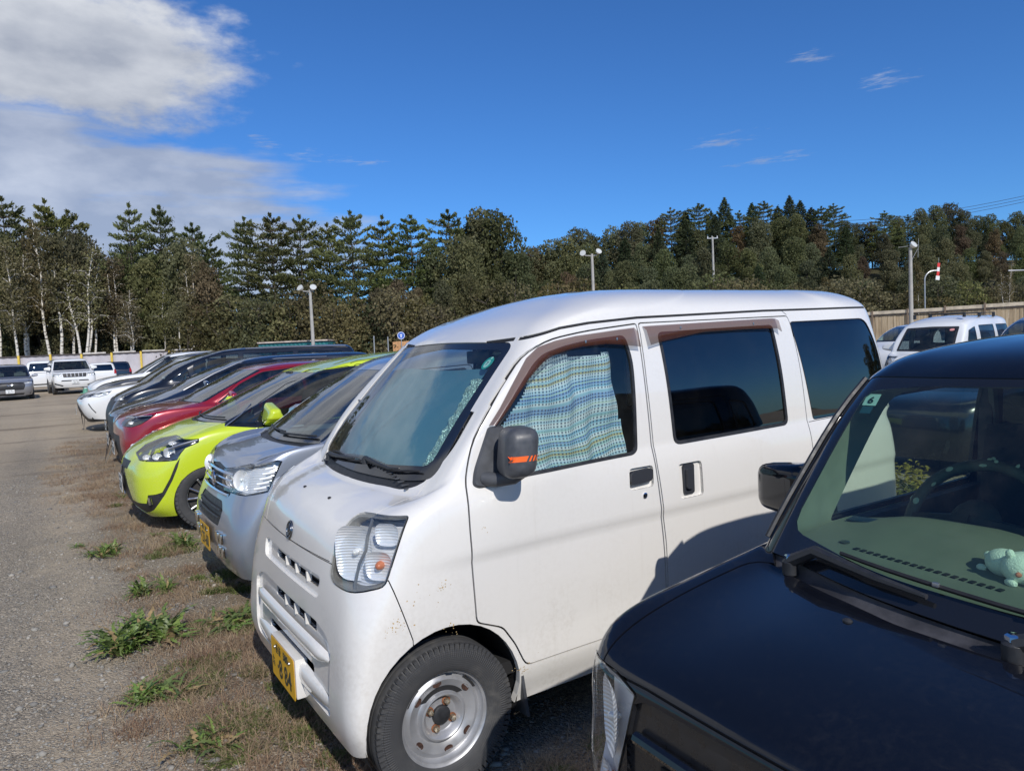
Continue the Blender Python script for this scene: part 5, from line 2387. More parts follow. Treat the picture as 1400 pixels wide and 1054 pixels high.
        ring = [Vector((cx + .72, w * .46, cz + .02)) + Matrix.Rotation(radians(-62), 3, 'Y') @ Vector((.18 * cos(a), .18 * sin(a), 0)) for a in np.linspace(0, 2 * pi, 25)[:-1]]
        m.tube(ring, .014, 6, closed=True)
        m.build('steering_wheel', BLACKPL, t)
        m = MB()
        zt = rows[-1][0]
        m.box((cx + 1.0, 0, zt - .20), (.03, .20, .055), bev=.01)
        m.build('room_mirror', BLACKPL, t)
        m = MB()
        m.box((seatx + .9, 0, cz - .12), (.12, w * 1.5, .6), bev=.05)
        m.build('rear_seat', SEATG, t)
    if mirror:
        mx, mz, my, msz = mirror
        for sy in (-1, 1):
            bm = bmesh.new()
            bmesh.ops.create_cube(bm, size=1)
            for v in bm.verts:
                v.co = Vector((v.co.x * .12, v.co.y * .22, v.co.z * .13)) * msz
            bmesh.ops.bevel(bm, geom=bm.edges[:], offset=.042 * msz, segments=5, affect='EDGES', profile=.55)
            for v in bm.verts:
                v.co.z *= 1 + .35 * (v.co.y * sy) / .12 * (-1)
                v.co.x *= 1 - .3 * (v.co.z > 0)
                v.co += Vector((mx, sy * my, mz))
            me = bpy.data.meshes.new('door_mirror')
            bm.to_mesh(me)
            bm.free()
            me.polygons.foreach_set('use_smooth', [True] * len(me.polygons))
            dm = link('door_mirror', me, P, t)
            m = MB()
            m.tube([(mx + .03, sy * (my - .16), mz - .06), (mx + .01, sy * (my - .05), mz - .045)], .022, 6)
            m.build('mirror_arm', BLACKPL, dm)
    if wipers:
        for (a, b) in wipers:
            m = MB()
            q = []
            for k in range(9):
                y = a[0] + (b[0] - a[0]) * k / 8
                z = a[1] + (b[1] - a[1]) * k / 8
                p, n = s.hit(y, z, 'front')
                if p is not None:
                    q.append(p + n * .014)
            m.tube(q, .008, 5)
            m.build('wiper', BLACKPL, t)
    if plate:
        pm, px, pz, big, small = plate
        number_plate(t, (px, 0, pz), mat=pm, big=big, small=small)
    return t, s


def row_car(y):
    return rowpt(0, y), radians(90 - YAW)


# silver kei hatchback
SILVER = paint('silver paint', (.25, .28, .335), flake=.5, dirt=.2, dust=.04, rough=.34, metal=.55)
rowsS = [(.20, .265, .69, .20, .10, .20, .02, 3.50), (.34, .215, .715, .34, .10, .20, .02, 3.54), (.50, .210, .730, .50, .13, .22, .02, 3.55), (.64, .245, .736, .66, .17, .24, .025, 3.55),
         (.76, .285, .736, .80, .21, .25, .03, 3.54), (.865, .315, .732, .930, .21, .22, .035, 3.53), (.920, .375, .726, .985, .21, .17, .045, 3.52), (.952, .500, .714, 1.008, .20, .15, .055, 3.51),
         (.972, .610, .705, 1.01, .17, .13, .065, 3.50), (.985, .70, .698, 1.02, .13, .11, .075, 3.49), (1.12, .90, .685, 1.14, .11, .10, .07, 3.46), (1.29, 1.17, .660, 1.30, .12, .10, .065, 3.42),
         (1.445, 1.43, .625, 1.450, .13, .12, .06, 3.37), (1.505, 1.55, .590, 1.50, .18, .14, .055, 3.33), (1.553, 1.72, .52, 1.545, .2, .16, .05, 3.28), (1.585, 1.95, .36, 1.58, .2, .15, .04, 3.15),
         (1.598, 2.2, .0, 1.598, .02, 0, 0, 2.9)]
lampS = [(.345, .848), (.50, .905), (.660, .935), (.684, .925), (.590, .748), (.465, .727), (.335, .720), (.322, .760)]
CAR_S, SS_ = std_car('silver_hatchback', 'silver kei hatchback with clear headlights beside the white van', SILVER, rowsS, *row_car(2.30), res=(90, 100), breaks=(9, 12),
                     arch=[(.645, .285, .290), (3.03, .285, .29)], R=.275, w=.735,
                     hood=rounded([(.30, -.47), (.36, -.56), (.52, -.62), (.68, -.635), (.745, -.60), (.68, -.3), (.665, 0), (.68, .3), (.745, .60), (.68, .635), (.52, .62), (.36, .56), (.30, .47)], .03, 2), hoodz=.84,
                     cowl=[(.665, 0), (.68, .3), (.745, .60), (.80, .66), (.95, .6), (.95, -.6), (.80, -.66), (.745, -.60), (.68, -.3)],
                     ws=rounded([(-.67, 1.0), (0, .99), (.67, 1.0), (.60, 1.438), (0, 1.45), (-.60, 1.438)], [.03, .1, .03, .03, .1, .03], 3), wsx=(.5, 1.8),
                     wins=[rounded([(.90, 1.02), (1.22, 1.28), (1.46, 1.415), (1.95, 1.44), (1.97, 1.02)], [.02, .05, .05, .03, .03], 3), rounded([(2.05, 1.02), (2.03, 1.44), (2.75, 1.42), (2.85, 1.04)], .04, 3)],
                     doors=[rounded([(.93, .32), (2.0, .32), (2.0, 1.46), (1.45, 1.44), (1.18, 1.28), (.865, 1.01), (.90, .7)], .04, 2), rounded([(2.015, .32), (2.6, .32), (2.85, .7), (2.88, 1.42), (2.015, 1.46)], .04, 2)],
                     lamps=[(12, lampS, [(.43, .805, .050, .068, 'w'), (.36, .785, .028, .045, 'w')])],
                     dark=[('grille', rounded([(-.40, .690), (.40, .690), (.44, .835), (0, .870), (-.44, .835)], .02, 3), 'front'), ('lower_grille', rounded([(-.33, .50), (.33, .50), (.37, .60), (.30, .655), (-.30, .655), (-.37, .60)], .03, 3), 'front')],
                     trims=[('lamp_slat', [(.515 + .018 * k, .765 + .030 * k), (.585 + .018 * k, .775 + .030 * k)], obl(12, -1), .009, simple('lamp white', (.8, .82, .85), .2)) for k in range(5)] + [('grille_bar', [(-.42 + .84 * k / 14, .83) for k in range(15)], 'front', .012, CHROME), ('grille_bar', [(-.41 + .82 * k / 14, .79) for k in range(15)], 'front', .008, CHROME),
                            ('grille_bar', [(-.40 + .80 * k / 14, .745) for k in range(15)], 'front', .008, CHROME), ('grille_bar', [(-.39 + .78 * k / 14, .70) for k in range(15)], 'front', .012, CHROME),
                            ('grille_slat', [(-.33 + .66 * k / 10, .60) for k in range(11)], 'front', .009, BLACKPL), ('grille_slat', [(-.33 + .66 * k / 10, .555) for k in range(11)], 'front', .009, BLACKPL)],
                     mirror=(1.10, 1.10, .82, 1.0), plate=(YELLOWPLATE, .188, .385, '27-60', '583'), wipers=[((.55, 1.03), (-.05, 1.03)), ((.0, 1.02), (-.55, 1.03))])
# fog lamp chrome cubes and emblem
for sy in (-1, 1):
    for z in (.44, .35):
        for y in (.36, .44):
            m = MB()
            p, n = SS_.hit(sy * y, z, 'front')
            m.box(p + n * .004, (.03, .065, .07), bev=.015)
            m.build('fog_light', CHROME, CAR_S)
p, n = SS_.hit(0, .765, 'front')
M = frame_m(p + n * .016, (0, -1, 0), (0, 0, 1))
m = MB()
m.tube([M @ Vector((.058 * cos(a), .046 * sin(a), 0)) for a in np.linspace(0, 2 * pi, 33)[:-1]], .006, 6, closed=True)
m.tube([M @ Vector((u, v, 0)) for u, v in [(-.022, -.035), (-.022, .022), (.01, .030), (.032, .005), (.02, -.024), (-.04, -.022)]], .006, 6)
m.build('emblem', CHROME, CAR_S)
# round red sticker high on the screen
p, n = SS_.hit(-.50, 1.385, 'front')
M = frame_m(p - n * .012, (0, -1, 0), Vector((0, -1, 0)).cross(n) * -1)
m = MB()
m.prism(circle(0, 0, .035, 20, .026), lambda u, v, d: M @ Vector((u, v, d)), -.0005, 0)
st = m.build('screen_sticker', simple('sticker pink', (.70, .30, .28), .5), CAR_S)

# lime compact minivan
LIME = paint('lime paint', (.52, .64, .025), dirt=.15, dust=.03, rough=.26)
rowsL = [(.155, .03, .78, .16, .25, .30, .03, 4.10), (.235, -.045, .815, .235, .26, .34, .03, 4.14), (.40, -.085, .835, .40, .27, .36, .03, 4.17), (.56, -.090, .845, .57, .29, .38, .04, 4.18),
         (.68, -.050, .848, .72, .34, .38, .06, 4.18), (.77, .050, .845, .83, .37, .36, .09, 4.17), (.85, .200, .835, .895, .34, .30, .11, 4.16), (.905, .350, .820, .925, .30, .24, .12, 4.15),
         (.945, .480, .805, .94, .25, .18, .125, 4.14), (.965, .590, .790, .950, .20, .13, .13, 4.13), (1.08, .86, .775, 1.07, .16, .12, .11, 4.10), (1.22, 1.17, .750, 1.21, .15, .12, .10, 4.05),
         (1.33, 1.42, .725, 1.34, .15, .12, .09, 4.0), (1.405, 1.60, .700, 1.425, .16, .13, .085, 3.97), (1.455, 1.78, .665, 1.475, .2, .16, .08, 3.93), (1.505, 2.02, .60, 1.515, .25, .2, .07, 3.88),
         (1.55, 2.36, .45, 1.553, .3, .2, .06, 3.8), (1.575, 2.7, .22, 1.575, .2, .14, .04, 3.6), (1.583, 2.9, .0, 1.583, .02, 0, 0, 3.4)]
lampL = [(.045, .725), (.129, .790), (.258, .845), (.399, .873), (.466, .855), (.588, .850), (.582, .822), (.465, .780), (.425, .735), (.392, .682), (.337, .677), (.080, .680)]
lampL = [(u, v) for u, v in lampL]
trimL = [(.420, .700), (.378, .640), (.325, .52), (.255, .40), (.200, .385), (.135, .380), (.120, .30), (.002, .300), (-.040, .44), (-.080, .60), (-.30, .60), (-.30, .18), (-.01, .20), (.11, .188), (.175, .235), (.275, .375), (.345, .50), (.395, .615)]
CAR_L, SL_ = std_car('lime_minivan', 'lime yellow compact minivan with black bumper trim', LIME, rowsL, *row_car(5.0), res=(96, 110), breaks=(9, 13),
                     arch=[(.555, .285, .310), (3.30, .285, .31)], R=.305, w=.845, rims='twelve',
                     hood=rounded([(-.12, 0), (.0, -.42), (.14, -.62), (.40, -.71), (.66, -.735), (.74, -.70), (.62, -.35), (.575, 0), (.62, .35), (.74, .70), (.66, .735), (.40, .71), (.14, .62), (.0, .42)], .04, 2), hoodz=.735,
                     cowl=[(.575, 0), (.62, .35), (.74, .70), (.80, .75), (1.0, .6), (1.0, -.6), (.80, -.75), (.74, -.70), (.62, -.35)],
                     ws=rounded([(-.75, .965), (0, .975), (.75, .965), (.675, 1.40), (0, 1.408), (-.675, 1.40)], [.03, .1, .03, .03, .1, .03], 3), wsx=(.4, 2.0),
                     wins=[rounded([(.740, .945), (1.02, 1.115), (1.03, .918)], .012, 2), rounded([(1.06, .92), (1.06, 1.135), (1.42, 1.32), (1.70, 1.405), (2.02, 1.43), (2.02, .95)], [.02, .02, .05, .05, .02, .03], 3),
                           rounded([(2.07, .95), (2.07, 1.435), (2.90, 1.47), (3.0, 1.0)], .03, 3), rounded([(3.06, 1.02), (2.98, 1.47), (3.5, 1.45), (3.75, 1.2)], .05, 3)],
                     doors=[rounded([(1.02, .26), (2.02, .26), (2.04, 1.45), (1.70, 1.425), (1.40, 1.33), (1.03, 1.14), (1.02, .6)], .04, 2), rounded([(2.06, .26), (2.80, .26), (3.0, .6), (3.0, 1.48), (2.07, 1.46)], .04, 2)],
                     black=rounded([(.72, .945), (1.05, 1.150), (1.42, 1.342), (1.70, 1.418), (2.05, 1.445), (3.55, 1.485), (3.80, 1.20), (3.5, .99), (2.0, .935), (1.03, .902)], .03, 2),
                     dark=[('bumper_trim', trimL, obl(7, -1)), ('bumper_trim', trimL, obl(7, 1)), ('front_grille', rounded([(-.30, .58), (.30, .58), (.34, .66), (-.34, .66)], .02, 2), 'front')],
                     lamps=[(7, lampL, [(.135, .712, .034, .026, 'x'), (.225, .722, .042, .030, 'w'), (.33, .755, .048, .045, 'r'), (.36, .83, .035, .02, 'w')])],
                     trims=[('lamp_strip', [(.33, .775), (.42, .805), (.50, .825), (.575, .838)], obl(7, -1), .011, SILVERM), ('fog_light', [(.150, .36), (.153, .325), (.158, .295)], obl(7, -1), .018, CHROME),
                            ('quarter_trim', [(.735, .938), (.90, 1.035), (1.03, 1.118)], 'side', .006, SILVERM), ('roof_rail_line', [(2.05, 1.475), (2.14, 1.497), (2.4, 1.512), (3.0, 1.53)], 'side', .004, SEAM),
                            ('front_spoiler', [(-.02, .165), (.10, .150), (.2, .150), (.28, .165)], obl(7, -1), .018, BLACKPL), ('grille_edge', [(-.075, .30), (-.092, .40), (-.100, .50), (-.09, .58)], obl(7, -1), .008, SILVERM)],
                     mirror=(1.13, 1.030, .985, 1.32), plate=(WHITEPLATE, -.112, .42, '35-12', '501'), wipers=[((.55, 1.0), (-.05, 1.0)), ((.0, 1.0), (-.60, 1.0))])

# red crossover
RED = paint('red paint', (.27, .008, .020), flake=.3, dirt=.15, dust=.02, rough=.26, metal=.25)
rowsR = [(.22, .12, .79, .22, .20, .28, .03, 4.10), (.38, .055, .82, .38, .20, .30, .03, 4.15), (.57, .015, .84, .57, .22, .32, .03, 4.17), (.72, .020, .848, .75, .25, .33, .035, 4.17), (.86, .055, .845, .90, .28, .32, .045, 4.16),
         (.935, .16, .835, .975, .28, .28, .07, 4.15), (.985, .36, .822, 1.00, .25, .24, .09, 4.14), (1.025, .60, .808, 1.01, .22, .18, .10, 4.13), (1.045, .82, .795, 1.02, .17, .13, .11, 4.12),
         (1.17, 1.07, .775, 1.14, .14, .12, .10, 4.06), (1.31, 1.36, .74, 1.29, .14, .12, .09, 3.98), (1.43, 1.62, .70, 1.41, .15, .13, .08, 3.88), (1.470, 1.80, .64, 1.455, .2, .16, .07, 3.82), (1.500, 2.1, .5, 1.49, .25, .2, .06, 3.7), (1.515, 2.5, .0, 1.515, .02, 0, 0, 3.2)]
lampR = [(.112, .850), (.175, .925), (.493, .948), (.40, .890), (.32, .846), (.224, .815), (.125, .822)]
CAR_R, SR_ = std_car('red_crossover', 'dark red metallic crossover behind the lime minivan', RED, rowsR, *row_car(7.42), res=(70, 80), breaks=(8, 11),
                     arch=[(.78, .33, .345), (3.35, .33, .345)], R=.33, w=.845,
                     hood=rounded([(-.05, 0), (.10, -.5), (.30, -.70), (.60, -.745), (.90, -.74), (.88, -.4), (.82, 0), (.88, .4), (.90, .74), (.60, .745), (.30, .70), (.10, .5)], .04, 2), hoodz=.86,
                     cowl=[(.80, 0), (.85, .4), (.92, .72), (1.1, .6), (1.1, -.6), (.92, -.72), (.85, -.4)],
                     ws=rounded([(-.74, 1.05), (0, 1.055), (.74, 1.05), (.665, 1.415), (0, 1.425), (-.665, 1.415)], .03, 3), wsx=(.6, 2.0),
                     wins=[rounded([(1.12, 1.03), (1.42, 1.25), (1.72, 1.39), (2.20, 1.43), (2.25, 1.04)], [.02, .05, .05, .02, .02], 3), rounded([(2.30, 1.04), (2.26, 1.43), (2.85, 1.42), (3.15, 1.10)], .04, 3)],
                     doors=[rounded([(1.12, .30), (2.25, .30), (2.28, 1.44), (1.70, 1.41), (1.40, 1.27), (1.10, 1.03)], .04, 2)],
                     lamps=[(5, lampR, [(.21, .868, .03, .02, 'x')])],
                     trims=[('lamp_strip', [(.175, .905), (.3, .925), (.45, .938)], obl(5, -1), .010, CHROME)],
                     dark=[('front_grille', rounded([(-.55, .36), (.55, .36), (.45, .70), (-.45, .70)], .05, 3), 'front'), ('front_grille', [(-.62, .22), (.62, .22), (.60, .33), (-.60, .33)], 'front')],
                     mirror=(1.29, 1.095, .93, 1.0), plate=(WHITEPLATE, -.005, .52, '74-08', '332'))

NAVY = paint('navy paint', (.010, .016, .034), dirt=.1, dust=.02, rough=.25)
rowsN = [(.24, .16, .80, .24, .2, .28, .03, 4.55), (.45, .10, .85, .45, .22, .3, .03, 4.6), (.65, .10, .88, .66, .24, .32, .03, 4.6), (.80, .13, .885, .84, .27, .32, .05, 4.6), (.89, .25, .87, .93, .28, .30, .08, 4.6),
         (.95, .45, .86, .99, .26, .26, .09, 4.58), (1.02, .68, .85, 1.04, .24, .2, .10, 4.57), (1.08, .86, .84, 1.075, .2, .16, .10, 4.56), (1.125, 1.0, .83, 1.10, .16, .13, .10, 4.55), (1.27, 1.27, .80, 1.24, .14, .12, .09, 4.5),
         (1.42, 1.62, .76, 1.40, .14, .13, .08, 4.42), (1.54, 1.98, .72, 1.51, .16, .14, .07, 4.33), (1.58, 2.2, .65, 1.56, .2, .18, .06, 4.25), (1.605, 2.6, .5, 1.60, .25, .2, .05, 4.1), (1.62, 3.0, .0, 1.62, .02, 0, 0, 3.7)]
std_car('navy_estate', 'dark navy estate car between the red crossover and the black minivan', NAVY, rowsN, *row_car(9.8), res=(54, 62), breaks=(8, 11),
        arch=[(.95, .34, .355), (3.6, .34, .355)], R=.34, w=.88,
        ws=rounded([(-.78, 1.125), (0, 1.135), (.78, 1.125), (.69, 1.52), (0, 1.535), (-.69, 1.52)], .03, 3), wsx=(.8, 2.4),
        wins=[rounded([(1.15, 1.13), (1.55, 1.33), (1.95, 1.48), (2.55, 1.53), (2.6, 1.14)], .03, 3), rounded([(2.66, 1.14), (2.62, 1.53), (3.5, 1.52), (3.6, 1.18)], .03, 3)],
        lamps=[(4, [(.205, .835), (.24, .895), (.56, .950), (.60, .915), (.42, .862), (.235, .815)], [(.42, .905, .03, .02, 'x')])],
        dark=[('front_grille', rounded([(-.6, .45), (.6, .45), (.5, .78), (-.5, .78)], .05, 3), 'front')],
        trims=[('window_line', [(1.1, 1.12), (1.55, 1.345), (1.95, 1.50), (2.6, 1.545), (3.4, 1.54)], 'side', .008, SILVERM)],
        mirror=(1.40, 1.18, .97, 1.0), plate=(WHITEPLATE, .075, .42, '61-22', '330'), group='vehicles parked in the near row')

GBLACK = paint('gloss black paint', (.008, .009, .012), dirt=.1, dust=.02, rough=.25)
rowsB = [(.26, .28, .84, .26, .16, .25, .03, 4.98), (.55, .21, .90, .55, .18, .28, .03, 5.0), (.80, .25, .915, .82, .2, .3, .04, 5.0), (.93, .33, .915, .98, .22, .3, .05, 5.0), (1.02, .45, .905, 1.08, .24, .28, .08, 4.99),
         (1.10, .62, .895, 1.12, .24, .22, .10, 4.98), (1.17, .80, .885, 1.15, .2, .17, .11, 4.97), (1.215, .93, .88, 1.17, .17, .14, .12, 4.96), (1.37, 1.14, .86, 1.33, .15, .13, .11, 4.92), (1.52, 1.42, .835, 1.50, .15, .13, .10, 4.88),
         (1.64, 1.75, .80, 1.64, .16, .14, .09, 4.85), (1.725, 2.05, .76, 1.725, .18, .16, .08, 4.8), (1.762, 2.3, .68, 1.76, .22, .2, .07, 4.75), (1.785, 2.7, .5, 1.782, .3, .25, .06, 4.65), (1.795, 3.3, .0, 1.795, .02, 0, 0, 4.2)]
std_car('black_minivan', 'long gloss black minivan with a silver roof line', GBLACK, rowsB, *row_car(12.2), res=(54, 62), breaks=(7, 11),
        arch=[(1.05, .36, .375), (4.0, .36, .375)], R=.35, w=.915,
        ws=rounded([(-.84, 1.22), (0, 1.225), (.84, 1.22), (.73, 1.70), (0, 1.715), (-.73, 1.70)], .03, 3), wsx=(.8, 2.5),
        wins=[rounded([(1.14, 1.22), (1.52, 1.46), (1.58, 1.20)], .02, 3), rounded([(1.62, 1.20), (1.62, 1.50), (1.95, 1.64), (2.45, 1.675), (2.45, 1.20)], .03, 3), rounded([(2.52, 1.20), (2.52, 1.675), (3.5, 1.68), (3.5, 1.2)], .03, 3), rounded([(3.58, 1.20), (3.58, 1.68), (4.5, 1.66), (4.7, 1.3)], .03, 3)],
        lamps=[(4, [(.36, .90), (.41, .99), (.56, 1.02), (.50, .93)], [(.46, .96, .03, .025, 'w')])],
        dark=[('front_grille', rounded([(-.6, .45), (.6, .45), (.6, .95), (-.6, .95)], .05, 3), 'front')],
        trims=[('roof_rail', [(2.1, 1.735), (2.6, 1.75), (3.4, 1.757), (4.2, 1.75), (4.6, 1.735)], 'side', .016, SILVERM), ('sill_trim', [(1.2, 1.19), (1.8, 1.18), (2.6, 1.18)], 'side', .008, SILVERM)],
        mirror=(1.50, 1.25, 1.0, 1.1), plate=(WHITEPLATE, .19, .45, '90-46', '300'))

PEARL = paint('pearl white paint', (.74, .75, .75), dirt=.15, dust=.03, rough=.26)
DGREY = paint('dark grey paint', (.045, .048, .055), flake=.3, dirt=.1, dust=.03, rough=.28, metal=.3)
LGREY = paint('light grey paint', (.24, .25, .275), flake=.4, dirt=.15, dust=.04, rough=.32, metal=.4)
rowsH = [(.24, .08, .84, .26, .3, .36, .04, 4.62), (.42, -.04, .88, .42, .32, .38, .04, 4.66), (.60, -.10, .915, .60, .34, .4, .05, 4.68), (.74, -.10, .925, .76, .36, .4, .07, 4.68), (.83, -.05, .92, .88, .38, .38, .10, 4.67),
         (.91, .08, .91, .95, .36, .34, .12, 4.66), (.98, .30, .895, 1.0, .32, .28, .13, 4.65), (1.03, .60, .88, 1.03, .28, .22, .13, 4.64), (1.06, .90, .865, 1.05, .22, .17, .13, 4.62), (1.08, 1.16, .85, 1.07, .17, .14, .13, 4.6),
         (1.25, 1.42, .82, 1.22, .15, .13, .11, 4.5), (1.43, 1.74, .78, 1.40, .15, .13, .10, 4.38), (1.60, 2.05, .73, 1.57, .16, .15, .09, 4.25), (1.65, 2.25, .66, 1.63, .22, .2, .08, 4.15), (1.69, 2.6, .5, 1.68, .3, .25, .06, 3.95), (1.705, 3.0, .0, 1.705, .02, 0, 0, 3.4)]
lampH = [(-.075, .850), (.102, .888), (.40, .925), (.637, .950), (.527, .872), (.376, .832), (.098, .836), (-.06, .775)]
winsH = [rounded([(1.42, 1.11), (1.80, 1.36), (2.1, 1.54), (2.65, 1.61), (2.7, 1.12)], .03, 3), rounded([(2.76, 1.12), (2.72, 1.61), (3.5, 1.58), (3.9, 1.25)], .04, 3)]
hoodH = rounded([(-.2, 0), (-.05, -.5), (.2, -.74), (.7, -.80), (1.22, -.80), (1.20, -.4), (1.14, 0), (1.20, .4), (1.22, .80), (.7, .80), (.2, .74), (-.05, .5)], .05, 2)
KH = dict(res=(52, 62), breaks=(9, 12), arch=[(.93, .36, .385), (3.6, .36, .385)], R=.36, w=.92, ws=rounded([(-.80, 1.085), (0, 1.095), (.80, 1.085), (.70, 1.58), (0, 1.595), (-.70, 1.58)], .03, 3), wsx=(1.0, 2.6), wins=winsH,
          lamps=[(3, lampH, [(.30, .88, .05, .022, 'w'), (.48, .915, .04, .015, 'w')])], hood=hoodH, hoodz=.86, mirror=(1.68, 1.14, 1.02, 1.1), seatx=2.2)
std_car('white_crossover', 'white sporty crossover with narrow headlights and black lower bumper', PEARL, rowsH, *row_car(16.9),
        dark=[('lower_bumper', [(-1.2, .0), (-1.2, .70), (-.09, .70), (.05, .42), (.12, .335), (.54, .29), (.60, .0)], obl(3, -1)), ('lower_bumper', [(-1.2, .0), (-1.2, .70), (-.09, .70), (.05, .42), (.12, .335), (.54, .29), (.60, .0)], obl(3, 1)),
              ('bumper_slit', strip([(.14, .685), (.20, .57), (.28, .465)], .022), obl(3, -1)), ('upper_grille', [(-.5, .78), (.5, .78), (.5, .84), (-.5, .84)], 'front')], plate=(WHITEPLATE, -.13, .50, '15-77', '301'), **KH)
KH2 = dict(KH)
std_car('dark_crossover', 'dark grey crossover just beyond the white sporty one', DGREY, [(z + .10, x + .5, w_, zs + .10, a, b, c, d + .5) for z, x, w_, zs, a, b, c, d in rowsH], *row_car(19.6),
        dark=[], **{**KH, 'arch': [(1.43, .38, .40), (4.1, .38, .40)], 'lamps': [], 'wins': [[(u + .5, v + .1) for u, v in q] for q in winsH], 'hood': None, 'ws': [(u, v + .1) for u, v in KH['ws']], 'wsx': (1.5, 3.1), 'mirror': (2.18, 1.24, 1.02, 1.1), 'seatx': 2.7, 'R': .38})
std_car('white_suv', 'white car behind the dark grey crossover, only its bonnet and roof in view', PEARL, [(z + .16, x + .45, w_, zs + .16, a, b, c, d + .45) for z, x, w_, zs, a, b, c, d in rowsH], *row_car(22.3),
        dark=[], **{**KH, 'arch': [(1.38, .42, .42), (4.05, .42, .42)], 'lamps': [], 'wins': [[(u + .45, v + .16) for u, v in q] for q in winsH], 'hood': None, 'ws': [(u, v + .16) for u, v in KH['ws']], 'wsx': (1.4, 3.1), 'mirror': None, 'seatx': 2.7, 'R': .40})


def px_pos(px, D, z=0.0):
    """a point D metres ahead, at a photo column"""
    return Vector(((px - 700) / F_PX * D, D, z))


# ---- the row across the yard, facing us
rowsP = [(.34, .10, .86, .34, .14, .22, .03, 4.70), (.52, .02, .92, .52, .14, .22, .03, 4.74), (.72, .0, .94, .72, .15, .22, .03, 4.76), (.90, .02, .945, .92, .16, .22, .035, 4.76), (1.02, .05, .94, 1.05, .17, .2, .04, 4.75),
         (1.10, .14, .93, 1.12, .2, .18, .05, 4.74), (1.15, .45, .92, 1.16, .2, .16, .06, 4.73), (1.18, .80, .91, 1.19, .18, .14, .07, 4.72), (1.20, 1.15, .90, 1.21, .14, .12, .08, 4.70), (1.36, 1.32, .87, 1.36, .12, .11, .07, 4.66),
         (1.54, 1.52, .83, 1.54, .12, .11, .06, 4.60), (1.72, 1.74, .77, 1.72, .14, .13, .06, 4.52), (1.78, 1.88, .69, 1.78, .2, .18, .05, 4.45), (1.82, 2.2, .5, 1.82, .3, .25, .04, 4.3), (1.83, 2.6, .0, 1.83, .02, 0, 0, 4.0)]
winsP = [rounded([(1.50, 1.24), (1.78, 1.66), (2.55, 1.68), (2.58, 1.25)], .03, 3), rounded([(2.66, 1.25), (2.64, 1.68), (3.5, 1.68), (3.55, 1.26)], .03, 3), rounded([(3.65, 1.27), (3.62, 1.67), (4.35, 1.63), (4.42, 1.3)], .04, 3)]
KP = dict(res=(46, 54), breaks=(8, 11), arch=[(.85, .39, .41), (3.65, .39, .41)], R=.385, w=.945, wins=winsP, ws=rounded([(-.84, 1.22), (.84, 1.22), (.72, 1.69), (-.72, 1.69)], .04, 3), wsx=(.9, 2.4), seatx=2.3,
          backg=rounded([(-.74, 1.22), (.74, 1.22), (.64, 1.68), (-.64, 1.68)], .05, 3), tails=[rounded([(.76, .98), (.96, .98), (.93, 1.30), (.80, 1.30)], .02, 2)], mirror=(1.62, 1.32, 1.06, 1.3))
ACR = radians(180 - YAW)
gA = 'cars parked across the yard'
std_car('white_offroader', 'white off-road SUV facing us with a black slatted grille', PEARL, rowsP, px_pos(104, 36.5, .12), ACR + radians(4),
        lamps=[(88, [(-.93, .93), (-.56, .93), (-.56, 1.05), (-.90, 1.07)], [(-.68, .99, .06, .05, 'w'), (-.82, .99, .05, .04, 'w')])],
        dark=[('front_grille', rounded([(-.50, .86), (.50, .86), (.54, 1.06), (-.54, 1.06)], .03, 2), 'front'), ('lower_intake', [(-.62, .66), (.62, .66), (.58, .72), (-.58, .72)], 'front'),
              ('corner_vent', [(.55, .40), (.88, .52), (.90, .60), (.52, .46)], 'front'), ('corner_vent', [(-.88, .52), (-.55, .40), (-.52, .46), (-.90, .60)], 'front')],
        trims=[('grille_slat', [(y, .87), (y, .96), (y, 1.05)], 'front', .022, SILVERM) for y in (-.34, -.17, 0, .17, .34)], plate=(WHITEPLATE, -.03, .62, '20-18', '310'), group=gA, **{k: v for k, v in KP.items() if k not in ('backg', 'tails')})
rowsC = [(max(.3, z * .93), x, w_, max(.3, zs * .93), a, b, c, d) for z, x, w_, zs, a, b, c, d in rowsP]
std_car('grey_suv', 'silver grey SUV with a wide black grille at the left edge of the yard', LGREY, rowsH, px_pos(14, 32.5, .06), ACR + radians(2),
        **{**KH, 'lamps': [(85, [(-.90, .78), (-.55, .80), (-.50, .86), (-.88, .90)], [(-.70, .84, .05, .02, 'w')])], 'dark': [('front_grille', rounded([(-.52, .50), (.52, .50), (.60, .72), (.50, .86), (-.50, .86), (-.60, .72)], .05, 3), 'front'), ('lower_intake', [(-.5, .27), (.5, .27), (.55, .36), (-.55, .36)], 'front')],
           'trims': [('emblem', [(-.10, .76), (-.05, .70), (0, .73), (.05, .70), (.10, .76)], 'front', .014, CHROME)], 'group': gA, 'plate': (WHITEPLATE, -.13, .45, '52-31', '302')})
rear = ACR + pi
fw = Vector((cos(ACR), sin(ACR), 0))


def rear_loc(px, D, L=4.75, z=.1):
    return px_pos(px, D, z) + fw * L


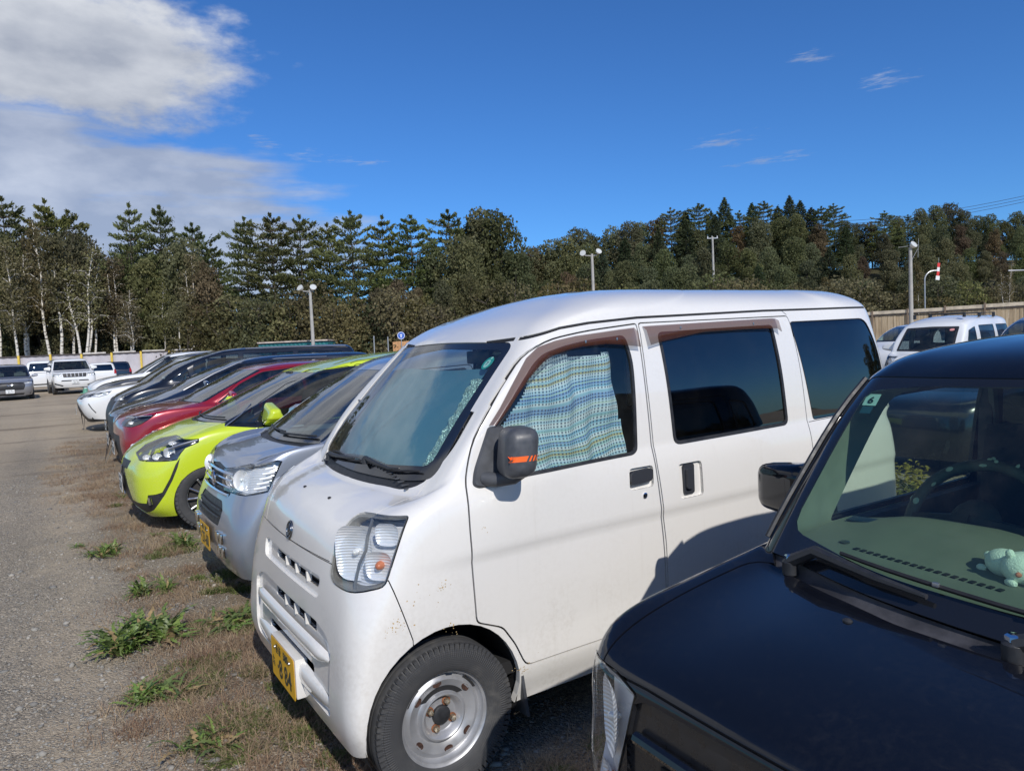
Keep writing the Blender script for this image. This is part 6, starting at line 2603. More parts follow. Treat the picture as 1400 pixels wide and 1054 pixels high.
std_car('white_wagon', 'white wagon seen from behind, parked in the shade of the off-roader', PEARL, rowsP, rear_loc(62, 41), rear, group=gA, dark=[('rear_step', [(-.8, .42), (.8, .42), (.8, .50), (-.8, .50)], 'rear')],
        trims=[('rear_trim', [(-.5, 1.14), (.5, 1.14)], 'rear', .025, SILVERM)], **KP)
KR = dict(KP)
std_car('white_hatchback', 'small white hatchback seen from behind beside the fence', PEARL, [(z * .86, x, w_ * .9, zs * .86, a, b, c, d * .9) for z, x, w_, zs, a, b, c, d in rowsP], rear_loc(141, 46, 4.2), rear, group=gA,
        **{**KP, 'w': .85, 'arch': [(.8, .33, .36), (3.2, .33, .36)], 'R': .33, 'wins': [], 'ws': None, 'backg': [(u * .9, v * .86) for u, v in KP['backg']], 'tails': [[(u * .9, v * .86) for u, v in KP['tails'][0]]], 'mirror': None})
std_car('dark_hatchback', 'dark blue hatchback seen from behind beside the small white one', NAVY, [(z * .88, x, w_ * .92, zs * .88, a, b, c, d * .9) for z, x, w_, zs, a, b, c, d in rowsP], rear_loc(163, 49, 4.2), rear, group=gA,
        **{**KP, 'w': .87, 'arch': [(.8, .33, .36), (3.2, .33, .36)], 'R': .33, 'wins': [], 'ws': None, 'backg': [(u * .92, v * .88) for u, v in KP['backg']], 'tails': [[(u * .92, v * .88) for u, v in KP['tails'][0]]], 'mirror': None})
std_car('pale_compact', 'pale grey compact car farthest along by the yellow fence posts', paint('pale grey paint', (.55, .56, .56), dirt=.1), [(z * .86, x, w_ * .9, zs * .86, a, b, c, d * .9) for z, x, w_, zs, a, b, c, d in rowsP], px_pos(203, 47, .1), radians(90 - YAW) + radians(20), group=gA,
        **{**KP, 'w': .85, 'arch': [(.8, .33, .36), (3.2, .33, .36)], 'R': .33, 'wins': [[(u * .9, v * .86) for u, v in q] for q in winsP], 'ws': [(u * .9, v * .86) for u, v in KP['ws']], 'backg': None, 'tails': None, 'mirror': None})
gC = 'cars standing farther back in the middle'
for px, D, P_, lb in ((505, 31, GBLACK, 'black minivan roof showing over the lime car, left of the pair'), (560, 34, DGREY, 'dark grey minivan roof just left of the white van')):
    std_car('far_minivan', lb, P_, rowsB, px_pos(px, D), radians(90 - YAW), group=gC, res=(36, 44), breaks=(7, 11), arch=[(1.05, .36, .375), (4.0, .36, .375)], R=.35, w=.915,
            ws=rounded([(-.84, 1.22), (0, 1.225), (.84, 1.22), (.73, 1.70), (0, 1.715), (-.73, 1.70)], .03, 3), wsx=(.8, 2.5), wins=[rounded([(1.62, 1.20), (1.62, 1.50), (1.95, 1.64), (2.45, 1.675), (2.45, 1.20)], .03, 3), rounded([(2.52, 1.20), (2.52, 1.675), (3.5, 1.68), (3.5, 1.2)], .03, 3)])

# ---- right background: white kei van, and two neighbours
gR = 'vehicles standing behind on the right'
rowsV = [(q['zf'], q['xf'], q['w'], q['zs'], q['crx'], q['cry'], q['bow'], q['xr']) for q in van_rows()]
winsV = [rounded([(.80, 1.10), (1.02, 1.50), (1.40, 1.58), (1.42, 1.10)], .03, 3), rounded([(1.60, 1.12), (1.60, 1.60), (2.42, 1.61), (2.42, 1.12)], .03, 3), rounded([(2.60, 1.12), (2.56, 1.61), (3.2, 1.61), (3.30, 1.14)], .04, 3)]
KV = dict(res=(70, 80), breaks=(9, 13), arch=[(.468, .305, .306), (2.86, .285, .305)], R=.27, w=.735, ws=rounded([(-.578, 1.10), (0, 1.085), (.578, 1.10), (.53, 1.59), (0, 1.605), (-.53, 1.59)], .03, 3), wsx=(.2, 1.4), wins=winsV,
          lamps=[(50, lampS and [(.508, .995), (.765, 1.012), (.711, .797), (.478, .777)], [(.60, .90, .08, .08, 'w')])], mirror=(.75, 1.19, .84, 1.2), seatx=1.35)
CV, SV_ = std_car('distant_cargo_van', 'white kei van with roof carrier standing behind the black car', PEARL, rowsV, px_pos(1250, 14.9), radians(90 - YAW) + radians(4), group=gR, cat='van', gloss=BLACKPL, **KV)
for px, D, P_, lb, nm in ((1206, 20.5, PEARL, 'white minivan partly hidden between the two white vans', 'distant_minivan'), (1392, 13.6, LGREY, 'grey minivan cut off by the right edge of the frame', 'distant_minivan')):
    std_car(nm, lb, P_, [(z * (.97 if px < 1300 else 1.0), x, w_, zs * (.97 if px < 1300 else 1.0), a, b, c, d) for z, x, w_, zs, a, b, c, d in rowsB], px_pos(px, D), radians(90 - YAW), group=gR, res=(40, 48), breaks=(7, 11), arch=[(1.05, .36, .375), (4.0, .36, .375)], R=.35, w=.915,
            ws=rounded([(-.84, 1.22), (0, 1.225), (.84, 1.22), (.73, 1.66), (0, 1.66), (-.73, 1.66)], .03, 3), wsx=(.8, 2.5), wins=[rounded([(1.62, 1.20), (1.62, 1.50), (1.95, 1.60), (2.45, 1.62), (2.45, 1.20)], .03, 3), rounded([(2.52, 1.20), (2.52, 1.62), (3.5, 1.62), (3.5, 1.2)], .03, 3)])
SAL, _ = std_car('dark_saloon', 'dark car seen through the side window of the black hatchback', GBLACK, rowsR, rowpt(7.0, 1.25), radians(90 - YAW), group=gR, res=(44, 50), breaks=(8, 11), arch=[(.78, .33, .345), (3.35, .33, .345)], R=.33, w=.845,
        ws=rounded([(-.74, 1.05), (0, 1.055), (.74, 1.05), (.665, 1.415), (0, 1.425), (-.665, 1.415)], .03, 3), wsx=(.6, 2.0),
        wins=[rounded([(1.12, 1.03), (1.42, 1.25), (1.72, 1.39), (2.20, 1.43), (2.25, 1.04)], [.02, .05, .05, .02, .02], 3), rounded([(2.30, 1.04), (2.26, 1.43), (2.85, 1.42), (3.15, 1.10)], .04, 3)])
SAL.scale = (.88, .88, .86)
# roof carrier on the distant van
m = MB()
for x in (1.25, 2.05, 2.85):
    m.tube([(x, -.50, 1.875), (x, .50, 1.875)], .012, 6)
    for sy in (-1, 1):
        m.box((x, sy * .50, 1.83), (.07, .04, .10))
m.build('roof_carrier', BLACKPL, CV)
# steering wheel disc-sticker on its screen
p, n = SV_.hit(-.42, 1.52, 'front')
M = frame_m(p + n * .004, (0, -1, 0), Vector((0, -1, 0)).cross(n) * -1)
m = MB()
m.prism(circle(0, 0, .05, 20, .034), lambda u, v, d: M @ Vector((u, v, d)), -.0005, 0)
m.build('screen_sticker', simple('sticker pink', (.70, .30, .28), .5), CV)

# ------------------------------------------------------------------ ground
def ground_h(x, y):
    """height of the terrain at world x, y (numpy arrays)"""
    r = np.sqrt(x * x + y * y)
    t = np.clip((y - 24) / 12, 0, 1)
    h = .11 * t * t * (3 - 2 * t)
    # wooded hill rising on the right behind the fence
    k = np.clip((y - 62 + .12 * (x - 30)) / 45, 0, 1)
    s = np.clip((x + 8) / 38, 0, 1)
    s = s * s * (3 - 2 * s)
    k = k * k * (3 - 2 * k)
    h = h + 10.5 * k * s
    return h


def build_ground():
    def axis(a, b, fine_a, fine_b, fs, g):
        L = list(np.arange(fine_a, fine_b, fs))
        st = fs
        v = fine_b
        R = []
        while v < b:
            R.append(v)
            st *= g
            v += st
        st = fs
        v = fine_a - fs
        Lh = []
        while v > a:
            Lh.append(v)
            st *= g
            v -= st
        return np.array(Lh[::-1] + L + R + [b])
    X = axis(-900, 900, -5.0, 2.2, .045, 1.09)
    Y = axis(-500, 1800, 1.8, 9.0, .045, 1.07)
    gx, gy = np.meshgrid(X, Y, indexing='ij')
    h = ground_h(gx, gy)
    near = np.exp(-((gx + 2) ** 2 + (gy - 5) ** 2) / 120)
    rx = (gx - ROW_O.x) * RX.x + (gy - ROW_O.y) * RX.y
    ry = (gx - ROW_O.x) * RY.x + (gy - ROW_O.y) * RY.y
    bump_ = (.006 * np.sin(gx * 2.1 + 1.3) * np.sin(gy * 1.7) + .004 * np.sin(gx * 6.3 + gy * 3.1) + .003 * np.sin(gx * 13 - gy * 9)) * near
    berm = .020 * np.exp(-((rx + .12) / .28) ** 2) * np.exp(-(ry / 9) ** 2)
    ruts = -.012 * np.exp(-((rx + 1.6) / .18) ** 2) - .012 * np.exp(-((rx + 3.1) / .2) ** 2)
    h = h + bump_ + berm + ruts * np.clip(1 - ry / 40, 0, 1) * (ry > -6)
    h = np.minimum(h, np.where(rx > .2, np.maximum(h * .2, h * 0 + ground_h(gx, gy)), h))
    V = np.stack([gx, gy, h], -1).reshape(-1, 3)
    nx, ny = len(X), len(Y)
    i, j = np.meshgrid(np.arange(nx - 1), np.arange(ny - 1), indexing='ij')
    a = (i * ny + j).ravel()
    F = np.stack([a, a + ny, a + ny + 1, a + 1], -1)
    me = bpy.data.meshes.new('gravel_ground')
    me.vertices.add(len(V))
    me.vertices.foreach_set('co', V.ravel())
    me.loops.add(F.size)
    me.loops.foreach_set('vertex_index', F.ravel())
    me.polygons.add(len(F))
    me.polygons.foreach_set('loop_start', np.arange(0, F.size, 4))
    me.polygons.foreach_set('loop_total', np.full(len(F), 4))
    me.polygons.foreach_set('use_smooth', np.ones(len(F), bool))
    me.update()
    me.validate()
    m, nb, b = principled('gravel')
    tc = nb.n('ShaderNodeTexCoord')
    ob = tc.outputs['Object']
    # the row frame: u along the bonnets' depth, v along the row
    mp = nb.n('ShaderNodeMapping')
    mp.vector_type = 'POINT'
    nb.link(nb.vmath('SUBTRACT', ob, tuple(ROW_O)), mp.inputs[0])
    mp.inputs['Rotation'].default_value = (0, 0, -radians(90 - YAW))
    sp = nb.n('ShaderNodeSeparateXYZ')
    nb.link(mp.outputs[0], sp.inputs[0])
    u, v = sp.outputs[0], sp.outputs[1]

    def vor(scale, feat='F1', out='Distance', rand=1.0):
        n = nb.n('ShaderNodeTexVoronoi', feature=feat)
        nb.link(ob, n.inputs['Vector'])
        n.inputs['Scale'].default_value = scale
        n.inputs['Randomness'].default_value = rand
        return n.outputs[out]
    c1 = vor(85, out='Color')
    d1 = vor(85)
    c2 = vor(210, out='Color')
    d2 = vor(210)
    s1 = nb.n('ShaderNodeSeparateColor')
    nb.link(c1, s1.inputs[0])
    s2 = nb.n('ShaderNodeSeparateColor')
    nb.link(c2, s2.inputs[0])
    stone1 = nb.ramp(s1.outputs[0], [(0, (.13, .126, .118)), (.3, (.21, .20, .182)), (.6, (.29, .272, .240)), (.85, (.37, .345, .30)), (1, (.50, .47, .41))])
    stone2 = nb.ramp(s2.outputs[1], [(0, (.15, .145, .135)), (.4, (.24, .226, .20)), (.8, (.33, .305, .265)), (1, (.44, .41, .355))])
    stones = nb.mix(nb.mapr(s1.outputs[2], .35, .6), stone2, stone1)
    # packed fine dirt
    n_big = nb.noise(ob, .35, 5, .6)
    n_mid = nb.noise(ob, 1.7, 6, .62)
    n_fin = nb.noise(ob, 14, 6, .65)
    dirt = nb.mix(n_fin, (.25, .222, .178, 1), (.40, .36, .295, 1))
    # bands of finer material running along the row: wheel tracks
    tr = nb.math('ABSOLUTE', nb.math('ADD', nb.math('ADD', u, 1.55), nb.math('MULTIPLY', nb.math('SUBTRACT', n_mid, .5), .9)))
    track = nb.mapr(tr, .12, .5, 1, 0)
    tr2 = nb.math('ABSOLUTE', nb.math('ADD', nb.math('ADD', u, .62), nb.math('MULTIPLY', nb.math('SUBTRACT', n_mid, .5), 1.2)))
    track2 = nb.mapr(tr2, .04, .34, .85, 0)
    far = nb.mapr(v, 9, 19, 0, .75)
    dm = nb.math('ADD', nb.math('MULTIPLY', nb.math('MAXIMUM', track, track2), .65), nb.math('ADD', far, nb.mapr(n_big, .46, .68, 0, .6)), clamp=True)
    dm = nb.math('MULTIPLY', dm, nb.mapr(n_fin, .30, .62, .35, 1.0), clamp=True)
    soil_strip = nb.math('MULTIPLY', nb.mapr(nb.math('ABSOLUTE', nb.math('SUBTRACT', nb.math('ADD', u, nb.math('MULTIPLY', nb.math('SUBTRACT', n_mid, .5), .8)), .25)), .25, .65, 1, 0), nb.mapr(v, 12, 17, 1, .2))
    soil = nb.mix(n_fin, (.13, .108, .080, 1), (.24, .20, .15, 1))
    c = nb.mix(dm, stones, dirt)
    c = nb.mix(nb.math('MULTIPLY', soil_strip, nb.mapr(n_mid, .35, .65, .15, .85)), c, soil)
    # darker damp stains, long and thin across the yard
    ms = nb.n('ShaderNodeMapping')
    nb.link(mp.outputs[0], ms.inputs[0])
    ms.inputs['Scale'].default_value = (.35, 1.6, 1)
    stain = nb.mapr(nb.noise(ms.outputs[0], .5, 5, .62), .54, .66, 0, .62)
    c = nb.mix(nb.math('MULTIPLY', stain, nb.mapr(v, 4, 10, .25, 1)), c, (.12, .10, .078, 1))
    s3 = nb.n('ShaderNodeSeparateXYZ')
    nb.link(ob, s3.inputs[0])
    c = nb.mix(nb.mapr(s3.outputs[2], .35, 1.0), c, nb.mix(n_fin, (.030, .034, .016, 1), (.075, .070, .038, 1)))
    tone = nb.mapr(nb.noise(ob, .12, 4, .5), .3, .7, .85, 1.14)
    mul = nb.n('ShaderNodeMix', data_type='RGBA', blend_type='MULTIPLY')
    mul.inputs[0].default_value = 1
    nb.link(c, mul.inputs[6])
    cc = nb.n('ShaderNodeCombineXYZ')
    for k, g_ in enumerate((1.26, 1.15, 1.0)):
        nb.link(nb.math('MULTIPLY', tone, g_), cc.inputs[k])
    nb.link(cc.outputs[0], mul.inputs[7])
    nb.link(mul.outputs[2], b.inputs['Base Color'])
    b.inputs['Roughness'].default_value = .92
    b.inputs['Specular IOR Level'].default_value = .25
    hh = nb.math('ADD', nb.math('MULTIPLY', nb.math('SUBTRACT', 1.0, d1), 1.0), nb.math('MULTIPLY', nb.math('SUBTRACT', 1.0, d2), .45))
    hh = nb.math('MULTIPLY', hh, nb.math('SUBTRACT', 1.0, nb.math('MULTIPLY', dm, .75)))
    hh = nb.math('ADD', hh, nb.math('MULTIPLY', n_fin, .8))
    bump(nb, b, hh, 1.0, .012)
    o = link('gravel_ground', me, m)
    tag(o, kind='structure')
    bpy.context.view_layer.update()
    return o


GROUND = build_ground()
GBVH = BVHTree.FromObject(GROUND, bpy.context.evaluated_depsgraph_get())


def gz(x, y):
    loc, n, i, d = GBVH.ray_cast(Vector((x, y, 60)), Vector((0, 0, -1)))
    return loc.z if loc else 0.0


def np_mesh(name, V, F, mat, kind=None, parent=None, cols=None, smooth=False):
    V = np.asarray(V, np.float32)
    F = np.asarray(F, np.int32)
    n = F.shape[1]
    me = bpy.data.meshes.new(name)
    me.vertices.add(len(V))
    me.vertices.foreach_set('co', V.ravel())
    me.loops.add(F.size)
    me.loops.foreach_set('vertex_index', F.ravel())
    me.polygons.add(len(F))
    me.polygons.foreach_set('loop_start', np.arange(0, F.size, n, dtype=np.int32))
    me.polygons.foreach_set('loop_total', np.full(len(F), n, np.int32))
    if smooth:
        me.polygons.foreach_set('use_smooth', np.ones(len(F), bool))
    me.update()
    if cols is not None:
        at = me.color_attributes.new('tone', 'FLOAT_COLOR', 'POINT')
        at.data.foreach_set('color', np.asarray(cols, np.float32).ravel())
    if mat is None:
        return me
    o = link(name, me, mat, parent)
    if kind:
        o['kind'] = kind
    return o


def tone_mat(name, a, b_, rough=.85, trans=0.0, rnd=.0):
    """colour from a per-point tone attribute between a and b, with object-level variation"""
    m = bpy.data.materials.new(name)
    m.use_nodes = True
    t = m.node_tree
    nb = NB(t)
    b = t.nodes['Principled BSDF']
    at = nb.n('ShaderNodeAttribute', attribute_name='tone')
    sp = nb.n('ShaderNodeSeparateColor')
    nb.link(at.outputs[0], sp.inputs[0])
    c = nb.mix(sp.outputs[0], (*a, 1), (*b_, 1))
    if rnd > 0:
        oi = nb.n('ShaderNodeObjectInfo')
        hs = nb.n('ShaderNodeHueSaturation')
        nb.link(c, hs.inputs['Color'])
        nb.link(nb.mapr(oi.outputs['Random'], 0, 1, .5 - .035 * rnd, .5 + .03 * rnd, False), hs.inputs['Hue'])
        r2 = nb.math('FRACT', nb.math('MULTIPLY', oi.outputs['Random'], 7.13))
        nb.link(nb.mapr(r2, 0, 1, 1 - .35 * rnd, 1 + .3 * rnd, False), hs.inputs['Value'])
        r3 = nb.math('FRACT', nb.math('MULTIPLY', oi.outputs['Random'], 13.7))
        nb.link(nb.mapr(r3, 0, 1, 1 - .25 * rnd, 1 + .05 * rnd, False), hs.inputs['Saturation'])
        c = hs.outputs[0]
    nb.link(c, b.inputs['Base Color'])
    b.inputs['Roughness'].default_value = rough
    b.inputs['Specular IOR Level'].default_value = .3
    if trans > 0:
        tl = nb.n('ShaderNodeBsdfTranslucent')
        nb.link(c, tl.inputs[0])
        mx = nb.n('ShaderNodeMixShader')
        mx.inputs[0].default_value = trans
        nb.link(b.outputs[0], mx.inputs[1])
        nb.link(tl.outputs[0], mx.inputs[2])
        nb.link(mx.outputs[0], t.nodes['Material Output'].inputs[0])
    return m


def row_np(x, y):
    return np.stack([ROW_O.x + RX.x * x + RY.x * y, ROW_O.y + RX.y * x + RY.y * y], -1)


# loose stones near the camera
def build_stones():
    rg = np.random.default_rng(11)
    ico = np.array([(0, 0, 1), (.89, 0, .45), (.28, .85, .45), (-.72, .53, .45), (-.72, -.53, .45), (.28, -.85, .45), (.72, .53, -.45), (-.28, .85, -.45), (-.89, 0, -.45), (-.28, -.85, -.45), (.72, -.53, -.45), (0, 0, -1)])
    tri = np.array([(0, 1, 2), (0, 2, 3), (0, 3, 4), (0, 4, 5), (0, 5, 1), (1, 6, 2), (2, 7, 3), (3, 8, 4), (4, 9, 5), (5, 10, 1), (6, 7, 2), (7, 8, 3), (8, 9, 4), (9, 10, 5), (10, 6, 1), (11, 7, 6), (11, 8, 7), (11, 9, 8), (11, 10, 9), (11, 6, 10)])
    N = 30000
    D = 2.3 + 8.0 * rg.random(N) ** 1.7
    px = rg.uniform(-40, 900, N)
    P = np.stack([(px - 700) / F_PX * D, D], -1)
    # leave out the inside of the car footprints
    rx = (P[:, 0] - ROW_O.x) * RX.x + (P[:, 1] - ROW_O.y) * RX.y
    keep = (rx < 1.2)
    P = P[keep]
    n = len(P)
    sz = np.exp(rg.normal(-5.55, .38, n)).clip(.0018, .013)
    bigs = rg.random(n) < .012
    sz = np.where(bigs, rg.uniform(.010, .020, n), sz) * (1 + .05 * P[:, 1])
    z = np.array([gz(x, y) for x, y in P])
    V = ico[None] * (1 + rg.uniform(-.28, .28, (n, 12, 1)))
    V = V * (sz[:, None, None] * np.stack([rg.uniform(.8, 1.4, n), rg.uniform(.7, 1.1, n), rg.uniform(.4, .75, n)], -1)[:, None])
    a = rg.uniform(0, 2 * pi, n)
    ca, sa = np.cos(a)[:, None], np.sin(a)[:, None]
    X = V[..., 0] * ca - V[..., 1] * sa
    Y = V[..., 0] * sa + V[..., 1] * ca
    V = np.stack([X + P[:, 0:1], Y + P[:, 1:2], V[..., 2] + (z + sz * .18)[:, None]], -1).reshape(-1, 3)
    F = (tri[None] + (np.arange(n) * 12)[:, None, None]).reshape(-1, 3)
    tone = np.repeat(rg.beta(1.6, 2.6, n), 12)
    C = np.stack([tone, tone, tone, np.ones_like(tone)], -1)
    o = np_mesh('loose_gravel', V, F, tone_mat('loose stones', (.13, .128, .122), (.42, .39, .335), .85), 'stuff', cols=C)
    return o


build_stones()


# dry grass and low creeping plants
def blades(name, n, spot, hgt, wid, lean, mat, seed, seg=2):
    rg = np.random.default_rng(seed)
    P, hs, tone = spot(rg, n)
    n = len(P)
    z = np.array([gz(x, y) for x, y in P])
    a = rg.uniform(0, 2 * pi, n)
    h = hgt * hs * rg.uniform(.5, 1.3, n)
    w = wid * rg.uniform(.7, 1.3, n)
    ln = lean * rg.uniform(.3, 1.6, n)
    dx, dy = np.cos(a), np.sin(a)
    px_, py_ = -dy, dx
    lv = []
    for k in range(seg + 1):
        t = k / seg
        off = ln * h * t ** 1.6
        cz = z + h * (t - .25 * lean * t * t)
        ww = w * (1 - t) ** .8 + 1e-4
        for sg in (-1, 1):
            lv.append(np.stack([P[:, 0] + dx * off + px_ * ww * sg, P[:, 1] + dy * off + py_ * ww * sg, cz], -1))
    V = np.stack(lv, 1).reshape(-1, 3)
    m = 2 * (seg + 1)
    F = []
    for k in range(seg):
        F.append([2 * k, 2 * k + 1, 2 * k + 3, 2 * k + 2])
    F = (np.array(F)[None] + (np.arange(n) * m)[:, None, None]).reshape(-1, 4)
    C = np.repeat(np.stack([tone, tone, tone, np.ones(n)], -1), m, 0)
    return np_mesh(name, V, F, mat, 'stuff', cols=C)


def spot_dry(rg, n):
    """tufts of dry grass along the front of the row"""
    T = []
    for (x0, x1, y0, y1, k) in ((-.22, .36, -.6, 1.75, 60), (-.30, .30, 1.6, 4.0, 26), (-.35, .40, 4.0, 7.0, 36), (-.75, .25, 6.2, 10.5, 75), (-.6, .5, 10, 14.5, 50), (.75, 1.7, -1.35, -.75, 24), (.3, 1.3, 1.0, 1.5, 20), (-.5, -.1, .1, .8, 10)):
        T.append(np.stack([rg.uniform(x0, x1, k), rg.uniform(y0, y1, k), rg.uniform(.07, .26, k)], -1))
    T = np.concatenate(T)
    wgt = 1 / (1 + .10 * np.maximum(T[:, 1], 0))
    i = rg.choice(len(T), n, p=wgt / wgt.sum())
    r = T[i, 2] * np.sqrt(rg.random(n)) * 1.2
    a = rg.uniform(0, 2 * pi, n)
    P = row_np(T[i, 0] + r * np.cos(a), T[i, 1] + r * np.sin(a))
    tone = np.clip(rg.random(len(T))[i] * .6 + rg.random(n) * .4, 0, 1)
    return P, np.ones(n) * (1 + .02 * T[i, 1]), tone


blades('dry_grass', 42000, spot_dry, .055, .0013, 1.3, tone_mat('dry grass', (.19, .095, .06), (.54, .43, .28), .9, .25), 21)


def spot_green(rg, n):
    T = []
    for (x0, x1, y0, y1, k) in ((.0, .42, 1.35, 1.75, 12), (-.35, .05, .55, 1.0, 9), (-.30, .15, -.2, .35, 9), (.1, .4, -.3, .9, 9), (.15, .45, 2.1, 2.8, 8), (.8, 1.7, -1.3, -.8, 12), (.0, .45, 3.4, 3.7, 5), (-.2, .3, 6, 7, 5)):
        T.append(np.stack([rg.uniform(x0, x1, k), rg.uniform(y0, y1, k), rg.uniform(.05, .13, k)], -1))
    T = np.concatenate(T)
    i = rg.integers(0, len(T), n)
    r = T[i, 2] * np.sqrt(rg.random(n))
    a = rg.uniform(0, 2 * pi, n)
    P = row_np(T[i, 0] + r * np.cos(a), T[i, 1] + r * np.sin(a))
    return P, 1.0 - .6 * r / T[i, 2], np.clip(rg.random(n) * .7 + .2, 0, 1)


blades('low_weeds', 16000, spot_green, .042, .0036, 1.5, tone_mat('low weeds', (.07, .10, .03), (.22, .26, .08), .7, .3), 22, 2)


def leaf_mesh(seed, L=.20, w=.030, arch=.5):
    """long toothed leaf, base at the origin, growing along +X"""
    rg = random.Random(seed)
    n = 12
    V, Fc = [], []
    for i in range(n + 1):
        t = i / n
        x = L * t * (1 - .12 * t)
        z = L * (arch * t - arch * 1.25 * t * t) + .01 * t
        prof = sin(pi * min(1, t * 1.02) ** .8) if t < 1 else 0
        ww = w * (prof * .9 + .10) * (1.0 if i % 2 else .22 + .15 * rg.random()) * (1 if t < .97 else .1)
        tw = .004 * sin(t * 7 + seed)
        y = tw + .01 * t * t * rg.uniform(-1, 1)
        V += [(x - (.012 if i % 2 else 0), y - ww, z + ww * .35), (x, y, z), (x - (.012 if i % 2 else 0), y + ww, z + ww * .35)]
    for i in range(n):
        k = 3 * i
        Fc += [(k, k + 3, k + 4, k + 1), (k + 1, k + 4, k + 5, k + 2)]
    me = bpy.data.meshes.new('leaf')
    me.from_pydata(V, [], Fc)
    me.polygons.foreach_set('use_smooth', [True] * len(Fc))
    return me


LEAFM = []
for k, (c1, c2) in enumerate([((.085, .15, .03), (.20, .31, .07)), ((.10, .16, .035), (.25, .33, .09)), ((.075, .115, .035), (.17, .22, .07))]):
    m, nb, b = principled('weed leaf %d' % k)
    oi = nb.n('ShaderNodeObjectInfo')
    tc = nb.n('ShaderNodeTexCoord')
    f = nb.math('ADD', nb.math('MULTIPLY', oi.outputs['Random'], .6), nb.math('MULTIPLY', nb.noise(tc.outputs['Object'], 30, 3), .5), clamp=True)
    c = nb.mix(f, (*c1, 1), (*c2, 1))
    nb.link(c, b.inputs['Base Color'])
    b.inputs['Roughness'].default_value = .45
    tl = nb.n('ShaderNodeBsdfTranslucent')
    nb.link(c, tl.inputs[0])
    mx = nb.n('ShaderNodeMixShader')
    mx.inputs[0].default_value = .25
    nb.link(b.outputs[0], mx.inputs[1])
    nb.link(tl.outputs[0], mx.inputs[2])
    nb.link(mx.outputs[0], m.node_tree.nodes['Material Output'].inputs[0])
    LEAFM.append(m)
LEAVES = []
LEAFM.append(simple('withered leaf', (.24, .17, .08), .8, noise=.3, nscale=30))
for k in range(8):
    me = leaf_mesh(k, .17 + .02 * (k % 3), .015 + .004 * (k % 2), .40 + .14 * (k % 3))
    me.materials.append(LEAFM[k % 3 if k < 7 else 3])
    LEAVES.append(me)


def weed(rx, ry, rad, n, label, seed, name='weed_clump', flat=1.0):
    w = row_np(rx, ry)
    z = gz(w[0], w[1])
    t = empty(name, (w[0], w[1], z))
    tag(t, label, 'weed', 'weeds growing in the gravel')
    rs = random.Random(seed)
    CEN = [(0, 0)] + [(rad * .62 * sqrt(rs.random()) * cos(q), rad * .5 * sqrt(rs.random()) * sin(q)) for q in (rs.uniform(0, 6.28) for _ in range(6))]
    for k in range(int(n * 1.7)):
        o = bpy.data.objects.new('leaf', rs.choice(LEAVES))
        COL.objects.link(o)
        o.parent = t
        cx_, cy_ = CEN[k % len(CEN)]
        r0 = rad * .16 * rs.random()
        a0 = rs.uniform(0, 2 * pi)
        a = a0 + rs.uniform(-.9, .9)
        s = rad / .29 * rs.uniform(.5, 1.3)
        o.location = (cx_ + r0 * cos(a0), cy_ + r0 * sin(a0) * .8, rs.uniform(0, .012))
        steep = rs.uniform(.15, 1.25) * flat
        o.rotation_euler = (rs.uniform(-.4, .4), -steep * .9, a)
        o.scale = (s, s * rs.uniform(.8, 1.3), s * .9)
    return t


weed(-.33, 1.52, .29, 150, 'biggest leafy green weed clump in the gravel ahead of the white van', 1)
weed(-.16, 2.42, .19, 75, 'medium green weed clump just beyond the biggest one', 2)
weed(-.37, 3.78, .20, 60, 'low green weed clump in open gravel left of the silver car', 3)
weed(.20, 3.70, .20, 55, 'green weed clump right under the nose of the lime minivan', 4)
weed(-.30, .74, .20, 60, 'dull green weed patch nearer the camera than the biggest clump', 5, flat=.7)
weed(.18, 1.50, .22, 60, 'spreading green weeds beside the front bumper of the white van', 6, flat=.4)
weed(-.22, .08, .17, 42, 'weed clump at the bottom edge of the frame on the gravel', 7, flat=.8)
weed(-.52, 4.25, .11, 22, 'small brownish weed tuft farthest left in the gravel', 8, flat=.5)
weed(.10, 4.25, .10, 20, 'tiny weed tuft between the lime minivan and the open gravel', 9, flat=.5)
weed(1.15, -.98, .16, 40, 'weeds behind the front wheel of the white van', 10, flat=.8)
weed(.02, 6.55, .13, 26, 'thin grass tuft at the front bumper of the lime minivan', 11, flat=.7)


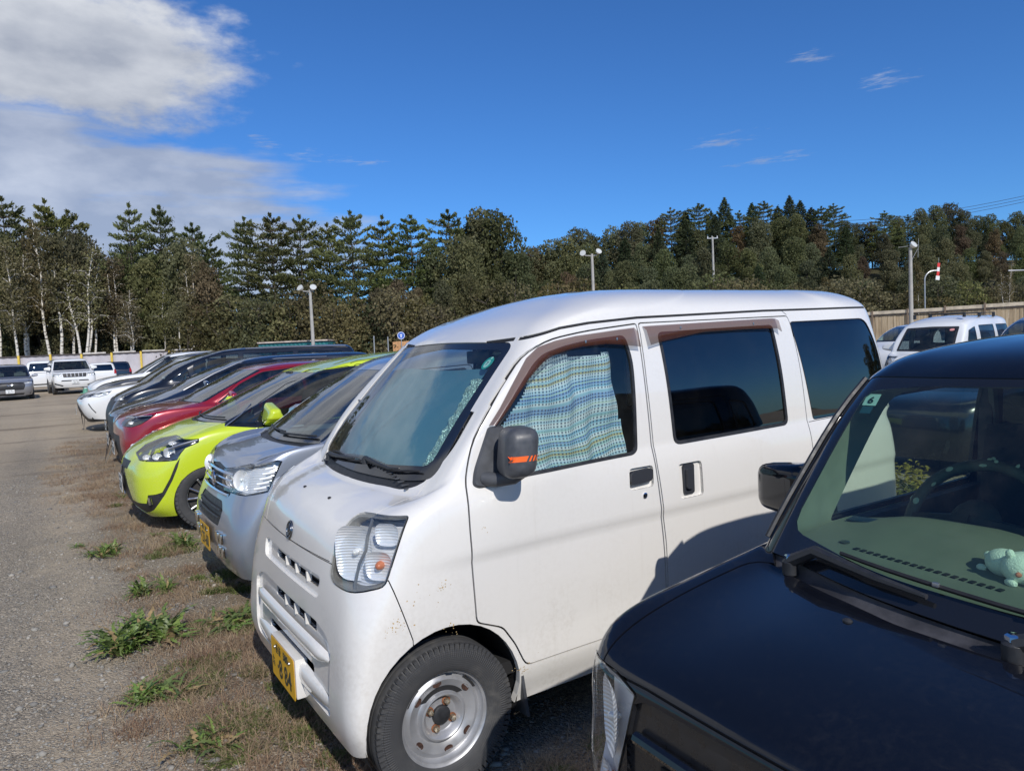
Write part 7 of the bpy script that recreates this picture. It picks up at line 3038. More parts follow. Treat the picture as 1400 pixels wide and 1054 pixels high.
def goldenrod(x, y, h, label, seed):
    rs = random.Random(seed)
    z = gz(x, y)
    t = empty('tall_weed', (x, y, z))
    tag(t, label, 'weed', 'tall weeds behind the white van')
    V, Fc, C = [], [], []
    for s_ in range(7):
        a0 = rs.uniform(0, 2 * pi)
        bx, by = .10 * cos(a0) * rs.random(), .10 * sin(a0) * rs.random()
        lean = (rs.uniform(-.12, .12), rs.uniform(-.12, .12))
        hh = h * rs.uniform(.7, 1.05)
        for k in range(60):
            f = rs.random() ** .8
            px_, py_, pz = bx + lean[0] * f, by + lean[1] * f, hh * f
            a = rs.uniform(0, 2 * pi)
            L = (.11 if f < .75 else .045) * rs.uniform(.6, 1.2)
            w = .006 if f < .75 else .008
            d = Vector((cos(a), sin(a), rs.uniform(-.3, .7)))
            p = Vector((px_, py_, pz))
            q = d.cross(Vector((0, 0, 1))).normalized() * w
            k0 = len(V)
            V += [p - q, p + q, p + d * L * .6 + q, p + d * L + Vector((0, 0, -.02)), p + d * L * .6 - q]
            Fc.append((k0, k0 + 1, k0 + 2, k0 + 3, k0 + 4))
            g = .85 if f > .75 else rs.random() * .5
            C += [(g, g, g, 1)] * 5
    me = bpy.data.meshes.new('foliage')
    me.from_pydata([tuple(v) for v in V], [], Fc)
    at = me.color_attributes.new('tone', 'FLOAT_COLOR', 'POINT')
    at.data.foreach_set('color', np.array(C, np.float32).ravel())
    link('foliage', me, tone_mat('tall weed', (.07, .12, .03), (.42, .34, .06), .7, .3), t)


p_ = row_np(4.25, -.25)
goldenrod(p_[0], p_[1], .68, 'yellow-tipped tall weed seen through the side window of the black car', 1)
p_ = row_np(4.7, -.10)
goldenrod(p_[0], p_[1], .60, 'second tall weed behind the rear of the white van', 2)

# ------------------------------------------------------------------ trees
BARK = simple('grey brown bark', (.085, .070, .058), .9, noise=.35, nscale=6)
m, nb, b = principled('birch bark')
tc = nb.n('ShaderNodeTexCoord')
mp = nb.n('ShaderNodeMapping')
nb.link(tc.outputs['Object'], mp.inputs[0])
mp.inputs['Scale'].default_value = (3, 3, 9)
nb.link(nb.mix(nb.mapr(nb.noise(mp.outputs[0], 1.2, 4), .52, .62), (.66, .62, .55, 1), (.14, .12, .10, 1)), b.inputs['Base Color'])
b.inputs['Roughness'].default_value = .8
BIRCHB = m

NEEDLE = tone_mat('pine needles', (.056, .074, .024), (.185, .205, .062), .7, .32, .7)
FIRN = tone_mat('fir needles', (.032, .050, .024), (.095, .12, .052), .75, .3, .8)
LEAFG = tone_mat('broad leaves', (.080, .092, .036), (.20, .205, .085), .65, .42, .9)
LEAFB = tone_mat('autumn birch leaves', (.095, .088, .034), (.22, .19, .075), .7, .42, .9)
LEAFY = tone_mat('scrub leaves', (.115, .115, .040), (.27, .25, .09), .65, .45, .9)
LEAFR = tone_mat('rusty leaves', (.10, .078, .038), (.22, .16, .08), .7, .4, .8)


def limb_mesh(name, paths, mat):
    m = MB()
    for pts, r in paths:
        m.tube(pts, r, 5 if len(pts) < 5 else 6, caps=False)
    me = bpy.data.meshes.new(name)
    me.from_pydata(m.V, [], m.F)
    me.polygons.foreach_set('use_smooth', [True] * len(m.F))
    me.materials.append(mat)
    return me


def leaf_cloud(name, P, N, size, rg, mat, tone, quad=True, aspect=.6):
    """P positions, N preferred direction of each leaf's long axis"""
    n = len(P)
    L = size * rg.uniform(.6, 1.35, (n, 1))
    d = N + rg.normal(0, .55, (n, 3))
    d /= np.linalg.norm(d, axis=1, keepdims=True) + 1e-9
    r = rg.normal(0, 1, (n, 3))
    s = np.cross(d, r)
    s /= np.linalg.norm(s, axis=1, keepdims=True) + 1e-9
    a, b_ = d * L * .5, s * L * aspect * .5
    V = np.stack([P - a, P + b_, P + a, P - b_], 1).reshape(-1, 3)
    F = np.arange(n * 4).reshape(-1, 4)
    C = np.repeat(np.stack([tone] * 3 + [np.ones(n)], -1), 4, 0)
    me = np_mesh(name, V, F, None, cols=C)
    me.materials.append(mat)
    return me


def make_pine(seed, H=15.0, width=3.4, layered=True, mat=NEEDLE, start=.22, dens=1.0, size=.34):
    rg = np.random.default_rng(seed)
    rs = random.Random(seed)
    paths = []
    bend = [rs.uniform(-.3, .3), rs.uniform(-.3, .3)]
    tr = [(bend[0] * sin(k / 8 * 2.5), bend[1] * sin(k / 8 * 2), H * k / 8) for k in range(9)]
    paths.append((tr, [.20 * (1 - .92 * k / 8) for k in range(9)]))
    P, N, T = [], [], []
    nl = int(17 if layered else 28)
    for i in range(nl):
        f = i / (nl - 1)
        z = H * (start + (.985 - start) * f ** .92)
        L = width * (1 - f) ** (.62 if layered else .75) * (.55 + .45 * min(1, (f + .12) / .25)) * rs.uniform(.7, 1.2) + .12
        k = 6 if layered else 8
        a0 = rs.uniform(0, 6.28)
        for q in range(k):
            a = a0 + 2 * pi * q / k + rs.uniform(-.35, .35)
            Lb = L * (rs.uniform(.62, 1.12) if not layered else rs.choice((.45, .75, .95, 1.05, 1.25)))
            up = (.02 + .42 * f + rs.uniform(-.12, .12)) if layered else (-.18 + .45 * f)
            bx, by = tr[min(8, int(f * 8))][:2]
            d = np.array([cos(a), sin(a), up])
            if Lb > .8:
                paths.append(([(bx, by, z), (bx + d[0] * Lb * .5, by + d[1] * Lb * .5, z + up * Lb * .35), (bx + d[0] * Lb * .95, by + d[1] * Lb * .95, z + up * Lb)], [.05, .03, .008]))
            m_ = int((26 if layered else 20) * Lb * dens) + 8
            t = rs.random() if False else rg.random(m_) ** .6
            t = .22 + .78 * t
            pos = np.stack([bx + d[0] * Lb * t, by + d[1] * Lb * t, z + up * Lb * t ** 1.3], -1)
            side = rg.normal(0, 1, (m_, 1)) * .22 * Lb * (1 - .5 * t[:, None])
            pos += side * np.array([[-sin(a), cos(a), 0]])
            pos[:, 2] += rg.normal(0, .085 if layered else .12, m_) + (.10 if layered else -.05) * np.abs(side[:, 0])
            P.append(pos)
            N.append(np.tile(d + np.array([0, 0, .55 if layered else -.1]), (m_, 1)))
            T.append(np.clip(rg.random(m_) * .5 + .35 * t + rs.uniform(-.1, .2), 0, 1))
    P, N, T = np.concatenate(P), np.concatenate(N), np.concatenate(T)
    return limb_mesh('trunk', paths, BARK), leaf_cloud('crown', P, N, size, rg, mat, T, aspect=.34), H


def make_broad(seed, H=10.0, R=3.6, lobes=16, n=9000, mat=LEAFG, size=.26, low=.18, bark=BARK, thin=1.0, trunks=1, shape=1.0):
    rg = np.random.default_rng(seed)
    rs = random.Random(seed)
    paths, C = [], []
    for k in range(lobes):
        f = (k + .5) / lobes
        z = H * (low + (.93 - low) * f)
        rr = R * (1 - abs(2 * f - .75) ** 2 * .35 * shape) * (1 - .55 * f ** 3)
        a = k * 2.4 + rs.uniform(-.5, .5)
        d = rr * rs.uniform(.25, .72)
        C.append((d * cos(a), d * sin(a), z, R * rs.uniform(.26, .46) * (1 - .35 * f)))
    for q in range(trunks):
        a = q * 2.1 + rs.random()
        lx, ly = (.5 * cos(a), .5 * sin(a)) if trunks > 1 else (0, 0)
        tr = [(lx * .4 + lx * 1.8 * k / 7, ly * .4 + ly * 1.8 * k / 7 + .15 * sin(k), H * .92 * k / 7) for k in range(8)]
        paths.append((tr, [.17 * (1 - .9 * k / 7) * (1 if trunks == 1 else .62) for k in range(8)]))
    for (x, y, z, r) in C:
        z0 = max(H * .12, z - r * 1.8 - rs.random())
        paths.append(([(0, 0, z0), (x * .5, y * .5, (z0 + z) / 2), (x, y, z)], [.07, .045, .012]))
    C = np.array(C)
    w = C[:, 3] ** 2
    i = rg.choice(len(C), n, p=w / w.sum())
    d = rg.normal(0, 1, (n, 3))
    d /= np.linalg.norm(d, axis=1, keepdims=True)
    rad = C[i, 3] * (.55 + .5 * rg.random(n) ** .5) * (1 + .22 * np.sin(d[:, 0] * 5 + i) * np.cos(d[:, 1] * 6 + d[:, 2] * 4))
    P = C[i, :3] + d * rad[:, None] * np.array([1.15, 1.15, .85])
    P = P[P[:, 2] > .3]
    m_ = len(P)
    T = np.clip(rg.random(m_) * .55 + rg.random(len(C))[i[:m_]] * .45, 0, 1)
    # twigs poking out
    for k in range(26):
        j = rs.randrange(len(C))
        x, y, z, r = C[j]
        dd = Vector((rs.gauss(0, 1), rs.gauss(0, 1), rs.random() + .3)).normalized()
        paths.append(([(x, y, z), tuple(Vector((x, y, z)) + dd * r * 1.25)], [.02, .004]))
    return limb_mesh('trunk', paths, bark), leaf_cloud('crown', P, np.zeros((m_, 3)) + (0, 0, -.1), size, rg, mat, T, aspect=.75), H


def make_birch(seed, H=12.0, trunks=1, n=3200, mat=LEAFB):
    rg = np.random.default_rng(seed)
    rs = random.Random(seed)
    paths, P = [], []
    for q in range(trunks):
        a = rs.uniform(0, 6.28)
        ln = rs.uniform(.3, 1.6) if trunks > 1 else rs.uniform(0, .9)
        Hq = H * rs.uniform(.82, 1.0)
        tr = []
        for k in range(10):
            t = k / 9
            tr.append((cos(a) * ln * t + .10 * sin(k * 1.3 + seed), sin(a) * ln * t + .10 * cos(k * 1.1), Hq * t))
        paths.append((tr, [.15 * (1 - .85 * k / 9) for k in range(10)]))
        for k in range(26):
            t = rs.uniform(.42, .98)
            i = min(8, int(t * 9))
            p0 = Vector(tr[i]).lerp(Vector(tr[i + 1]), t * 9 - i)
            b_ = rs.uniform(0, 6.28)
            L = (1.9 * (1.05 - t) + .5) * rs.uniform(.6, 1.3)
            d = Vector((cos(b_), sin(b_), rs.uniform(.6, 1.3))).normalized()
            p1 = p0 + d * L * .6
            p2 = p1 + Vector((cos(b_), sin(b_), -.15)) * L * .5
            paths.append(([tuple(p0), tuple(p1), tuple(p2)], [.032, .018, .006]))
            m_ = n // (26 * trunks)
            u = rg.random(m_)
            pp = np.array(p0) * (1 - u[:, None]) ** 2 + 2 * np.array(p1)[None] * (u * (1 - u))[:, None] + np.array(p2)[None] * (u ** 2)[:, None]
            pp += rg.normal(0, .30, (m_, 3))
            P.append(pp)
    P = np.concatenate(P)
    T = rg.random(len(P))
    return limb_mesh('trunk', paths, BIRCHB), leaf_cloud('crown', P, np.zeros((len(P), 3)) + (0, 0, -.5), .19, rg, mat, T, aspect=.7), H


KIND = {
    'pine': [make_pine(k, 15, 4.3 + .4 * (k % 3), True, NEEDLE, .14, 1.9, .33) for k in (1, 2, 3, 4, 5, 6)],
    'fir': [make_pine(k, 12, 2.7, False, FIRN, .08, 1.35, .32) for k in (11, 12, 13)],
    'broad': [make_broad(k, 10, 3.6 + .4 * (k % 2), 14 + 2 * (k % 4), 14500, LEAFG, .215) for k in (21, 22, 23, 24, 25)],
    'rust': [make_broad(k, 9, 3.0, 14, 9500, LEAFR, .20) for k in (31, 32)],
    'birch': [make_birch(41, 12, 1), make_birch(42, 12, 2), make_birch(43, 11, 3), make_birch(44, 12, 1, 2200)],
    'shrub': [make_broad(k, 4.5, 3.0, 11 + k % 4, 5200, (LEAFY, LEAFG, LEAFY, LEAFB)[k % 4], .17, .05, shape=.4) for k in (51, 52, 53, 54, 55)],
}
NAMES = {'pine': 'pine_tree', 'fir': 'fir_tree', 'broad': 'broadleaf_tree', 'rust': 'rusty_tree', 'birch': 'birch_tree', 'shrub': 'shrub'}
NSEEN = {}


def horizon(px):
    return 470 - (px - 700) * math.tan(radians(ROLL)) + 0


TR = random.Random(77)


ORD = ['leftmost', 'second', 'third', 'fourth', 'fifth', 'sixth', 'seventh', 'eighth', 'ninth', 'tenth', 'eleventh', 'twelfth', 'thirteenth', 'fourteenth']


def where(px):
    for lim, w_ in ((60, 'at the left edge'), (150, 'above the white off-roader'), (240, 'left of the pines'), (330, 'just left of the pine row'), (430, 'left of the left lamp post'), (520, 'right of the left lamp post'), (600, 'above the blue signs'),
                    (680, 'above the front of the van roof'), (760, 'left of the middle lamp post'), (816, 'beside the middle lamp post'), (900, 'right of the middle lamp post'), (980, 'left of the utility pole'), (1060, 'right of the utility pole'),
                    (1150, 'above the rear of the van roof'), (1248, 'left of the right lamp post'), (1330, 'right of the right lamp post'), (1390, 'near the right edge')):
        if px < lim:
            return w_
    return 'at the right edge'


def plant(kind, px, ytop, D, label, group, wid=1.0, cat='tree'):
    if group[-3:] not in ('row',) and label.split()[0] not in ORD and 'birch' not in label:
        label = ' '.join((label.replace('standing ', '').replace('growing ', '') + ', ' + where(px)).split()[:16])
    var = KIND[kind]
    k = NSEEN.get(kind, 0)
    NSEEN[kind] = k + 1
    tm, cm, H = var[k % len(var)]
    x, y = (px - 700) / F_PX * D, D
    zb = float(ground_h(np.array(x), np.array(y)))
    zt = CAM_H + (horizon(px) - ytop) * D / F_PX * 1.0
    s = max(.25, (zt - zb) / H)
    t = empty(NAMES[kind], (x, y, zb - .05), TR.uniform(0, 6.28))
    sw = s * wid * TR.uniform(.9, 1.12)
    t.scale = (sw, sw, s)
    tag(t, label, cat, group)
    for nm, me in (('trunk', tm), ('crown', cm)):
        o = bpy.data.objects.new(nm, me)
        COL.objects.link(o)
        o.parent = t
    return t


# the pine group left of centre
pines = [(345, 294, 62), (386, 289, 61), (424, 292, 62), (458, 303, 64), (492, 286, 61), (536, 293, 63), (575, 291, 62), (625, 284, 66)]
for i, (px, yt, D) in enumerate(pines):
    plant('pine', px, yt, D, ('%s tall layered pine in the row behind the lot' % ORD[i]) if i else 'leftmost tall layered pine in the row behind the lot', 'pines in the middle row', .95)
lp_ = [(22, 268, 66), (80, 272, 68), (110, 285, 70), (196, 277, 62), (238, 279, 64), (278, 302, 66), (300, 330, 68)]
for i, (px, yt, D) in enumerate(lp_):
    plant('pine', px, yt, D, '%s pine among the birches at the left' % ORD[i], 'pines among the birches', .9)
bl = [(6, 300, 56), (30, 330, 55), (45, 340, 58), (72, 295, 57), (90, 285, 56), (104, 360, 57), (118, 330, 56), (134, 330, 57), (164, 350, 58), (188, 390, 57), (228, 380, 58), (268, 345, 59), (250, 390, 57), (146, 345, 60)]
for i, (px, yt, D) in enumerate(sorted(bl)):
    plant('birch', px, yt, D, '%s pale-trunked birch behind the left fence' % ORD[i], 'birches behind the left fence', .85)
# broadleaf filling between and below
gm = 'mixed trees behind the lot'
for px, yt, D in [(0, 315, 60), (45, 318, 62), (140, 345, 63), (120, 312, 62), (172, 345, 62), (212, 350, 60), (262, 320, 61), (290, 350, 60), (15, 390, 59), (60, 400, 60), (100, 395, 60), (150, 400, 60), (230, 330, 66), (190, 330, 66)]:
    plant(TR.choice(['broad', 'rust', 'broad']), px, yt + TR.uniform(-4, 8), D, 'dull green tree filling the gaps behind the birches', gm, .75)
for px, yt, D in [(548, 372, 58), (520, 385, 57), (575, 385, 59)]:
    plant('rust', px, yt, D, 'brownish tree standing before the pines', 'brown trees before the pines', .85)
for px, yt, D in [(600, 330, 62), (640, 318, 60), (668, 281, 66), (690, 283, 64), (712, 335, 62), (612, 380, 57), (650, 370, 56), (690, 372, 56), (660, 300, 68), (590, 345, 66)]:
    plant('broad', px, yt, D, 'dense green tree right of the pine row', 'trees right of the pine row', .72)
for px in list(range(308, 700, 30)):
    plant('shrub', px, 405 + TR.uniform(-22, 18), 55 + TR.uniform(0, 3), 'yellow-green scrub below the pines', 'scrub below the pines', 1.0, 'shrub')
for px in range(10, 300, 75):
    plant('shrub', px, 442 + TR.uniform(-12, 14), 60 + TR.uniform(0, 3), 'low brownish scrub under the birches', 'scrub under the birches', 1.0, 'shrub')
# wooded hill at the right
sky = [(725, 336), (742, 330), (762, 326), (782, 320), (800, 308), (822, 312), (846, 304), (866, 302), (884, 298), (906, 291), (926, 279), (944, 284), (962, 278), (980, 284), (998, 271), (1016, 283), (1034, 279), (1052, 271), (1070, 280), (1086, 267), (1100, 272),
       (1114, 280), (1128, 277), (1144, 275), (1160, 298), (1178, 302), (1196, 297), (1214, 284), (1230, 292), (1246, 289), (1264, 283), (1284, 276), (1302, 275), (1320, 279), (1338, 290), (1356, 292), (1374, 294), (1392, 284), (1410, 288)]
for px, yt in sky:
    fir = 915 < px < 1150 or px in (1214, 1246)
    plant(('pine' if TR.random() < .4 else 'fir') if fir else ('broad' if TR.random() < .8 else 'rust'), px, yt + TR.uniform(-2, 4), 100 + TR.uniform(-4, 6) - (14 if px < 800 else 0),
          'dark fir on the crest of the wooded hill' if fir else 'round-crowned tree on the crest of the wooded hill', 'firs on the hill crest' if fir else 'trees on the hill crest', 1.25 if fir else .85)
for row, (D, dy, lb) in enumerate([(92, 24, 'upper slope'), (82, 52, 'middle slope'), (73, 84, 'lower slope')]):
    for px in range(722 + row * 9, 1430, 27 if row < 2 else 30):
        yt = np.interp(px, [s_[0] for s_ in sky], [s_[1] for s_ in sky]) + dy + TR.uniform(-9, 12)
        kk = TR.random()
        kind = 'fir' if kk < (.22 if row == 0 else .06) else ('rust' if kk > .84 else 'broad')
        plant(kind, px + TR.uniform(-8, 8), yt, D + TR.uniform(-3, 3), {'fir': 'dark fir', 'rust': 'rusty brown tree', 'broad': 'green leafy tree'}[kind] + ' on the %s of the wooded hill' % lb, '%s trees on the %s' % ({'fir': 'fir', 'rust': 'rusty', 'broad': 'leafy'}[kind], lb), .8 if kind != 'fir' else 1.1)
for px in range(715, 1440, 30):
    plant('shrub', px, 388 + TR.uniform(-14, 16) - (px - 715) * .008, 63 + TR.uniform(0, 4), 'bushy scrub at the foot of the wooded hill', 'scrub at the foot of the hill', 1.1, 'shrub')
# pale dead-looking trunks among them
for px, yt, D, lb in ((1378, 352, 60, 'white birch trunk at the right edge behind the fence'), (752, 380, 60, 'thin pale birch left of the centre lamp post'), (1258, 335, 62, 'pale slender birch behind the right lamp post')):
    plant('birch', px, yt, D, lb, 'birches at the foot of the hill', .55)
# trees beside the yard, outside the frame, mirrored in the van's windows
for i, (x, y, hh) in enumerate(((36, 10.0, 7.5), (42, 17, 9))):
    tm, cm, H = KIND['broad'][i]
    t = empty('broadleaf_tree', (x, y, 0), i)
    t.scale = (hh / H * 1.2,) * 2 + (hh / H,)
    tag(t, 'green tree beside the yard, mirrored in the white van window', 'tree', 'trees mirrored in the van windows')
    for nm, me in (('trunk', tm), ('crown', cm)):
        o = bpy.data.objects.new(nm, me)
        COL.objects.link(o)
        o.parent = t

# ------------------------------------------------------------------ fences
PANELW = simple('pale mauve sheet', (.46, .44, .47), .6, noise=.12, nscale=1.5)
YPOST = simple('yellow post', (.62, .44, .06), .6, noise=.15)
DRAIL = simple('dark rail', (.06, .05, .05), .7)
CAPB = simple('pale cap board', (.55, .52, .48), .8, noise=.15, nscale=4)


def left_fence():
    t = empty('panel_fence', px_pos(0, 52))
    tag(t, 'long pale panel fence with yellow posts along the left edge of the lot', 'fence')
    A, B = px_pos(-60, 51), px_pos(655, 66)
    d = (B - A)
    L = d.length
    d.normalize()
    n = int(L / 2.0)
    rs = random.Random(4)
    me_panel = {}
    V, Fc = [], []
    for k in range(9):
        x = .22 * k
        V += [(x, .0 if k % 2 else .05, 0), (x, .0 if k % 2 else .05, 1)]
    for k in range(8):
        Fc.append((2 * k, 2 * k + 2, 2 * k + 3, 2 * k + 1))
    pm = bpy.data.meshes.new('sheet_panel')
    pm.from_pydata(V, [], Fc)
    pm.materials.append(PANELW)
    rz = atan2(d.y, d.x)
    fence_strip = MB()
    fence_strip.box((1, 0, 0), (2.02, .09, .10))
    rme = fence_strip.build('top_rail', DRAIL, t)
    rme.location = Vector((0, 0, -20))
    cap = MB()
    cap.box((.8, 0, 0), (1.5, .12, .09))
    cme = cap.build('cap_board', CAPB, t)
    po = MB()
    po.box((0, 0, .5), (.14, .14, 1))
    pme = po.build('fence_post', YPOST, t)
    first = True
    for k in range(n):
        p = A + d * 2.0 * k - t.location
        hz = 2.38 - .25 * (k / n) + .05 * rs.uniform(-1, 1)
        o = bpy.data.objects.new('sheet_panel', pm)
        COL.objects.link(o)
        o.parent = t
        o.location = p + Vector((0, 0, .05))
        o.rotation_euler = (0, 0, rz)
        o.scale = (1.13, 1, hz - .05)
        for src, nm, z, sc in ((rme, 'top_rail', hz + .02, (1, 1, 1)), (cme, 'cap_board', hz + .12, (rs.uniform(.7, 1.2), 1, rs.uniform(.6, 1.3)))):
            if nm == 'cap_board' and rs.random() < .3:
                continue
            if first or src.location.z < -10 or (nm == 'cap_board' and src.get('free') is None):
                q = src
                src['free'] = 1
            else:
                q = src.copy()
                COL.objects.link(q)
            q.parent = t
            q.location = p + Vector((0, 0, z))
            q.rotation_euler = (0, rs.uniform(-.01, .01), rz)
            q.scale = sc
        q = pme if first else pme.copy()
        if not first:
            COL.objects.link(q)
        q.parent = t
        yellow = (k * 2.0 < 33)
        q.location = p + Vector((0, -.12, 0))
        q.scale = (1, 1, hz + .1)
        q.rotation_euler = (0, 0, rz)
        first = False
    for o in (rme, cme):
        if 'free' in o:
            del o['free']


left_fence()


def right_fence():
    A, B = px_pos(1150, 56), px_pos(1620, 43)
    t = empty('plank_fence', A)
    tag(t, 'weathered wooden plank fence behind the vans on the right', 'fence')
    d = (B - A)
    L = d.length
    d.normalize()
    nrm = Vector((d.y, -d.x, 0))
    rs = random.Random(8)
    m, nb, b = principled('weathered plank')
    tc = nb.n('ShaderNodeTexCoord')
    mp = nb.n('ShaderNodeMapping')
    nb.link(tc.outputs['Object'], mp.inputs[0])
    mp.inputs['Scale'].default_value = (5, 5, .5)
    n1 = nb.noise(mp.outputs[0], 1.1, 5, .6)
    nb.link(nb.ramp(n1, [(.25, (.22, .16, .10)), (.45, (.44, .34, .22)), (.7, (.60, .49, .34))]), b.inputs['Base Color'])
    b.inputs['Roughness'].default_value = .85
    mb = MB()
    x = 0
    rz = atan2(d.y, d.x)
    M = Matrix.Rotation(rz, 3, 'Z')
    while x < L:
        w = rs.uniform(.16, .24)
        h = 2.62 + rs.uniform(-.05, .05) + .15 * x / L
        mb.box(d * (x + w / 2) + Vector((0, 0, h / 2)) + nrm * rs.uniform(-.02, .02), (w - .015, .03, h), M)
        x += w
    o = mb.build('planks', m, t)
    o['kind'] = 'stuff'
    n = int(L / 2.4)
    for k in range(n + 1):
        pp = d * 2.4 * k + Vector((0, 0, .15 * k / n))
        mb = MB()
        mb.box(pp + nrm * .06 + Vector((0, 0, 1.5)), (.11, .11, 3.06 + rs.uniform(-.04, .1)), M)
        mb.build('fence_post', simple('post wood', (.20, .15, .11), .85, noise=.3), t)
        mb = MB()
        mb.box(pp + d * 1.2 + nrm * .03 + Vector((0, 0, 2.86 + rs.uniform(-.02, .02))), (2.36, .05, .24), M)
        mb.build('top_board', simple('bleached board', (.60, .52, .40), .85, noise=.2, nscale=3), t)
        mb = MB()
        mb.box(pp + d * 1.2 + nrm * .05 + Vector((0, 0, 2.67)), (2.36, .05, .09), M)
        mb.build('fence_strip', DRAIL, t)  # dark strip standing in for the shadow line under the top board


right_fence()

# ------------------------------------------------------------------ posts, lamps, signs, sheds
CONC = simple('concrete pole', (.36, .35, .33), .8, noise=.12, nscale=3)
GALV = simple('galvanised steel', (.42, .43, .44), .4, .6)
LAMPW = simple('floodlight white', (.66, .66, .62), .35)


def zat(px, y, D):
    return CAM_H + (horizon(px) - y) * D / F_PX


def flood_pole(px, ytop, D, label, heads):
    p = px_pos(px, D)
    t = empty('lamp_post', p)
    tag(t, label, 'lamp post', 'floodlight posts in the lot')
    z = zat(px, ytop, D)
    m = MB()
    m.tube([(0, 0, -.1), (0, 0, z * .5), (0, 0, z)], [.13, .115, .09], 12)
    m.build('pole', CONC, t)
    for (dx, dz, kind) in heads:
        m = MB()
        m.tube([(0, 0, z - .15), (dx * .8, -.05, z - .10)], .035, 6)
        m.build('arm', GALV, t)
        Rm = Matrix.Rotation(radians(55 if kind == 'round' else 70), 3, 'X') @ Matrix.Rotation(radians(20 if dx > 0 else -25), 3, 'Y')
        c = Vector((dx, -.12, z + dz))
        m = MB()
        m.lathe([(.05, -.20), (.12, -.14), (.19, -.04), (.21, .06), (.215, .08), (.205, .08), (.20, .05), (.0001, .045)], 20, axis='Z', c=c, M=Rm)
        h = m.build('floodlight', LAMPW, t)
        m = MB()
        m.lathe([(.198, .07), (.0001, .075)], 20, axis='Z', c=c, M=Rm)
        m.build('lamp_glass', simple('lamp glass', (.52, .54, .53), .15), h)
    return t


flood_pole(431.5, 393, 47, 'floodlight post in front of the pines, left of the three', [(-.58, .10, 'round'), (.24, .10, 'round')])
flood_pole(816, 345, 50, 'floodlight post with two lamp heads above the white van', [(-.62, .05, 'box'), (.45, .12, 'round')])
ft = flood_pole(1248, 336, 42, 'floodlight post with an aerial at the right', [(.10, .12, 'round')])
m = MB()
zt = zat(1248, 336, 42)
m.tube([(-.7, 0, zt + .02), (.5, 0, zt + .12)], .012, 5)
m.tube([(.45, .02, zt - .6), (.5, .02, zt + .5)], .010, 5)
m.tube([(.05, .02, zt - .8), (.45, .02, zt - .1)], .015, 5)
m.build('aerial', GALV, ft)

t = empty('utility_pole', px_pos(980, 76))
tag(t, 'concrete utility pole with a crossarm before the wooded hill', 'utility pole')
m = MB()
z = zat(980, 322, 76)
m.tube([(0, 0, 0), (0, 0, z)], [.17, .10], 10)
m.build('pole', CONC, t)
m = MB()
m.box((0, 0, z - .15), (1.15, .08, .09))
m.build('crossarm', GALV, t)
for dx in (-.5, -.05, .5):
    m = MB()
    m.lathe([(.05, 0), (.06, .05), (.04, .1), (.05, .15), (.0001, .2)], 10, axis='Z', c=(dx, 0, z - .1))
    m.build('insulator', simple('porcelain', (.7, .7, .7), .3), t)

t = empty('road_marker', px_pos(1267, 56))
tag(t, 'curved grey roadside pole holding a red and white marker arrow', 'marker pole')
z = zat(1268, 368, 56)
m = MB()
pts = [(0, 0, 0), (0, 0, z - .7)] + [(.7 - .7 * cos(a), 0, z - .7 + .7 * sin(a)) for a in np.linspace(.2, pi / 2, 6)] + [(1.05, 0, z)]
m.tube(pts, .055, 8)
m.build('pole', GALV, t)
for k in range(4):
    m = MB()
    m.box((1.08 - .03 * k, -.04, z + .42 - .33 * k), (.20 if k < 3 else .30, .03, .32), Matrix.Rotation(radians(8), 3, 'Y'))
    m.build('stripe', simple('marker red', (.62, .03, .03), .5) if k % 2 == 0 else simple('marker white', (.75, .75, .75), .5), t)
m = MB()
m.tube([(1.1, 0, z + .5), (1.12, 0, z + 1.0)], .012, 5)
m.build('tip_rod', GALV, t)
t = empty('road_marker', px_pos(1415, 54))
tag(t, 'grey roadside arm reaching in at the right edge', 'marker pole')
z = zat(1400, 367, 54)
m = MB()
m.tube([(0, 0, 0), (0, 0, z - .3), (-.3, 0, z), (-1.9, 0, z + .02)], .055, 8)
m.build('pole', GALV, t)

t = empty('power_lines', px_pos(1300, 88))
tag(t, 'three thin overhead power lines crossing the sky at the right', 'power line')
for k in range(3):
    a = px_pos(1090, 96, zat(1090, 303 + 4 * k, 96)) - t.location
    c = px_pos(1480, 80, zat(1480, 250 + 4 * k, 80)) - t.location
    m = MB()
    m.tube([a.lerp(c, q / 12) + Vector((0, 0, -1.1 * sin(pi * q / 12))) for q in range(13)], .022, 4)
    m.build('wire', DRAIL, t)

for px, y, lb in ((552, 455.5, 'round blue sign nearer the middle, left of the pair'), (597, 452.5, 'round blue sign just above the roof edge of the white van')):
    D = 48
    z = zat(px, y, D)
    t = empty('road_sign', px_pos(px, D))
    tag(t, lb, 'road sign', 'round blue signs')
    m = MB()
    m.tube([(0, 0, 0), (0, 0, z + .1)], .03, 8)
    m.build('pole', GALV, t)
    m = MB()
    m.lathe([(.0001, -.052), (.26, -.052), (.26, -.035), (.0001, -.035)], 24, c=(0, 0, z))
    sg = m.build('sign_plate', simple('sign blue', (.03, .12, .50), .4), t)
    m = MB()
    m.lathe([(.245, -.056), (.215, -.056)], 24, c=(0, 0, z))
    m.box((0, -.057, z + .05), (.16, .004, .07))
    m.box((0, -.057, z - .07), (.10, .004, .10), Matrix.Rotation(radians(45), 3, 'Y'))
    m.build('symbol', simple('sign white', (.75, .76, .8), .4), sg)
for px, y0, lb in ((514, 456, 'left thin white post rising behind the lime car roof'), (533, 457, 'right thin white post rising behind the lime car roof')):
    z = zat(px, y0, 44)
    t = mesh('thin_post', *(lambda m_: (m_.V, m_.F))(MB().tube([(0, 0, 0), (.03, 0, z)], .035, 8)), mat=GALV)
    t.location = px_pos(px, 44)
    tag(t, lb, 'post', 'thin posts in the middle distance')

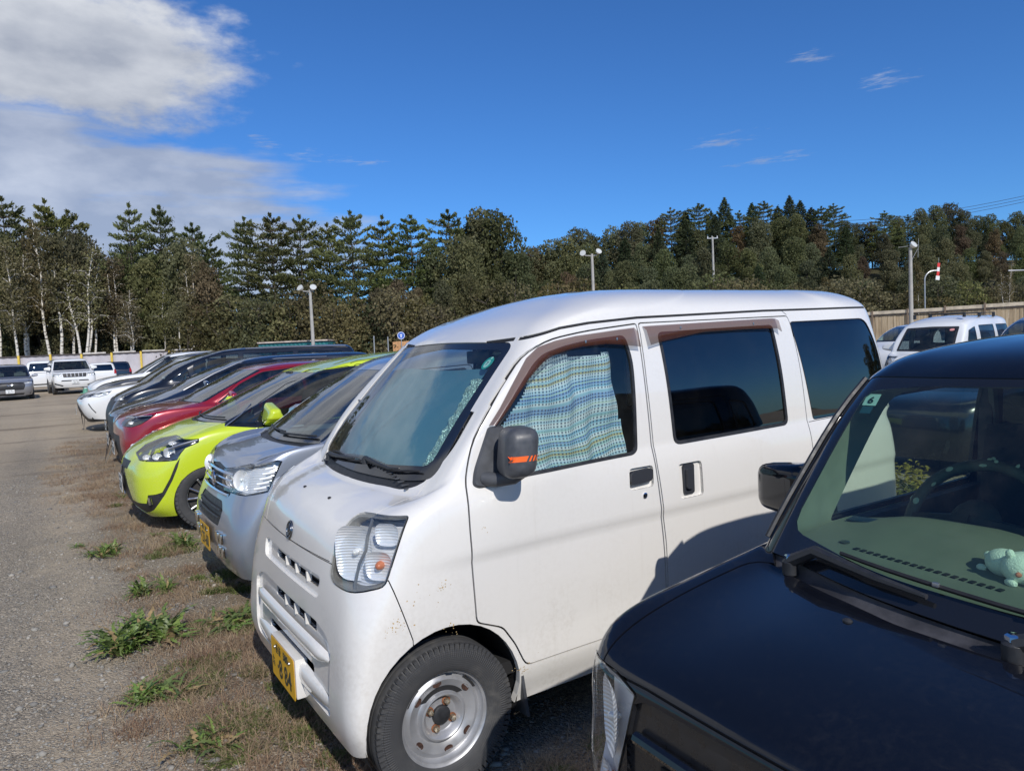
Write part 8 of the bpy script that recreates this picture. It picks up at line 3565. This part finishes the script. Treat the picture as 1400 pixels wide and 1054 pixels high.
# teal container and timber hoarding
t = empty('shipping_container', px_pos(404, 50))
tag(t, 'teal corrugated container with a rusty white roof edge', 'container')
z = zat(404, 464, 50)
wv = (452 - 358) / F_PX * 50
m = MB()
n = 34
V, Fc = [], []
for k in range(n + 1):
    x = -wv / 2 + wv * k / n
    dyy = .05 if k % 2 else 0
    V += [(x, dyy, 0), (x, dyy, z - .06)]
for k in range(n):
    Fc.append((2 * k, 2 * k + 2, 2 * k + 3, 2 * k + 1))
m.add(V, Fc)
m.box((0, 1.2, z / 2), (wv, 2.2, z - .1))
m.build('wall', simple('teal paint', (.02, .17, .19), .5, noise=.1), t)
m = MB()
m.box((0, 1.15, z + .02), (wv + .1, 2.6, .09))
m.build('roof', simple('rusty white roof', (.42, .36, .32), .7, noise=.4, nscale=3), t)
t = empty('timber_hoarding', px_pos(566, 53))
tag(t, 'orange-brown timber hoarding below the blue signs', 'hoarding')
z = zat(566, 463, 53)
wv = (590 - 538) / F_PX * 53
for k in range(14):
    m = MB()
    m.box((-wv / 2 + wv * (k + .5) / 14, 0, z / 2), (wv / 14 - .01, .05, z + .03 * (k % 3)))
    m.build('board', simple('fresh timber', (.48, .26, .12), .75, noise=.15, nscale=3), t)
m = MB()
m.box((.8, -.3, z - .45), (1.5, .4, .08))
for k in range(5):
    m.box((.2 + .3 * k, -.5, z - .30), (.12, .06, .25))
m.build('dark_shelf', DRAIL, t)
for px, y, w_, lb in ((487, 471, 1.7, 'left pale sheet of site fencing beyond the lime car'), (503, 472, 1.1, 'middle pale sheet of site fencing beyond the lime car'), (523, 471, 1.3, 'right pale sheet of site fencing beyond the lime car')):
    z = zat(px, y, 58)
    m = MB()
    m.box((0, 0, z / 2), (w_, .06, z))
    m.box((0, -.05, z - .12), (w_, .05, .10))
    o = m.build('site_fence_sheet', CAPB, None)
    o.location = px_pos(px, 58)
    tag(o, lb, 'fence sheet', 'pale site fencing sheets')

# traffic cone by the off-roader
t = empty('traffic_cone', px_pos(117, 37, .11))
tag(t, 'pale green and white traffic cone by the white crossover', 'traffic cone')
m = MB()
m.box((0, 0, .015), (.36, .36, .03), bev=.01)
m.build('base', simple('cone green', (.10, .30, .22), .6), t)
m = MB()
m.lathe([(.14, .03), (.105, .25)], 20, axis='Z')
m.build('cone_body', simple('cone green', (.10, .30, .22), .6), t)
m = MB()
m.lathe([(.075, .47), (.045, .66), (.02, .72), (.0001, .72)], 20, axis='Z')
m.build('cone_body', simple('cone green', (.10, .30, .22), .6), t)
m = MB()
m.lathe([(.106, .25), (.074, .47)], 20, axis='Z')
m.build('cone_band', simple('cone white', (.66, .70, .68), .5), t)
